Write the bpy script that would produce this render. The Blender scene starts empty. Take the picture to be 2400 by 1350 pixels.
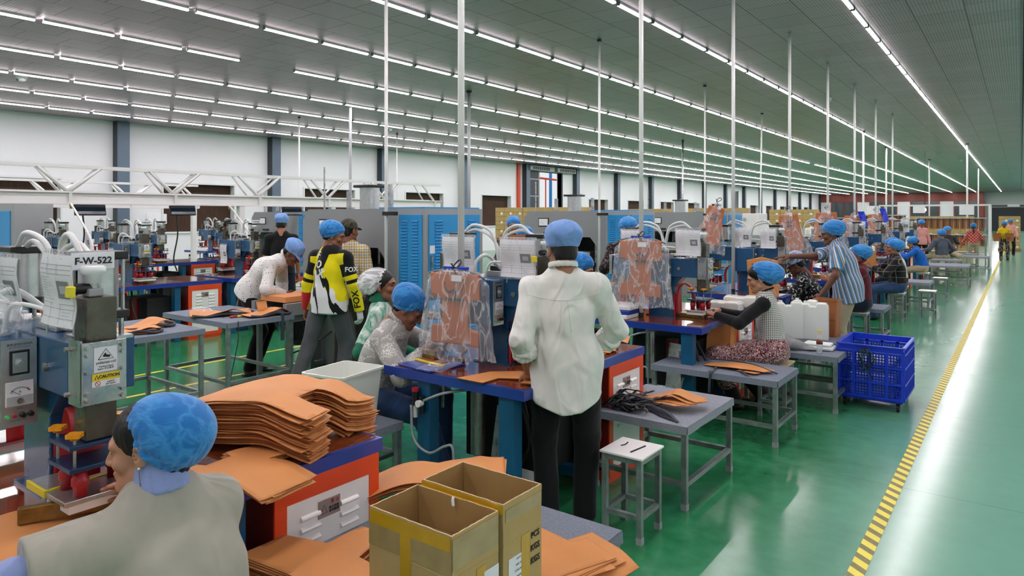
import bpy, bmesh, math, random
import numpy as np
from mathutils import Vector, Matrix
from math import sin, cos, pi, radians, sqrt, atan2
random.seed(7)
rng = np.random.default_rng(11)
SC = bpy.context.scene
COL = SC.collection
# ------------------------------------------------------------------ camera
YAW = radians(36.7)
CAMZ = 1.70
cam_d = bpy.data.cameras.new('camera'); cam = bpy.data.objects.new('camera', cam_d); COL.objects.link(cam)
cam.location = (0, 0, CAMZ); cam.rotation_euler = (radians(90), 0, YAW)
cam_d.sensor_width = 36; cam_d.lens = 24.0; cam_d.shift_y = -170.0/2400.0
cam_d.clip_start = 0.05; cam_d.clip_end = 300
SC.camera = cam
# ------------------------------------------------------------------ world / view
SC.view_settings.view_transform = 'Standard'; SC.view_settings.look = 'None'
SC.view_settings.gamma = 1.0; SC.view_settings.exposure = 0.64
SC.view_settings.use_curve_mapping = False
W = bpy.data.worlds.new('world'); SC.world = W; W.use_nodes = True
W.node_tree.nodes['Background'].inputs[0].default_value = (0.95, 0.98, 1.0, 1)
W.node_tree.nodes['Background'].inputs[1].default_value = 0.55
SC.cycles.max_bounces = 8; SC.cycles.diffuse_bounces = 4; SC.cycles.glossy_bounces = 4
SC.cycles.transmission_bounces = 6; SC.cycles.transparent_max_bounces = 16
SC.cycles.sample_clamp_indirect = 6; SC.cycles.caustics_reflective = False; SC.cycles.caustics_refractive = False
TUBE_W = 62.0      # emission of the ceiling tubes
# ------------------------------------------------------------------ measuring helpers (photo pixel -> place)
_s, _c = sin(YAW), cos(YAW)
def at(px, py, z=0.0):
    d = 1600*(CAMZ-z)/(py-505.0); l = (px-1200)/1600.0*d
    return (-_s*d+_c*l, _c*d+_s*l)
# ------------------------------------------------------------------ helpers
def lin(h):
    if isinstance(h, str):
        h = h.lstrip('#'); h = [int(h[i:i+2], 16)/255 for i in (0, 2, 4)]
    return tuple(((c/12.92) if c <= .04045 else ((c+.055)/1.055)**2.4) for c in h)
MATS = {}
def mat(name, color='#808080', rough=.5, metal=0., noise=0., nscale=8., bump=0., bscale=60., spec=.5, coat=0., trans=0., alpha=1., emis=0., stretch=None, color2=None, rvar=0., sub=0., sheen=0.):
    if name in MATS: return MATS[name]
    m = bpy.data.materials.new(name); m.use_nodes = True; nt = m.node_tree; b = nt.nodes['Principled BSDF']
    c = lin(color); b.inputs['Base Color'].default_value = (*c, 1); b.inputs['Roughness'].default_value = rough
    b.inputs['Metallic'].default_value = metal; b.inputs['Specular IOR Level'].default_value = spec
    b.inputs['Coat Weight'].default_value = coat; b.inputs['Coat Roughness'].default_value = .08
    b.inputs['Transmission Weight'].default_value = trans; b.inputs['Alpha'].default_value = alpha
    if sheen: b.inputs['Sheen Weight'].default_value = sheen
    if emis:
        b.inputs['Emission Color'].default_value = (*c, 1); b.inputs['Emission Strength'].default_value = emis
    tc = nt.nodes.new('ShaderNodeTexCoord'); mp = nt.nodes.new('ShaderNodeMapping')
    nt.links.new(tc.outputs['Object'], mp.inputs[0])
    if stretch: mp.inputs['Scale'].default_value = stretch
    if noise or rvar:
        n = nt.nodes.new('ShaderNodeTexNoise'); n.inputs['Scale'].default_value = nscale; n.inputs['Detail'].default_value = 4
        nt.links.new(mp.outputs[0], n.inputs['Vector'])
    if noise:
        mx = nt.nodes.new('ShaderNodeMix'); mx.data_type = 'RGBA'
        c2 = lin(color2) if color2 else tuple(x*(1-noise) for x in c)
        mx.inputs[6].default_value = (*c2, 1); mx.inputs[7].default_value = (*(c if color2 else tuple(min(1, x*(1+noise*.5)) for x in c)), 1)
        cr = nt.nodes.new('ShaderNodeMapRange'); cr.inputs[1].default_value = .32; cr.inputs[2].default_value = .68
        nt.links.new(n.outputs['Fac'], cr.inputs[0]); nt.links.new(cr.outputs[0], mx.inputs[0]); nt.links.new(mx.outputs[2], b.inputs['Base Color'])
    if rvar:
        mr = nt.nodes.new('ShaderNodeMapRange'); mr.inputs[1].default_value = .3; mr.inputs[2].default_value = .7
        mr.inputs[3].default_value = max(.02, rough-rvar); mr.inputs[4].default_value = min(1, rough+rvar)
        nt.links.new(n.outputs['Fac'], mr.inputs[0]); nt.links.new(mr.outputs[0], b.inputs['Roughness'])
    if bump:
        n2 = nt.nodes.new('ShaderNodeTexNoise'); n2.inputs['Scale'].default_value = bscale; n2.inputs['Detail'].default_value = 3
        nt.links.new(mp.outputs[0], n2.inputs['Vector'])
        bp = nt.nodes.new('ShaderNodeBump'); bp.inputs['Strength'].default_value = bump; bp.inputs['Distance'].default_value = .01
        nt.links.new(n2.outputs['Fac'], bp.inputs['Height']); nt.links.new(bp.outputs[0], b.inputs['Normal'])
    MATS[name] = m
    return m
def nodes(m):
    nt = m.node_tree; return nt, nt.nodes['Principled BSDF']
def vmath(nt, op, a, b=None, c=None):
    n = nt.nodes.new('ShaderNodeMath'); n.operation = op
    for i, v in enumerate((a, b, c)):
        if v is None: continue
        if isinstance(v, (int, float)): n.inputs[i].default_value = v
        else: nt.links.new(v, n.inputs[i])
    return n.outputs[0]
def mixc(nt, fac, a, b):
    n = nt.nodes.new('ShaderNodeMix'); n.data_type = 'RGBA'
    for i, v in ((0, fac), (6, a), (7, b)):
        if isinstance(v, (int, float)): n.inputs[i].default_value = v
        elif isinstance(v, tuple): n.inputs[i].default_value = (*v, 1) if len(v) == 3 else v
        else: nt.links.new(v, n.inputs[i])
    return n.outputs[2]
def xyz(nt, out='Object', scale=None, rot=None):
    tc = nt.nodes.new('ShaderNodeTexCoord'); mp = nt.nodes.new('ShaderNodeMapping'); nt.links.new(tc.outputs[out], mp.inputs[0])
    if scale: mp.inputs['Scale'].default_value = scale
    if rot: mp.inputs['Rotation'].default_value = rot
    s = nt.nodes.new('ShaderNodeSeparateXYZ'); nt.links.new(mp.outputs[0], s.inputs[0])
    return s.outputs, mp.outputs[0]

class MB:
    """collects shapes into one mesh"""
    def __init__(s): s.v = []; s.f = []; s.m = []; s.sm = []; s.mats = []
    def mi(s, m):
        if m not in s.mats: s.mats.append(m)
        return s.mats.index(m)
    def add(s, vs, fs, m=None, smooth=False, M=None):
        o = len(s.v)
        if M is not None: vs = [M @ Vector(v) for v in vs]
        s.v += [tuple(v) for v in vs]; k = s.mi(m)
        for f in fs: s.f.append([i+o for i in f]); s.m.append(k); s.sm.append(smooth)
        return s
    def box(s, x0, x1, y0, y1, z0, z1, m=None, bev=0., M=None):
        if bev > 0:
            bm = bmesh.new(); bmesh.ops.create_cube(bm, size=1)
            for v in bm.verts: v.co = Vector(((x0+x1)/2+v.co.x*(x1-x0), (y0+y1)/2+v.co.y*(y1-y0), (z0+z1)/2+v.co.z*(z1-z0)))
            bmesh.ops.bevel(bm, geom=bm.edges[:], offset=bev, segments=2, affect='EDGES', profile=.5)
            s.bm(bm, m, M=M); return s
        vs = [(x, y, z) for z in (z0, z1) for y in (y0, y1) for x in (x0, x1)]
        return s.add(vs, [(0, 2, 3, 1), (4, 5, 7, 6), (0, 1, 5, 4), (2, 6, 7, 3), (0, 4, 6, 2), (1, 3, 7, 5)], m, False, M)
    def bm(s, bm, m=None, smooth=False, M=None):
        bm.verts.ensure_lookup_table(); bm.verts.index_update()
        s.add([v.co.copy() for v in bm.verts], [[v.index for v in f.verts] for f in bm.faces], m, smooth, M); bm.free(); return s
    def cyl(s, p0, p1, r0, r1=None, m=None, n=12, cap=True, smooth=True, M=None):
        r1 = r0 if r1 is None else r1
        p0 = Vector(p0); p1 = Vector(p1); d = (p1-p0).normalized()
        a = Vector((0, 0, 1)) if abs(d.z) < .9 else Vector((1, 0, 0)); u = d.cross(a).normalized(); w = d.cross(u)
        vs = []
        for p, r in ((p0, r0), (p1, r1)):
            for i in range(n):
                t = 2*pi*i/n; vs.append(p+(u*cos(t)+w*sin(t))*r)
        fs = [(i, (i+1) % n, n+(i+1) % n, n+i) for i in range(n)]
        s.add(vs, fs, m, smooth, M)
        if cap: s.add(vs, [tuple(range(n-1, -1, -1)), tuple(range(n, 2*n))], m, False, M)
        return s
    def tube(s, pts, r, m=None, n=8, M=None, closed=False, cap=True):
        pts = [Vector(p) for p in pts]; rs = r if isinstance(r, (list, tuple)) else [r]*len(pts)
        vs = []; fs = []; up = None; N = len(pts)
        for i, p in enumerate(pts):
            d = (pts[(i+1) % N if closed else min(i+1, N-1)]-pts[(i-1) % N if closed else max(i-1, 0)])
            d = d.normalized() if d.length > 1e-9 else Vector((0, 0, 1))
            if up is None:
                a = Vector((0, 0, 1)) if abs(d.z) < .9 else Vector((1, 0, 0)); up = d.cross(a).normalized()
            up = (up-d*up.dot(d)); up = up.normalized() if up.length > 1e-6 else d.orthogonal().normalized(); w = d.cross(up)
            for k in range(n):
                t = 2*pi*k/n; vs.append(p+(up*cos(t)+w*sin(t))*rs[i])
        for i in range(N if closed else N-1):
            j = (i+1) % N
            for k in range(n): fs.append((i*n+k, i*n+(k+1) % n, j*n+(k+1) % n, j*n+k))
        if cap and not closed: fs += [tuple(range(n-1, -1, -1)), tuple(range((N-1)*n, N*n))]
        return s.add(vs, fs, m, True, M)
    def lathe(s, prof, m=None, n=20, c=(0, 0, 0), M=None, smooth=True):
        vs = []; fs = []
        for (r, z) in prof:
            for k in range(n):
                t = 2*pi*k/n; vs.append((c[0]+r*cos(t), c[1]+r*sin(t), c[2]+z))
        for i in range(len(prof)-1):
            for k in range(n): fs.append((i*n+k, i*n+(k+1) % n, (i+1)*n+(k+1) % n, (i+1)*n+k))
        if prof[0][0] > 1e-5: fs.append(tuple(range(n-1, -1, -1)))
        if prof[-1][0] > 1e-5: fs.append(tuple(range((len(prof)-1)*n, len(prof)*n)))
        return s.add(vs, fs, m, smooth, M)
    def prism(s, poly, z0, z1, m=None, axis='z', M=None):
        """extruded outline; axis is the extrusion direction; poly in the other two"""
        n = len(poly)
        def P(a, b, h): return {'z': (a, b, h), 'y': (a, h, b), 'x': (h, a, b)}[axis]
        vs = [P(a, b, z0) for a, b in poly]+[P(a, b, z1) for a, b in poly]
        ar = sum(poly[i][0]*poly[(i+1) % n][1]-poly[(i+1) % n][0]*poly[i][1] for i in range(n))
        fl = (ar < 0) != (axis == 'y')
        q = [(i, (i+1) % n, n+(i+1) % n, n+i) for i in range(n)]+[tuple(range(n-1, -1, -1)), tuple(range(n, 2*n))]
        if fl: q = [tuple(reversed(f)) for f in q]
        return s.add(vs, q, m, False, M)
    def quad(s, a, b, c, d, m=None, M=None): return s.add([a, b, c, d], [(0, 1, 2, 3)], m, False, M)
    def build(s, name, parent=None, mat_=None, loc=None):
        me = bpy.data.meshes.new(name); me.from_pydata(s.v, [], s.f)
        for m in s.mats: me.materials.append(m if m is not None else (mat_ or MATS['grey_metal']))
        me.polygons.foreach_set('material_index', s.m); me.polygons.foreach_set('use_smooth', s.sm); me.update()
        o = bpy.data.objects.new(name, me); COL.objects.link(o)
        if parent: o.parent = parent
        if loc: o.location = loc
        return o
def empty(name, loc=(0, 0, 0), rz=0):
    o = bpy.data.objects.new(name, None); COL.objects.link(o); o.location = loc; o.rotation_euler = (0, 0, rz); o.empty_display_size = .1; return o
def tag(o, label=None, cat=None, group=None, kind=None):
    if label: o['label'] = label
    if cat: o['category'] = cat
    if group: o['group'] = group
    if kind: o['kind'] = kind
    return o
def struct(o): o['kind'] = 'structure'; return o
KIDS = {}
def kids(o): return [c for c in bpy.data.objects if c.parent == o]
def tree_of(o):
    return (o, [tree_of(c) for c in kids(o)])
def copy_tree(t, parent=None):
    o, ch = t
    c = o.copy(); COL.objects.link(c)
    if parent is not None: c.parent = parent
    for k in ch: copy_tree(k, c)
    return c
_txt = {}
def text(parent, s, size, mat_, origin, right, up, name='lettering', align='CENTER', ext=.0004, bold=0.):
    """real lettering as a mesh, laid in the plane origin/right/up"""
    cu = bpy.data.curves.new('t', 'FONT'); cu.body = s; cu.size = size; cu.align_x = align; cu.align_y = 'CENTER'
    cu.extrude = ext; cu.offset = bold; cu.resolution_u = 2
    o = bpy.data.objects.new('t', cu); COL.objects.link(o)
    dg = bpy.context.evaluated_depsgraph_get(); me = bpy.data.meshes.new_from_object(o.evaluated_get(dg)); bpy.data.objects.remove(o)
    R = Vector(right).normalized(); U = Vector(up).normalized(); N = R.cross(U); O = Vector(origin)
    M = Matrix(((R.x, U.x, N.x, O.x), (R.y, U.y, N.y, O.y), (R.z, U.z, N.z, O.z), (0, 0, 0, 1)))
    me.transform(M); me.materials.clear(); me.materials.append(mat_)
    ob = bpy.data.objects.new(name, me); COL.objects.link(ob); ob.parent = parent
    return ob
def merge_into(name, objs, parent):
    """several lettering meshes become one part"""
    mb = MB()
    for o in objs:
        me = o.data; mt = me.materials[0] if me.materials else None
        mb.add([v.co.copy() for v in me.vertices], [list(p.vertices) for p in me.polygons], mt)
        bpy.data.objects.remove(o)
    return mb.build(name, parent)

# ------------------------------------------------------------------ materials
G = mat('grey_metal', '#8f9496', .4, .6, noise=.15)
mat('steel', '#b9bcbb', .32, .9, noise=.2, nscale=20, rvar=.12)
mat('steel_tube', '#8d9796', .45, .55, noise=.3, nscale=14, rvar=.15, bump=.08)
mat('aluminium', '#c9ccca', .3, .85, noise=.12, nscale=30)
mat('ram_steel', '#4b463e', .35, .75, noise=.45, nscale=9, rvar=.15, color2='#6c665a')
mat('brass', '#8e7440', .4, .75, noise=.4, nscale=25)
mat('blue_paint', '#17507c', .3, .0, noise=.14, nscale=5, coat=.3, rvar=.06)
mat('blue_dark', '#1c3a5e', .35, .1, noise=.2, nscale=5)
mat('blue_rim', '#1c3a94', .3, 0, noise=.12, nscale=6, coat=.3)
mat('teal_leg', '#12567c', .35, 0, noise=.16, nscale=6)
mat('red_orange', '#e04a1e', .38, 0, noise=.08, nscale=4)
mat('dark_red', '#7c1a14', .45, 0, noise=.15, nscale=4)
mat('red_plastic', '#b3202c', .35, 0, noise=.08)
mat('red_strap', '#b8242a', .45, 0, noise=.12)
mat('yellow_knob', '#f0a010', .35, 0, noise=.05)
mat('yellow', '#f1d327', .45, 0)
mat('yellow_tape', '#e8d820', .35, 0, noise=.1)
mat('white_paint', '#e6e6e4', .4, 0, noise=.03, nscale=3)
mat('white_panel', '#eceae8', .38, 0, noise=.02)
mat('white_plastic', '#ecefee', .3, 0, spec=.5)
mat('louver_blue', '#2791cf', .38, 0, noise=.05, nscale=2)
mat('cab_grey', '#9c9fa1', .42, .15, noise=.05, nscale=2)
mat('press_grey', '#8d9092', .45, .15, noise=.06, nscale=2)
mat('black', '#121315', .45, 0)
mat('black_rubber', '#17181a', .6, 0)
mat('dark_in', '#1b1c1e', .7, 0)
mat('hose', '#d9dcda', .3, 0, trans=.0)
mat('hose_grey', '#8f979a', .3, 0)
mat('felt', '#7c8491', .95, 0, noise=.2, nscale=120, bump=.25, bscale=500, spec=.1)
mat('felt_light', '#9196a0', .95, 0, noise=.14, nscale=90, bump=.2, bscale=400, spec=.1)
mat('leather', '#cf8b4f', .58, 0, noise=.07, nscale=5, bump=.06, bscale=700, spec=.35)
mat('leather_edge', '#9a5c33', .8, 0, noise=.2, nscale=60)
mat('leather_dark', '#a05f2e', .5, 0, noise=.15, nscale=4, bump=.06, bscale=600)
mat('webbing', '#3a3f4a', .8, 0, noise=.2, nscale=60)
mat('carton', '#b79d69', .8, 0, noise=.1, nscale=6, bump=.05, bscale=90, spec=.2)
mat('carton_in', '#a98a58', .85, 0, noise=.14, nscale=5, spec=.15)
mat('carton_dark', '#8d6d42', .85, 0, noise=.1, nscale=6)
mat('carton_edge', '#c9b48a', .9, 0, noise=.4, nscale=300)
mat('tape', '#c79a1c', .22, 0, noise=.12, nscale=9, coat=.5)
mat('tape_clear', '#a89060', .2, 0, noise=.2, nscale=12, coat=.6)
mat('ink', '#151515', .6)
mat('ink_grey', '#6b6b6e', .6)
mat('paper', '#e9eaee', .6, 0, noise=.02)
mat('paper_grey', '#b4b6bc', .6)
mat('film_red', '#5a2a2c', .12, .0, noise=.5, nscale=7, coat=.8, rvar=.05, bump=.5, bscale=22, color2='#8d8082')
mat('laminate', '#6a2c1a', .1, 0, noise=.6, nscale=6, coat=.9, stretch=(1, 8, 1), color2='#8c4a28')
mat('crate_blue', '#1238c8', .35, 0, noise=.06)
mat('skin_a', '#a06c50', .5, 0, noise=.08, nscale=14, bump=.03, bscale=300)
mat('skin_b', '#8a5840', .5, 0, noise=.1, nscale=14, bump=.03, bscale=300)
mat('skin_c', '#b88468', .5, 0, noise=.07, nscale=14, bump=.03, bscale=300)
mat('skin_d', '#6a4230', .5, 0, noise=.1, nscale=14, bump=.03, bscale=300)
mat('lip', '#86504a', .45)
mat('hair', '#0f0d0e', .5, 0, noise=.4, nscale=50, bump=.5, bscale=90, stretch=(1, 1, .2), spec=.4)
mat('eye_white', '#d8d4ce', .25)
mat('eye_dark', '#120c0a', .15)
mat('copper', '#8a5a4a', .5, .5)
# clear film / plastic
def film(name, color, alpha, rough=.12, bump=.8, bscale=18):
    m = mat(name, color, rough, 0, bump=bump, bscale=bscale, alpha=alpha, spec=.8, coat=.6)
    if name in ('clear_film', 'sleeve'):            # white highlights along the film creases, painted in as higher opacity
        nt, b = nodes(m); n = nt.nodes.new('ShaderNodeTexNoise'); n.inputs['Scale'].default_value = bscale*.9; n.inputs['Detail'].default_value = 3; n.inputs['Distortion'].default_value = .7
        tc = nt.nodes.new('ShaderNodeTexCoord'); mp = nt.nodes.new('ShaderNodeMapping'); mp.inputs['Scale'].default_value = (1, 1, .3); nt.links.new(tc.outputs['Object'], mp.inputs[0]); nt.links.new(mp.outputs[0], n.inputs['Vector'])
        r = nt.nodes.new('ShaderNodeMapRange'); r.inputs[1].default_value = 0; r.inputs[2].default_value = .035; r.inputs[3].default_value = alpha+(.34 if name == 'clear_film' else .1); r.inputs[4].default_value = alpha
        nt.links.new(vmath(nt, 'ABSOLUTE', vmath(nt, 'SUBTRACT', n.outputs['Fac'], .5)), r.inputs[0]); nt.links.new(r.outputs[0], b.inputs['Alpha'])
    return m
film('clear_film', '#eef1f6', .13, .2, .7, 12); film('sleeve', '#f2f4f8', .16, .08, .25, 9)
film('clear_hose', '#e9ece8', .75, .15, 0)
film('bin_film', '#eef2ea', .9, .35, 0)
# ------------------------------------------------------------------ the hall
X_L, X_R, Y_B, Y_F, H = -20.7, 9.5, -7.0, 94.5, 4.37
# floor
m = mat('floor_epoxy', '#2f8a5c', .17, 0, spec=.5)
nt, b = nodes(m)
o_, v_ = xyz(nt)
n1 = nt.nodes.new('ShaderNodeTexNoise'); n1.inputs['Scale'].default_value = .9; n1.inputs['Detail'].default_value = 6; nt.links.new(v_, n1.inputs['Vector'])
n2 = nt.nodes.new('ShaderNodeTexNoise'); n2.inputs['Scale'].default_value = 9; n2.inputs['Detail'].default_value = 8; nt.links.new(v_, n2.inputs['Vector'])
r1 = nt.nodes.new('ShaderNodeMapRange'); r1.inputs[1].default_value = .35; r1.inputs[2].default_value = .65; nt.links.new(n1.outputs['Fac'], r1.inputs[0])
c1 = mixc(nt, r1.outputs[0], lin('#146236'), lin('#287e4c'))
r2 = nt.nodes.new('ShaderNodeMapRange'); r2.inputs[1].default_value = .3; r2.inputs[2].default_value = .75; nt.links.new(n2.outputs['Fac'], r2.inputs[0])
c2 = mixc(nt, vmath(nt, 'MULTIPLY', r2.outputs[0], .35), c1, lin('#4fa67c'))
# reflected sheen towards the aisle, painted into the base colour as paler green
ax = nt.nodes.new('ShaderNodeMapRange'); ax.interpolation_type = 'SMOOTHSTEP'; ax.inputs[1].default_value = -1.3; ax.inputs[2].default_value = .1
nt.links.new(vmath(nt, 'ADD', o_[0], vmath(nt, 'MULTIPLY', n1.outputs['Fac'], .5)), ax.inputs[0])
c3 = mixc(nt, vmath(nt, 'MULTIPLY', ax.outputs[0], .75), c2, lin('#82b8a6'))
# pour joints every 4.9 m
fr = vmath(nt, 'FRACT', vmath(nt, 'MULTIPLY', o_[1], 1/1.95)); jn = vmath(nt, 'LESS_THAN', vmath(nt, 'ABSOLUTE', vmath(nt, 'SUBTRACT', fr, .5)), .0012)
c4 = mixc(nt, vmath(nt, 'MULTIPLY', jn, .5), c3, lin('#23503c'))
nt.links.new(c4, b.inputs['Base Color'])
rr = nt.nodes.new('ShaderNodeMapRange'); rr.inputs[3].default_value = .16; rr.inputs[4].default_value = .22; nt.links.new(n2.outputs['Fac'], rr.inputs[0]); b.inputs['Roughness'].default_value = .19
bp = nt.nodes.new('ShaderNodeBump'); bp.inputs['Strength'].default_value = .02; bp.inputs['Distance'].default_value = .01
n3 = nt.nodes.new('ShaderNodeTexNoise'); n3.inputs['Scale'].default_value = 1.5; n3.inputs['Detail'].default_value = 2; nt.links.new(v_, n3.inputs['Vector'])
struct(MB().box(X_L-.3, X_R+.3, Y_B-.3, Y_F+.3, -.2, 0, m).build('floor'))
# ceiling: staggered perforated metal tiles
m = mat('ceiling_tile', '#c9c7c4', .38, .45, spec=.5)
nt, b = nodes(m); o_, v_ = xyz(nt)
T = .575
ux = vmath(nt, 'DIVIDE', vmath(nt, 'ADD', o_[0], 1.725+T*60), T); row = vmath(nt, 'FLOOR', ux)
uy = vmath(nt, 'ADD', vmath(nt, 'DIVIDE', o_[1], T), vmath(nt, 'MULTIPLY', row, .37))
fx = vmath(nt, 'FRACT', ux); fy = vmath(nt, 'FRACT', uy)
def edge(f, w): return vmath(nt, 'LESS_THAN', vmath(nt, 'SUBTRACT', .5, vmath(nt, 'ABSOLUTE', vmath(nt, 'SUBTRACT', f, .5))), w)
ed = vmath(nt, 'MAXIMUM', edge(fx, .013), edge(fy, .010))
# embossed dots in a diamond grid
k = 2*pi/.075
da = vmath(nt, 'SINE', vmath(nt, 'MULTIPLY', vmath(nt, 'ADD', o_[0], o_[1]), k)); db = vmath(nt, 'SINE', vmath(nt, 'MULTIPLY', vmath(nt, 'SUBTRACT', o_[0], o_[1]), k))
dots = vmath(nt, 'MULTIPLY', da, db)
dm = nt.nodes.new('ShaderNodeMapRange'); dm.inputs[1].default_value = .0; dm.inputs[2].default_value = .6; nt.links.new(dots, dm.inputs[0])
wn = nt.nodes.new('ShaderNodeTexWhiteNoise'); wn.noise_dimensions = '2D'; cb = nt.nodes.new('ShaderNodeCombineXYZ')
nt.links.new(row, cb.inputs[0]); nt.links.new(vmath(nt, 'FLOOR', uy), cb.inputs[1]); nt.links.new(cb.outputs[0], wn.inputs['Vector'])
base = mixc(nt, wn.outputs['Value'], lin('#b39fa8'), lin('#bfabb4'))
cc = mixc(nt, vmath(nt, 'MULTIPLY', dm.outputs[0], .75), base, lin('#6c6265'))
cc = mixc(nt, vmath(nt, 'MULTIPLY', ed, .85), cc, lin('#4a4b4b'))
nt.links.new(cc, b.inputs['Base Color'])
bp = nt.nodes.new('ShaderNodeBump'); bp.inputs['Strength'].default_value = .6; bp.inputs['Distance'].default_value = .006; nt.links.new(dm.outputs[0], bp.inputs['Height']); nt.links.new(bp.outputs[0], b.inputs['Normal'])
struct(MB().box(X_L-.3, X_R+.3, Y_B-.3, Y_F+.3, H, H+.2, m).build('ceiling'))
# walls
mat('wall_white', '#e9eaee', .7, 0, noise=.03, nscale=.6)
mat('wall_grey', '#b9bcba', .7, 0, noise=.05, nscale=.5)
mat('column_blue', '#5b6c7e', .45, .1, noise=.1, nscale=3)
mat('column_dark', '#2f3840', .5, .1)
mat('blind', '#3f2716', .8, 0, noise=.45, nscale=3, stretch=(1, 14, 1), bump=.3, bscale=60)
mat('partition_red', '#7e2f22', .35, 0, noise=.12, nscale=1.5)
mat('glass_dark', '#3c464a', .08, 0, spec=.8)
mat('sash_white', '#dfe2e4', .5)
def wall_x(name, x0, x1, y0, y1, holes, m):
    """wall in the yz plane with rectangular holes (ya, yb, za, zb)"""
    mb = MB(); y = y0
    for (a, c, za, zb) in sorted(holes):
        mb.box(x0, x1, y, a, 0, H, m)
        if za > 0: mb.box(x0, x1, a, c, 0, za, m)
        mb.box(x0, x1, a, c, zb, H, m); y = c
    mb.box(x0, x1, y, y1, 0, H, m)
    return struct(mb.build(name))
wins = [(5.1+5.05*k, 7.5+5.05*k, 1.15, 2.72) for k in range(-2, 17) if k not in (5, 11)]
door_hole = [(30.2, 32.4, 0, 4.05), (60.5, 62.3, 0, 3.9)]
wall_x('wall_left', X_L-.3, X_L, Y_B, Y_F, wins+door_hole, MATS['wall_white'])
struct(MB().box(X_R, X_R+.3, Y_B, Y_F, 0, H, MATS['wall_white']).build('wall_right'))
struct(MB().box(X_L, X_R, Y_B-.3, Y_B, 0, H, MATS['wall_white']).build('wall_back'))
# far wall: red glazed partition, then grey wall with a dark roller door
struct(MB().box(X_L, X_R, Y_F, Y_F+.3, 0, H, MATS['wall_grey']).build('wall_front'))
for i, (a, c, za, zb) in enumerate(wins):
    w = MB(); x = X_L-.22
    w.box(x-.02, x+.02, a, c, za, zb, MATS['blind']).build('window_%d' % (i+1)); o = bpy.data.objects['window_%d' % (i+1)]; struct(o)
    f = MB()
    f.box(x-.05, X_L+.03, a+.001, a+.05, za+.001, zb-.001, MATS['sash_white']); f.box(x-.05, X_L+.03, c-.05, c-.001, za+.001, zb-.001, MATS['sash_white'])
    f.box(x-.05, X_L+.03, a+.05, c-.05, zb-.05, zb-.001, MATS['sash_white']); f.box(x-.05, X_L+.05, a+.05, c-.05, za+.001, za+.05, MATS['sash_white'])
    f.build('window_frame', o)
for i, y in enumerate([8.95+4.97*k for k in range(-3, 18)]):
    mb = MB(); x0 = X_L
    mb.box(x0, x0+.03, y-.16, y+.16, 0, H, MATS['column_dark']); mb.box(x0+.03, x0+.24, y-.02, y+.02, 0, H, MATS['column_dark'])
    mb.box(x0+.24, x0+.27, y-.16, y+.16, 0, H, MATS['column_blue']); mb.box(x0, x0+.27, y+.16, y+.17, 0, H, MATS['column_blue'])
    mb.box(x0, x0+.27, y-.17, y-.16, 0, H, MATS['column_dark'])
    struct(mb.build('wall_column.%03d' % i if i else 'wall_column'))
# doors in the left wall
d = struct(MB().box(X_L-.26, X_L+.04, 30.1, 30.2, 0, 4.1, MATS['cab_grey']).box(X_L-.26, X_L+.04, 32.4, 32.5, 0, 4.1, MATS['column_dark']).box(X_L-.26, X_L+.04, 30.2, 32.4, 4.05, 4.12, MATS['cab_grey']).build('door_1'))
lm = MB()
for z in (.9, 1.8, 2.7, 3.6): lm.box(X_L+.02, X_L+.05, 29.3, 30.1, z, z+.05, MATS['cab_grey'])
lm.box(X_L+.0, X_L+.04, 29.3, 30.1, 0, 4.05, MATS['column_dark']); lm.build('door_leaf', d)
mat('outdoor_ground', '#cfd6c8', .9); mat('outdoor_green', '#9fc080', .9, noise=.3, nscale=2)
struct(MB().box(-60, X_L-.3, -20, 110, -.25, -.05, MATS['outdoor_ground']).build('ground'))
tag(MB().tube([(-24, 36.3, -.06), (-24, 36.3, 4.2), (-24, 36.3, 4.8)], .1, mat('pipe_blue', '#2f8fe0', .4)).build('blue_pipe'), 'bright blue pipe seen upright outside the open door', 'pipe')
tag(MB().tube([(-23.5, 33.5, 4.0), (-23.5, 38, 3.9)], .06, mat('pipe_red', '#d8452a', .4)).tube([(-23.5, 35.0, 4.0), (-23.5, 35.0, -.06)], .04, MATS['pipe_red']).build('red_pipe'), 'red pipe crossing the daylight of the open doorway outside', 'pipe')
d = struct(MB().box(X_L-.2, X_L+.05, 60.4, 60.5, 0, 3.95, MATS['sash_white']).box(X_L-.2, X_L+.05, 62.3, 62.4, 0, 3.95, MATS['sash_white']).build('door_2'))
MB().box(X_L-.1, X_L-.06, 60.5, 62.3, 0, 3.9, MATS['glass_dark']).build('door_leaf', d)
mb = MB()
for i in range(6): mb.box(X_L-.05, X_L-.02, 60.5+i*.33, 60.53+i*.33, 0, 3.9, MATS['sash_white'])
mb.build('door_bars', d)
# air curtains over the open door
for i, (ya, yb, lb) in enumerate(((28.9, 31.2, 'grey air curtain unit over the open door, beside the orange pipe'), (31.5, 33.4, 'grey air curtain unit over the open door, beside the exit lamp'))):
    e = tag(empty('air_curtain', (X_L+.06, ya, 4.06)), lb, 'air curtain', 'air curtains over the open door')
    MB().box(0, .3, 0, yb-ya, 0, .26, MATS['cab_grey'], .02).build('casing', e)
    g = MB()
    for k in range(8): g.box(.3, .31, .25+k*.2, .38+k*.2, .05, .2, MATS['black'])
    g.build('grille', e)
tag(MB().box(X_L, X_L+.12, 28.15, 28.35, 0, H, mat('pipe_orange', '#c8482a', .5)).build('fire_pipe'), 'slim orange-red riser pipe running up the white wall', 'pipe')
tag(MB().box(X_L+.03, X_L+.1, 31.23, 31.45, 4.12, 4.24, mat('exit_green', '#2f9a60', .4)).build('exit_sign'), 'small green exit lamp between the two air curtains', 'sign')
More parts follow.
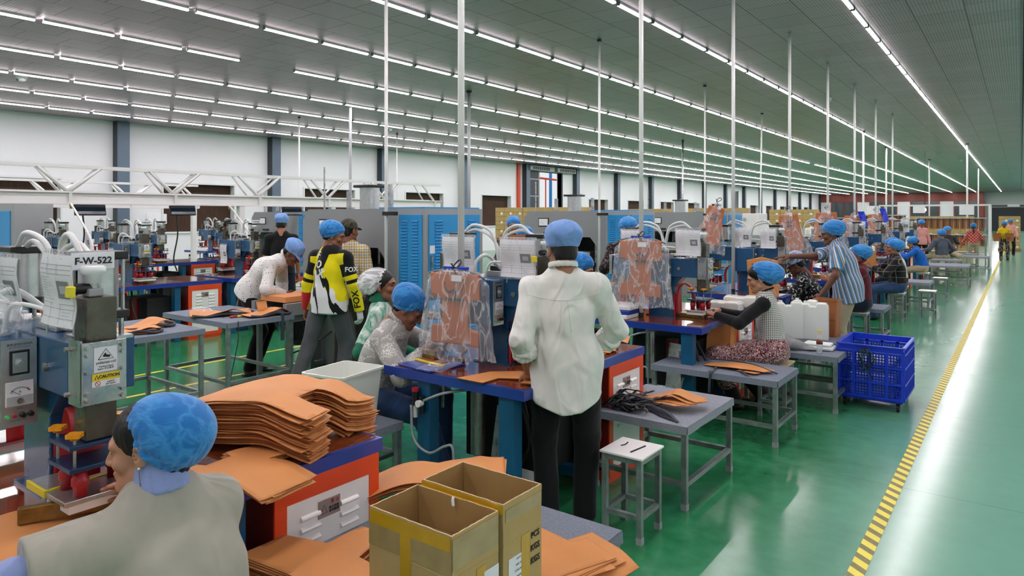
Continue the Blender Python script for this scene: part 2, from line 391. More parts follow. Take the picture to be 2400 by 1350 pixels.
# notices on the wall under the truss
e = tag(MB().box(X_L+.001, X_L+.02, 9.7, 10.3, 1.45, 1.75, MATS['paper']).build('wall_notice'), 'white paper notice on the white wall beside a blue column', 'notice')
# far partition (glazed room fronts)
px0, px1 = X_L, -3.75
mb = MB(); mb.box(px0, px1, Y_F-1.2, Y_F-1.05, 3.35, H, MATS['partition_red']); mb.box(px0, px1, Y_F-1.2, Y_F-1.05, 0, 1.0, MATS['partition_red'])
for i in range(13): mb.box(px0+i*1.45, px0+i*1.45+.1, Y_F-1.22, Y_F-1.03, 1.0, 3.35, MATS['partition_red'])
mb.box(px1, px1+.4, Y_F-1.25, Y_F-1.0, 0, H, MATS['partition_red'])
p = struct(mb.build('wall_partition'))
for i in range(12):
    o = MB().box(px0+i*1.45+.1, px0+i*1.45+1.45, Y_F-1.14, Y_F-1.1, 1.0, 3.35, MATS['glass_dark'] if i % 3 else MATS['sash_white']).build('window_%d' % (30+i)); struct(o)
struct(MB().box(-2.8, 8, Y_F-.1, Y_F-.02, 0, 2.6, mat('roller', '#24282c', .5, .2)).box(-2.9, 8, Y_F-.14, Y_F, 2.72, 2.86, MATS['column_dark']).build('door_3'))
tag(MB().box(-1.2, -.1, Y_F-.2, Y_F-.15, 2.66, 2.95, MATS['paper']).build('door_sign'), 'small white sign above the dark roller door', 'sign')
# hazard tape on the floor: yellow with diagonal dark bands
m = mat('hazard', '#f0e04a', .45)
nt, b = nodes(m); o_, v_ = xyz(nt)
st = vmath(nt, 'LESS_THAN', vmath(nt, 'FRACT', vmath(nt, 'DIVIDE', vmath(nt, 'ADD', o_[1], vmath(nt, 'MULTIPLY', o_[0], .8)), .115)), .46)
nz = nt.nodes.new('ShaderNodeTexNoise'); nz.inputs['Scale'].default_value = 160; nt.links.new(v_, nz.inputs['Vector'])
nt.links.new(mixc(nt, st, lin('#efe04c'), mixc(nt, nz.outputs['Fac'], lin('#4c4a2c'), lin('#9c9450'))), b.inputs['Base Color'])
tag(MB().box(-.665, -.592, .5, 52, 0, .0015, m).build('hazard_tape'), 'yellow floor tape with dark diagonal bands along the aisle', 'floor tape')
for i, (x, w, lb) in enumerate(((-7.55, .05, 'thin yellow floor line beyond the steel tables'), (-6.72, .05, 'thin yellow floor line passing under the steel tables'))):
    tag(MB().box(x, x+w, -2, 40, 0, .0012, mat('line_yellow', '#d8c43a', .5)).build('floor_line'), lb, 'floor line', 'yellow walkway lines')
# ------------------------------------------------------------------ ceiling tubes
m_t = mat('tube_light', '#ffffff', .5, emis=TUBE_W)
nt, b = nodes(m_t); b.inputs['Emission Color'].default_value = (1, .915, .95, 1)
m_h = MATS['white_paint']
hb = MB().box(-.022, .022, 0, .90, -.028, 0, m_h); hb.box(-.024, .024, -.012, .004, -.05, -.0, MATS['grey_metal']); hb.box(-.024, .024, .896, .912, -.05, 0, MATS['grey_metal'])
m_s = mat('tube_side', '#ffffff', .5, emis=TUBE_W*.06); nodes(m_s)[1].inputs['Emission Color'].default_value = (1, .915, .95, 1)
def tube(mb, x, y0, y1, z):
    mb.quad((x-.02, y0, z-.05), (x-.02, y1, z-.05), (x+.02, y1, z-.05), (x+.02, y0, z-.05), m_t)
    mb.quad((x-.021, y0, z-.05), (x-.021, y0, z-.028), (x-.021, y1, z-.028), (x-.021, y1, z-.05), m_s); mb.quad((x+.021, y0, z-.05), (x+.021, y1, z-.05), (x+.021, y1, z-.028), (x+.021, y0, z-.028), m_s); return mb
tb = tube(MB(), 0, .006, .894, 0)
e0 = tag(empty('tube_light', (0, 0, 0)), 'x', 'ceiling light'); hb.build('fitting', e0); tb.build('diffuser', e0)
t0 = tree_of(e0)
rows = [-1.725, -4.03, -6.32, -8.55, -10.65, -12.86, -14.95, -17.0, -19.1]
names = ['first', 'second', 'third', 'fourth', 'fifth', 'sixth', 'seventh', 'eighth', 'ninth']
PITCH = 1.0
cand = []
for ri, x in enumerate(rows):
    y = -5.0+.63
    while y < Y_F-2.2:
        d = -_s*x+_c*y
        ok = not (ri == 4 and 6.45 < y < 7.4) and not (ri == 3 and 36 < y < 37)
        l = _c*x+_s*y
        vis = d > .3 and -900 < (l/d*1600) < 1300 and 505-1600*(H-CAMZ)/d > -60
        if ok: cand.append((0 if vis else 1, d, ri, x, y))
        y += PITCH
cand.sort()
rest = MB(); first = True
for i, (nv, d, ri, x, y) in enumerate(cand):
    if i < 300 and nv == 0:
        o = e0 if first else copy_tree(t0)
        first = False
        o.location = (x, y, H)
        o['label'] = 'slim white tube light in the %s ceiling row counted from the aisle' % names[ri]
        o['group'] = 'tube lights of the %s ceiling row' % names[ri]
        if o is not e0: pass
    else:
        tube(rest.box(x-.022, x+.022, y, y+.9, H-.028, H, m_h), x, y, y+.9, H)
for x in (2.9, 5.2, 7.5):  # unseen tube rows right of the aisle, added to light the hall
    y = -5
    while y < Y_F-2:
        tube(rest.box(x-.022, x+.022, y, y+.9, H-.028, H, m_h), x, y, y+.9, H); y += PITCH
tag(rest.build('distant_tube_lights'), 'rows of slim white tube lights running far down the ceiling, plus added unseen rows', 'ceiling lights', kind='stuff')
# conduit overhead to the right, cameras, detectors
tag(MB().tube([(.04, -1, H-.03), (.04, 90, H-.03)], .012, MATS['column_dark']).build('ceiling_conduit'), 'thin dark conduit running along the ceiling over the aisle', 'conduit')
def dome(px, py, lb, s=1.):
    d = 1600*(H-.08-CAMZ)/(505-py); l = (px-1200)/1600*d; x, y = -_s*d+_c*l, _c*d+_s*l
    e = tag(empty('dome_camera', (x, y, H)), lb, 'security camera', 'cameras under the ceiling')
    MB().lathe([(.065*s, 0), (.068*s, -.02), (.06*s, -.035)], MATS['white_plastic']).build('mount_plate', e)
    MB().lathe([(.045*s, -.03), (.05*s, -.055), (.045*s, -.085), (.025*s, -.105), (0, -.11)], MATS['white_plastic']).build('ball', e)
    MB().cyl((0, -.04*s, -.08), (0, -.056*s, -.085), .016, m=MATS['black']).build('lens', e)
dome(51, 188, 'white dome camera under the ceiling above the left wall', 1.5)
dome(914, 305, 'white dome camera beside the tall pole of the first grey press', 1.3)
dome(1944, 236, 'white dome camera beside a pole above the machines', .8)
dome(2252, 378, 'white detector under the ceiling beside the brightest tube row', 1.)
dome(2225, 409, 'white detector under the ceiling above the far pole', 1.)
# ------------------------------------------------------------------ welding presses
m_pl = MATS
def arc(c, r, a0, a1, n, plane='xz', y=0):
    out = []
    for i in range(n+1):
        t = a0+(a1-a0)*i/n; out.append((c[0]+r*cos(t), y, c[1]+r*sin(t)))
    return out
def smooth_path(pts, k=8):
    """Catmull-Rom through the points"""
    P = [Vector(p) for p in pts]; P = [P[0]*2-P[1]]+P+[P[-1]*2-P[-2]]; out = []
    for i in range(1, len(P)-2):
        for j in range(k):
            t = j/k; a, b, c, d = P[i-1], P[i], P[i+1], P[i+2]
            out.append(.5*((2*b)+(-a+c)*t+(2*a-5*b+4*c-d)*t*t+(-a+3*b-3*c+d)*t**3))
    out.append(P[-2]); return out
def ribbon(mb, pts, w, th, m, wdir=(0, 1, 0)):
    """flat band following pts, width along wdir"""
    pts = [Vector(p) for p in pts]; W = Vector(wdir).normalized()*w/2; vs = []; fs = []
    for i, p in enumerate(pts):
        d = (pts[min(i+1, len(pts)-1)]-pts[max(i-1, 0)]).normalized(); n = d.cross(W).normalized()*th/2
        vs += [p+W+n, p-W+n, p-W-n, p+W-n]
    for i in range(len(pts)-1):
        for k in range(4): fs.append((i*4+k, i*4+(k+1) % 4, (i+1)*4+(k+1) % 4, (i+1)*4+k))
    fs += [(3, 2, 1, 0), tuple(range(len(vs)-4, len(vs)))]
    mb.add(vs, fs, m, True)
def louvers(mb, cx, z0, n, w, pitch, face, m, axis='x', h=.022, dep=.012):
    """raised rounded vents; axis: normal direction of the panel"""
    for i in range(n):
        z = z0-i*pitch; prof = []
        for t in (0, .25, .5, .75, 1.): prof.append((dep*sin(pi*t)**.6 if 0 < t < 1 else 0, z-h/2+h*t))
        for a in range(len(prof)-1):
            (d0, za), (d1, zb) = prof[a], prof[a+1]
            if axis == 'x': q = [(face+d0, cx-w/2, za), (face+d0, cx+w/2, za), (face+d1, cx+w/2*.97, zb), (face+d1, cx-w/2*.97, zb)]
            else: q = [(cx-w/2, face-d0, za), (cx+w/2, face-d0, za), (cx+w/2*.97, face-d1, zb), (cx-w/2*.97, face-d1, zb)]
            mb.add(q, [(0, 1, 2, 3)], m, True)
        for sgn in (-1, 1):
            if axis == 'x': pts = [(face+d, cx+sgn*w/2, z_) for d, z_ in prof]
            else: pts = [(cx+sgn*w/2, face-d, z_) for d, z_ in prof]
            mb.add(pts, [tuple(range(len(pts)))], m)
def knob(parent, x, y, z):
    mb = MB(); 
    mb.cyl((x, y, z-.085), (x, y, z), .0045, m=MATS['steel'], n=8)
    k = MB()
    prof = [(.0, 0), (.014, 0), (.016, .006), (.02, .010)]
    k.lathe([(.012, 0), (.012, .008), (.017, .010)], MATS['yellow_knob'], 10, (x, y, z))
    vs = []; n = 24
    for i in range(n):
        t = 2*pi*i/n; r = .0215+.0035*cos(4*t); vs.append((x+r*cos(t), y+r*sin(t)))
    k.prism(vs, z+.008, z+.019, MATS['yellow_knob'])
    b = mb.build('adjusting_bolt', parent); k.build('knob', b)
def press_head(parent, x, sgn, far=False):
    """ram, plates, insulators and die of one station; x is the ram centre, sgn the operator side"""
    MB().box(x-.042, x+.042, -.015, .07, 1.045, 1.46, MATS['ram_steel'], .004).build('ram', parent)
    pl = MB().box(x-.11, x+.05, -.06, .15, 1.03, 1.043, MATS['blue_dark'], .002).box(x-.11, x+.05, -.06, .15, .965, .978, MATS['blue_dark'], .002).build('clamp_plate', parent)
    for (a, b) in ((-.09, -.04), (.03, -.04), (-.09, .13), (.03, .13)): knob(pl, x+a, b, 1.056)
    for (a, b) in ((-.075, -.02), (.015, -.02), (-.075, .11), (.015, .11)):
        ins = MB(); ins.lathe([(.019, .885), (.019, .915), (.023, .918), (.023, .938), (.018, .942), (.018, .965)], MATS['red_plastic'], 14, (x+a, b, 0)); ins.build('insulator', parent)
    al = MB().box(x-.13, x+.04, -.07, .18, .872, .886, MATS['aluminium'], .002).box(x-.115, x+.03, -.055, .165, .845, .872, MATS['white_plastic'])
    al.build('electrode_plate', parent)
def make_press():
    e = empty('welding_press')
    # table: laminate top in a blue rim
    out = [(-.5, -.43), (.54, -.43), (.54, -.25), (.5, -.12), (.5, 1.05), (-.5, 1.05)]
    def inset(p, k=.022): return [(x-(k if x > 0 else -k), y+(k if y < .5 and y < -.3 else (-k if y > .9 else 0))) for x, y in p]
    MB().prism(out, .745, .798, MATS['blue_rim']).build('table_rim', e)
    MB().prism(inset(out), .798, .8015, MATS['laminate']).build('table_top', e)
    MB().box(-.1, .47, .1, .50, .8015, .8035, MATS['film_red']).build('table_film', e)
    for (x, y) in ((-.2, -.36), (.4, -.36), (-.42, .5), (.42, .42)):
        MB().box(x-.05, x+.05, y-.04, y+.04, 0, .745, MATS['teal_leg'], .004).build('leg', e)
    # shelf beam and works under the table
    u = MB()
    u.cyl((-.08, -.05, .25), (-.08, -.05, .7), .045, m=MATS['aluminium']); u.cyl((.1, .02, .12), (.1, .02, .6), .06, m=MATS['dark_red'])
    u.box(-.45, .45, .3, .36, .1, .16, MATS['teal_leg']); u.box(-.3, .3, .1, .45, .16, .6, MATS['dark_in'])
    u.cyl((-.32, -.1, .5), (-.32, -.1, .72), .012, m=MATS['steel']); u.cyl((.26, -.2, .2), (.26, -.2, .55), .01, m=MATS['steel'])
    u.build('drive_unit', e)
    g = MB(); g.add([(.12, -.2, .18), (.34, -.26, .18), (.36, -.2, .6), (.14, -.14, .6)], [(0, 1, 2, 3)], MATS['steel']); g.build('guard_sheet', e)
    pd = MB().box(.08, .3, -.2, -.02, .0, .09, MATS['blue_dark'], .01).box(.12, .26, -.26, -.12, .09, .11, MATS['steel']).build('foot_pedal', e)
    fr = MB().cyl((-.24, -.425, .6), (-.24, -.425, .68), .02, m=MATS['black']).cyl((-.24, -.425, .68), (-.24, -.425, .7), .022, m=MATS['red_plastic'])
    fr.cyl((-.24, -.425, .53), (-.24, -.425, .6), .014, m=MATS['clear_hose']).cyl((-.19, -.425, .56), (-.19, -.425, .66), .018, m=MATS['black']).cyl((-.19, -.425, .62), (-.19, -.46, .62), .02, m=MATS['white_plastic'])
    fr.build('air_regulator', e)
    h = MB(); h.tube(smooth_path([(-.26, -.44, .6), (-.22, -.46, .42), (-.1, -.46, .36), (.02, -.46, .42), (.08, -.46, .42), (.1, -.46, .25), (.2, -.46, .12), (.33, -.45, .2), (.38, -.42, .38)]), .008, MATS['hose_grey'])
    h.tube(smooth_path([(-.16, -.44, .64), (-.02, -.42, .7), (.1, -.3, .72)]), .008, MATS['hose_grey'])
    h.tube(smooth_path([(.36, -.2, .7), (.42, -.2, .45), (.3, -.12, .3), (.2, -.08, .12)]), .014, MATS['black_rubber'])
    h.tube(smooth_path([(.3, -.1, .72), (.46, -.15, .5), (.5, -.1, .3), (.42, .0, .1)]), .012, MATS['black_rubber'])
    h.build('hose', e)
    # generator cabinet
    c = MB().box(0, .492, .55, 1.03, .08, .745, MATS['dark_red']).box(.0, .492, .56, 1.02, .0, .08, MATS['red_orange'])
    for a in ((.492, .50, .55, .60), (.492, .50, .98, 1.03)): c.box(*a, .04, .745, MATS['red_orange'])
    c.box(.492, .50, .60, .98, .67, .745, MATS['red_orange']); c.box(.492, .50, .60, .98, .04, .09, MATS['red_orange'])
    c = c.build('generator_cabinet', e)
    d = MB().box(.493, .497, .60, .98, .09, .67, MATS['white_panel']); louvers(d, .70, .60, 7, .085, .042, .497, MATS['white_panel']); louvers(d, .88, .60, 7, .085, .042, .497, MATS['white_panel'])
    d = d.build('louvered_panel', c)
    pln = MB().box(.497, .5, .735, .835, .575, .64, mat('plate_pinkgrey', '#a8968f', .35, .5)); pl = pln.build('warning_plate', c)
    t = [text(None, '警 示', .017, MATS['red_plastic'], (.501, .81, .625), (0, 1, 0), (0, 0, 1)), text(None, '高压危险\n请勿触摸', .012, MATS['ink'], (.501, .805, .598), (0, 1, 0), (0, 0, 1))]
    tr = MB(); 
    a_, b_, c_ = (.501, .745, .59), (.501, .775, .59), (.501, .76, .622)
    tr.tube([a_, b_, c_, a_], .0008, MATS['ink'], 4); tr.build('warning_sign', pl)
    merge_into('lettering', t, pl)
    # column with boxed-in front
    MB().box(-.11, .11, 0, .2, .8015, 1.16, MATS['blue_paint'], .004).box(-.14, .14, -.02, .22, .8015, .812, MATS['blue_paint']).build('column', e)
    bm_ = MB().box(-.47, .33, -.03, .16, 1.16, 1.325, MATS['blue_paint'], .004).box(-.50, -.47, -.05, .13, 1.15, 1.335, MATS['steel'], .002)
    bm_.prism([(-.11, 1.16), (-.20, 1.16), (-.11, 1.06)], 0, .12, MATS['blue_paint'], 'y').prism([(.11, 1.16), (.20, 1.16), (.11, 1.06)], 0, .12, MATS['blue_paint'], 'y')
    bm_ = bm_.build('beam', e)
    for x in (-.28, .18): MB().cyl((x, -.03, 1.235), (x, -.042, 1.235), .014, m=MATS['steel'], n=14).build('adjusting_screw', bm_)
    pl = MB().box(.33, .435, -.03, .08, 1.16, 1.33, MATS['blue_paint'], .003).box(.435, .443, -.035, .085, 1.155, 1.335, MATS['steel'], .002)
    pl.box(.35, .43, -.036, -.03, 1.15, 1.34, MATS['steel'])
    bt = pl
    for y in (-.022, .072):
        for z in (1.17, 1.19, 1.25, 1.30, 1.32): bt.cyl((.443, y, z), (.456, y, z), .0065, m=MATS['steel'], n=8)
    for z in (1.18, 1.31): bt.cyl((.36, -.036, z), (.36, -.05, z), .0065, m=MATS['steel'], n=8)
    pl = pl.build('ram_housing', e)
    s = MB().box(.443, .4445, -.005, .058, 1.247, 1.318, MATS['paper']).box(.443, .4447, -.01, .065, 1.205, 1.243, MATS['paper']).box(.443, .445, -.01, .065, 1.222, 1.243, MATS['yellow'])
    s.tube([(.445, .006, 1.283), (.445, .048, 1.283), (.445, .027, 1.313), (.445, .006, 1.283)], .001, MATS['ink'], 4)
    s.cyl((.4447, .005, 1.214), (.4451, .005, 1.214), .0075, m=MATS['red_plastic']).cyl((.4450, .005, 1.214), (.4453, .005, 1.214), .0058, m=MATS['paper'])
    s.tube([(.4454, 0, 1.219), (.4454, .01, 1.209)], .0008, MATS['red_plastic'], 4)
    s.add([(.4452, .018, 1.29), (.4452, .036, 1.287), (.4452, .04, 1.293), (.4452, .028, 1.296), (.4452, .026, 1.302), (.4452, .021, 1.297)], [(0, 1, 2, 3, 4, 5)], MATS['ink'])
    s.tube([(.4452, .026, 1.226), (.4452, -.003, 1.226), (.4452, .002, 1.239), (.4452, .007, 1.226)][1:], .0012, MATS['ink'], 4)
    s = s.build('caution_sticker', pl)
    T = [text(None, 'CAUTION', .0125, MATS['ink'], (.4455, .036, 1.2325), (0, 1, 0), (0, 0, 1), bold=.0004),
         text(None, 'ប្រយ័ត្នគ្រោះដៃ', .0085, MATS['ink'], (.4450, .027, 1.273), (0, 1, 0), (0, 0, 1)),
         text(None, 'Caution Hand\nInjury 小心伤手', .0068, MATS['ink'], (.4450, .027, 1.259), (0, 1, 0), (0, 0, 1)),
         text(None, 'អគ្គិសនី\nគ្រោះថ្នាក់', .006, MATS['ink_grey'], (.4452, .04, 1.213), (0, 1, 0), (0, 0, 1))]
    merge_into('lettering', T, s)
    press_head(e, .375, 1); press_head(e, -.385, -1)
    # copper straps in red sleeves
    for sg in (1, -1):
        r = MB(); P = [(sg*.13, .06, .82), (sg*.13, .06, .98), (sg*.15, .06, 1.06), (sg*.20, .05, 1.10), (sg*.26, .04, 1.07), (sg*.285, .04, .99), (sg*.28, .04, .90)]
        ribbon(r, smooth_path(P, 6), .075, .006, MATS['red_strap']); r.build('grounding_strap', e)
        MB().box(sg*.118-.007, sg*.118+.007, .01, .16, .8015, 1.0, MATS['red_strap']).cyl((sg*.118, .08, .95), (sg*.118+sg*.012, .08, .95), .006, m=MATS['steel'], n=8).build('side_guard', e)
    # control box on the column front, panel towards the aisle
    cb = MB().box(-.11, .10, -.13, -.03, 1.05, 1.32, MATS['blue_paint'], .004).build('control_box', e)
    f = MB().box(.10, .106, -.128, -.034, 1.052, 1.318, MATS['aluminium']).build('face_panel', cb)
    q = MB().box(.106, .11, -.107, -.054, 1.21, 1.285, MATS['black'], .002).box(.11, .1115, -.1, -.061, 1.217, 1.278, MATS['aluminium'])
    q.cyl((.1115, -.08, 1.245), (.118, -.08, 1.245), .014, m=MATS['steel'], n=18).cyl((.118, -.08, 1.245), (.127, -.08, 1.245), .010, m=MATS['aluminium'], n=18).build('timer_dial', f)
    q = MB().box(.106, .1105, -.118, -.043, 1.115, 1.19, MATS['paper'], .002).box(.1105, .112, -.115, -.046, 1.118, 1.145, MATS['paper_grey']).cyl((.112, -.08, 1.13), (.1135, -.08, 1.13), .009, m=MATS['steel'], n=14)
    sc_ = [(.1112, -.08+.028*cos(a), 1.148+.024*sin(a)) for a in [radians(25+13*i) for i in range(11)]]
    q.tube(sc_, .0005, MATS['ink'], 4).tube([(.1112, -.08, 1.148), (.1112, -.104, 1.166)], .0005, MATS['ink'], 4)
    for pnt in sc_: q.tube([pnt, (pnt[0], -.08+(pnt[1]+.08)*.86, 1.148+(pnt[2]-1.148)*.86)], .0005, MATS['ink'], 4)
    q.tube(sc_[:3], .0015, MATS['red_plastic'], 4).build('ammeter', f)
    q = MB()
    for y, mm, r in ((-.113, 'louver_blue', .006), (-.094, 'red_plastic', .006), (-.073, 'black', .009), (-.052, 'black', .009)):
        q.cyl((.106, y, 1.085), (.116 if r < .008 else .122, y, 1.085), r, r*.8, m=mat('lamp_green', '#5fd47a', .3) if mm == 'louver_blue' else MATS[mm], n=12)
    q.build('switch', f)
    T = [text(None, '高周波塑胶熔接机', .0085, MATS['blue_dark'], (.1065, -.08, 1.303), (0, 1, 0), (0, 0, 1)),
         text(None, 'HIGH FREQUENCY WELDER', .0045, MATS['ink_grey'], (.1065, -.08, 1.295), (0, 1, 0), (0, 0, 1)),
         text(None, 'A', .008, MATS['ink'], (.1115, -.08, 1.158), (0, 1, 0), (0, 0, 1)), text(None, 'POWER  WORK  MODE  AIR', .0038, MATS['ink_grey'], (.1065, -.08, 1.07), (0, 1, 0), (0, 0, 1)),
         text(None, '高周波', .005, MATS['ink_grey'], (.1065, -.08, 1.106), (0, 1, 0), (0, 0, 1))]
    merge_into('lettering', T, f)
    # cylinders, valves and hoses on the beam
    for sg, x in ((1, .30), (-1, -.30)):
        c = MB(); c.box(x-.085, x+.085, -.0, .13, 1.325, 1.335, MATS['steel'])
        for a in (-.05, .05):
            for b_ in (.02, .11): c.cyl((x+a, b_, 1.335), (x+a, b_, 1.385), .008, m=MATS['steel'], n=8)
        c.box(x-.065, x+.065, .0, .13, 1.385, 1.41, MATS['black'], .004)
        c.cyl((x, .065, 1.41), (x, .065, 1.565), .054, m=MATS['aluminium'], n=28)
        for a in (-.05, .05):
            for b_ in (.015, .115): c.cyl((x+a, b_, 1.41), (x+a, b_, 1.565), .006, m=MATS['steel'], n=8)
        c.box(x-.063, x+.063, .002, .128, 1.565, 1.59, MATS['black'], .004)
        c.build('air_cylinder', e)
    v = MB().box(-.07, .1, .02, .1, 1.325, 1.36, MATS['aluminium'], .003).box(-.05, .07, .03, .09, 1.36, 1.39, MATS['black'], .003).cyl((.1, .04, 1.34), (.13, .04, 1.34), .01, m=MATS['brass']).cyl((.1, .08, 1.34), (.13, .08, 1.34), .01, m=MATS['brass'])
    v.build('valve_block', e)
    rg = MB().cyl((.375, .02, 1.46), (.375, .02, 1.50), .012, m=MATS['steel']).lathe([(.022, 1.50), (.022, 1.525), (.034, 1.53), (.034, 1.548), (.028, 1.552), (0, 1.552)], MATS['white_plastic'], 24, (.375, .02, 0)).cyl((.37, .02, 1.485), (.37, -.03, 1.485), .016, m=MATS['black']).box(.35, .40, .0, .04, 1.462, 1.485, MATS['cab_grey'], .003)
    rg.build('ram_regulator', e)
    h = MB()
    for sg in (1, -1):
        for k, o_ in ((0, 0), (1, .022)):
            h.tube(smooth_path([(sg*.27, .03+o_, 1.58), (sg*.18, .03+o_, 1.64-k*.03), (sg*.06, .05, 1.60-k*.03), (sg*.015, .06+o_, 1.47), (sg*.01, .06, 1.38)]), .0095, MATS['hose'])
    h.tube(smooth_path([(.03, .04, 1.37), (.0, -.06, 1.46), (-.05, -.1, 1.42), (-.06, -.1, 1.32)]), .011, MATS['hose'])
    h.tube(smooth_path([(.13, .04, 1.34), (.2, -.02, 1.40), (.05, -.08, 1.42), (.0, -.09, 1.32)]), .007, MATS['hose'])
    h.build('air_hose', e)
    fx = MB().box(.10, .27, .06, .20, .8035, .835, MATS['brass'], .003); fx.build('welding_die', e)
    return e
press0 = make_press()
pt = tree_of(press0)
CX = -2.58
PY = [.86, 3.27, 5.70, 8.12, 10.55, 13.0, 15.4, 17.9, 20.5]
plab = ['blue welding press beside the woman in the grey shirt, caution sticker on its near head',
        'blue welding press beside the man in the white shirt, short hanging bag in front',
        'blue welding press beside the woman in the houndstooth vest',
        'blue welding press behind the houndstooth-vest woman, plain bag tied to its pole',
        'blue welding press beside the man in the striped shirt',
        'blue welding press beside the man in the maroon shirt',
        'blue welding press beside the man in the dark plaid jacket', 'blue welding press beside the boy in the bright blue sweater',
        'blue welding press beside the man in the dark grey jacket']
for i, y in enumerate(PY):
    o = press0 if i == 0 else copy_tree(pt)
    o.location = (CX, y, 0)
    tag(o, plab[i], 'welding press', 'welding presses along the aisle')
    po = MB().tube([(0, 0, .815), (0, 0, H)], .020, MATS['white_paint'], 14) if i == 0 else None
    if i == 0:
        pole0 = empty('service_pole'); po.build('pole_tube', pole0)
        MB().cyl((0, 0, .8035), (0, 0, .84), .022, m=MATS['black'], n=14).build('pole_foot', pole0)
        MB().box(-.03, .03, -.03, .03, H-.01, H, MATS['steel']).build('ceiling_plate', pole0); pole_t = tree_of(pole0)
    p = pole0 if i == 0 else copy_tree(pole_t)
    p.location = (CX-.12, y-.16, 0)
    tag(p, 'white service pole at the ' + plab[i].replace('blue welding ', '').split(',')[0], 'pole', 'white poles above the aisle presses')
# background rows at the left
bg = [(-9.55, 2.5, 'blue welding press at the left edge behind the hanging job sheets'), (-9.55, 4.25, 'blue welding press in the back-left row with an orange cabinet below its table'),
      (-9.55, 5.85, 'blue welding press right behind the bending man in the dotted shirt'), (-13.4, 6.35, 'distant blue press between the first two black monitors'), (-17.0, 12.3, 'distant blue press before the window left of the nearest grey press'),
      (-13.4, 4.7, 'distant blue press below the first black monitor'), (-13.4, 8.0, 'distant blue press below the second black monitor'), (-13.4, 10.3, 'distant blue press left of the man in the black T-shirt'),
      (-17.0, 7.0, 'farthest-left distant blue press near the white wall'), (-17.0, 9.6, 'distant blue press in front of the brown window between the monitors')]
for x, y, lb in bg:
    o = copy_tree(pt); o.location = (x, y, 0); tag(o, lb, 'welding press', 'welding presses in the back-left bays')
# F-W-522 and the other machine signs
def sign(x, y, z, s, lb, w=.13):
    e = tag(empty('machine_sign', (x, y, z)), lb, 'sign', 'machine number signs')
    MB().box(0, .004, 0, w, 0, .05, MATS['paper'], .001).build('sign_board', e)
    text(e, s, .028, MATS['ink'], (.0055, w/2, .025), (0, 1, 0), (0, 0, 1), bold=.0008)
sign(CX+.365, PY[0]-.035, 1.54, 'F-W-522', 'white sign reading F-W-522 on the nearest press', .118)
sign(-9.55+.365, 4.24, 1.58, 'F-W-517', 'tiny white number sign on the back-left press')
sign(-9.55+.365, 5.84, 1.58, 'F-W-605', 'tiny white number sign on the press behind the dotted shirt')

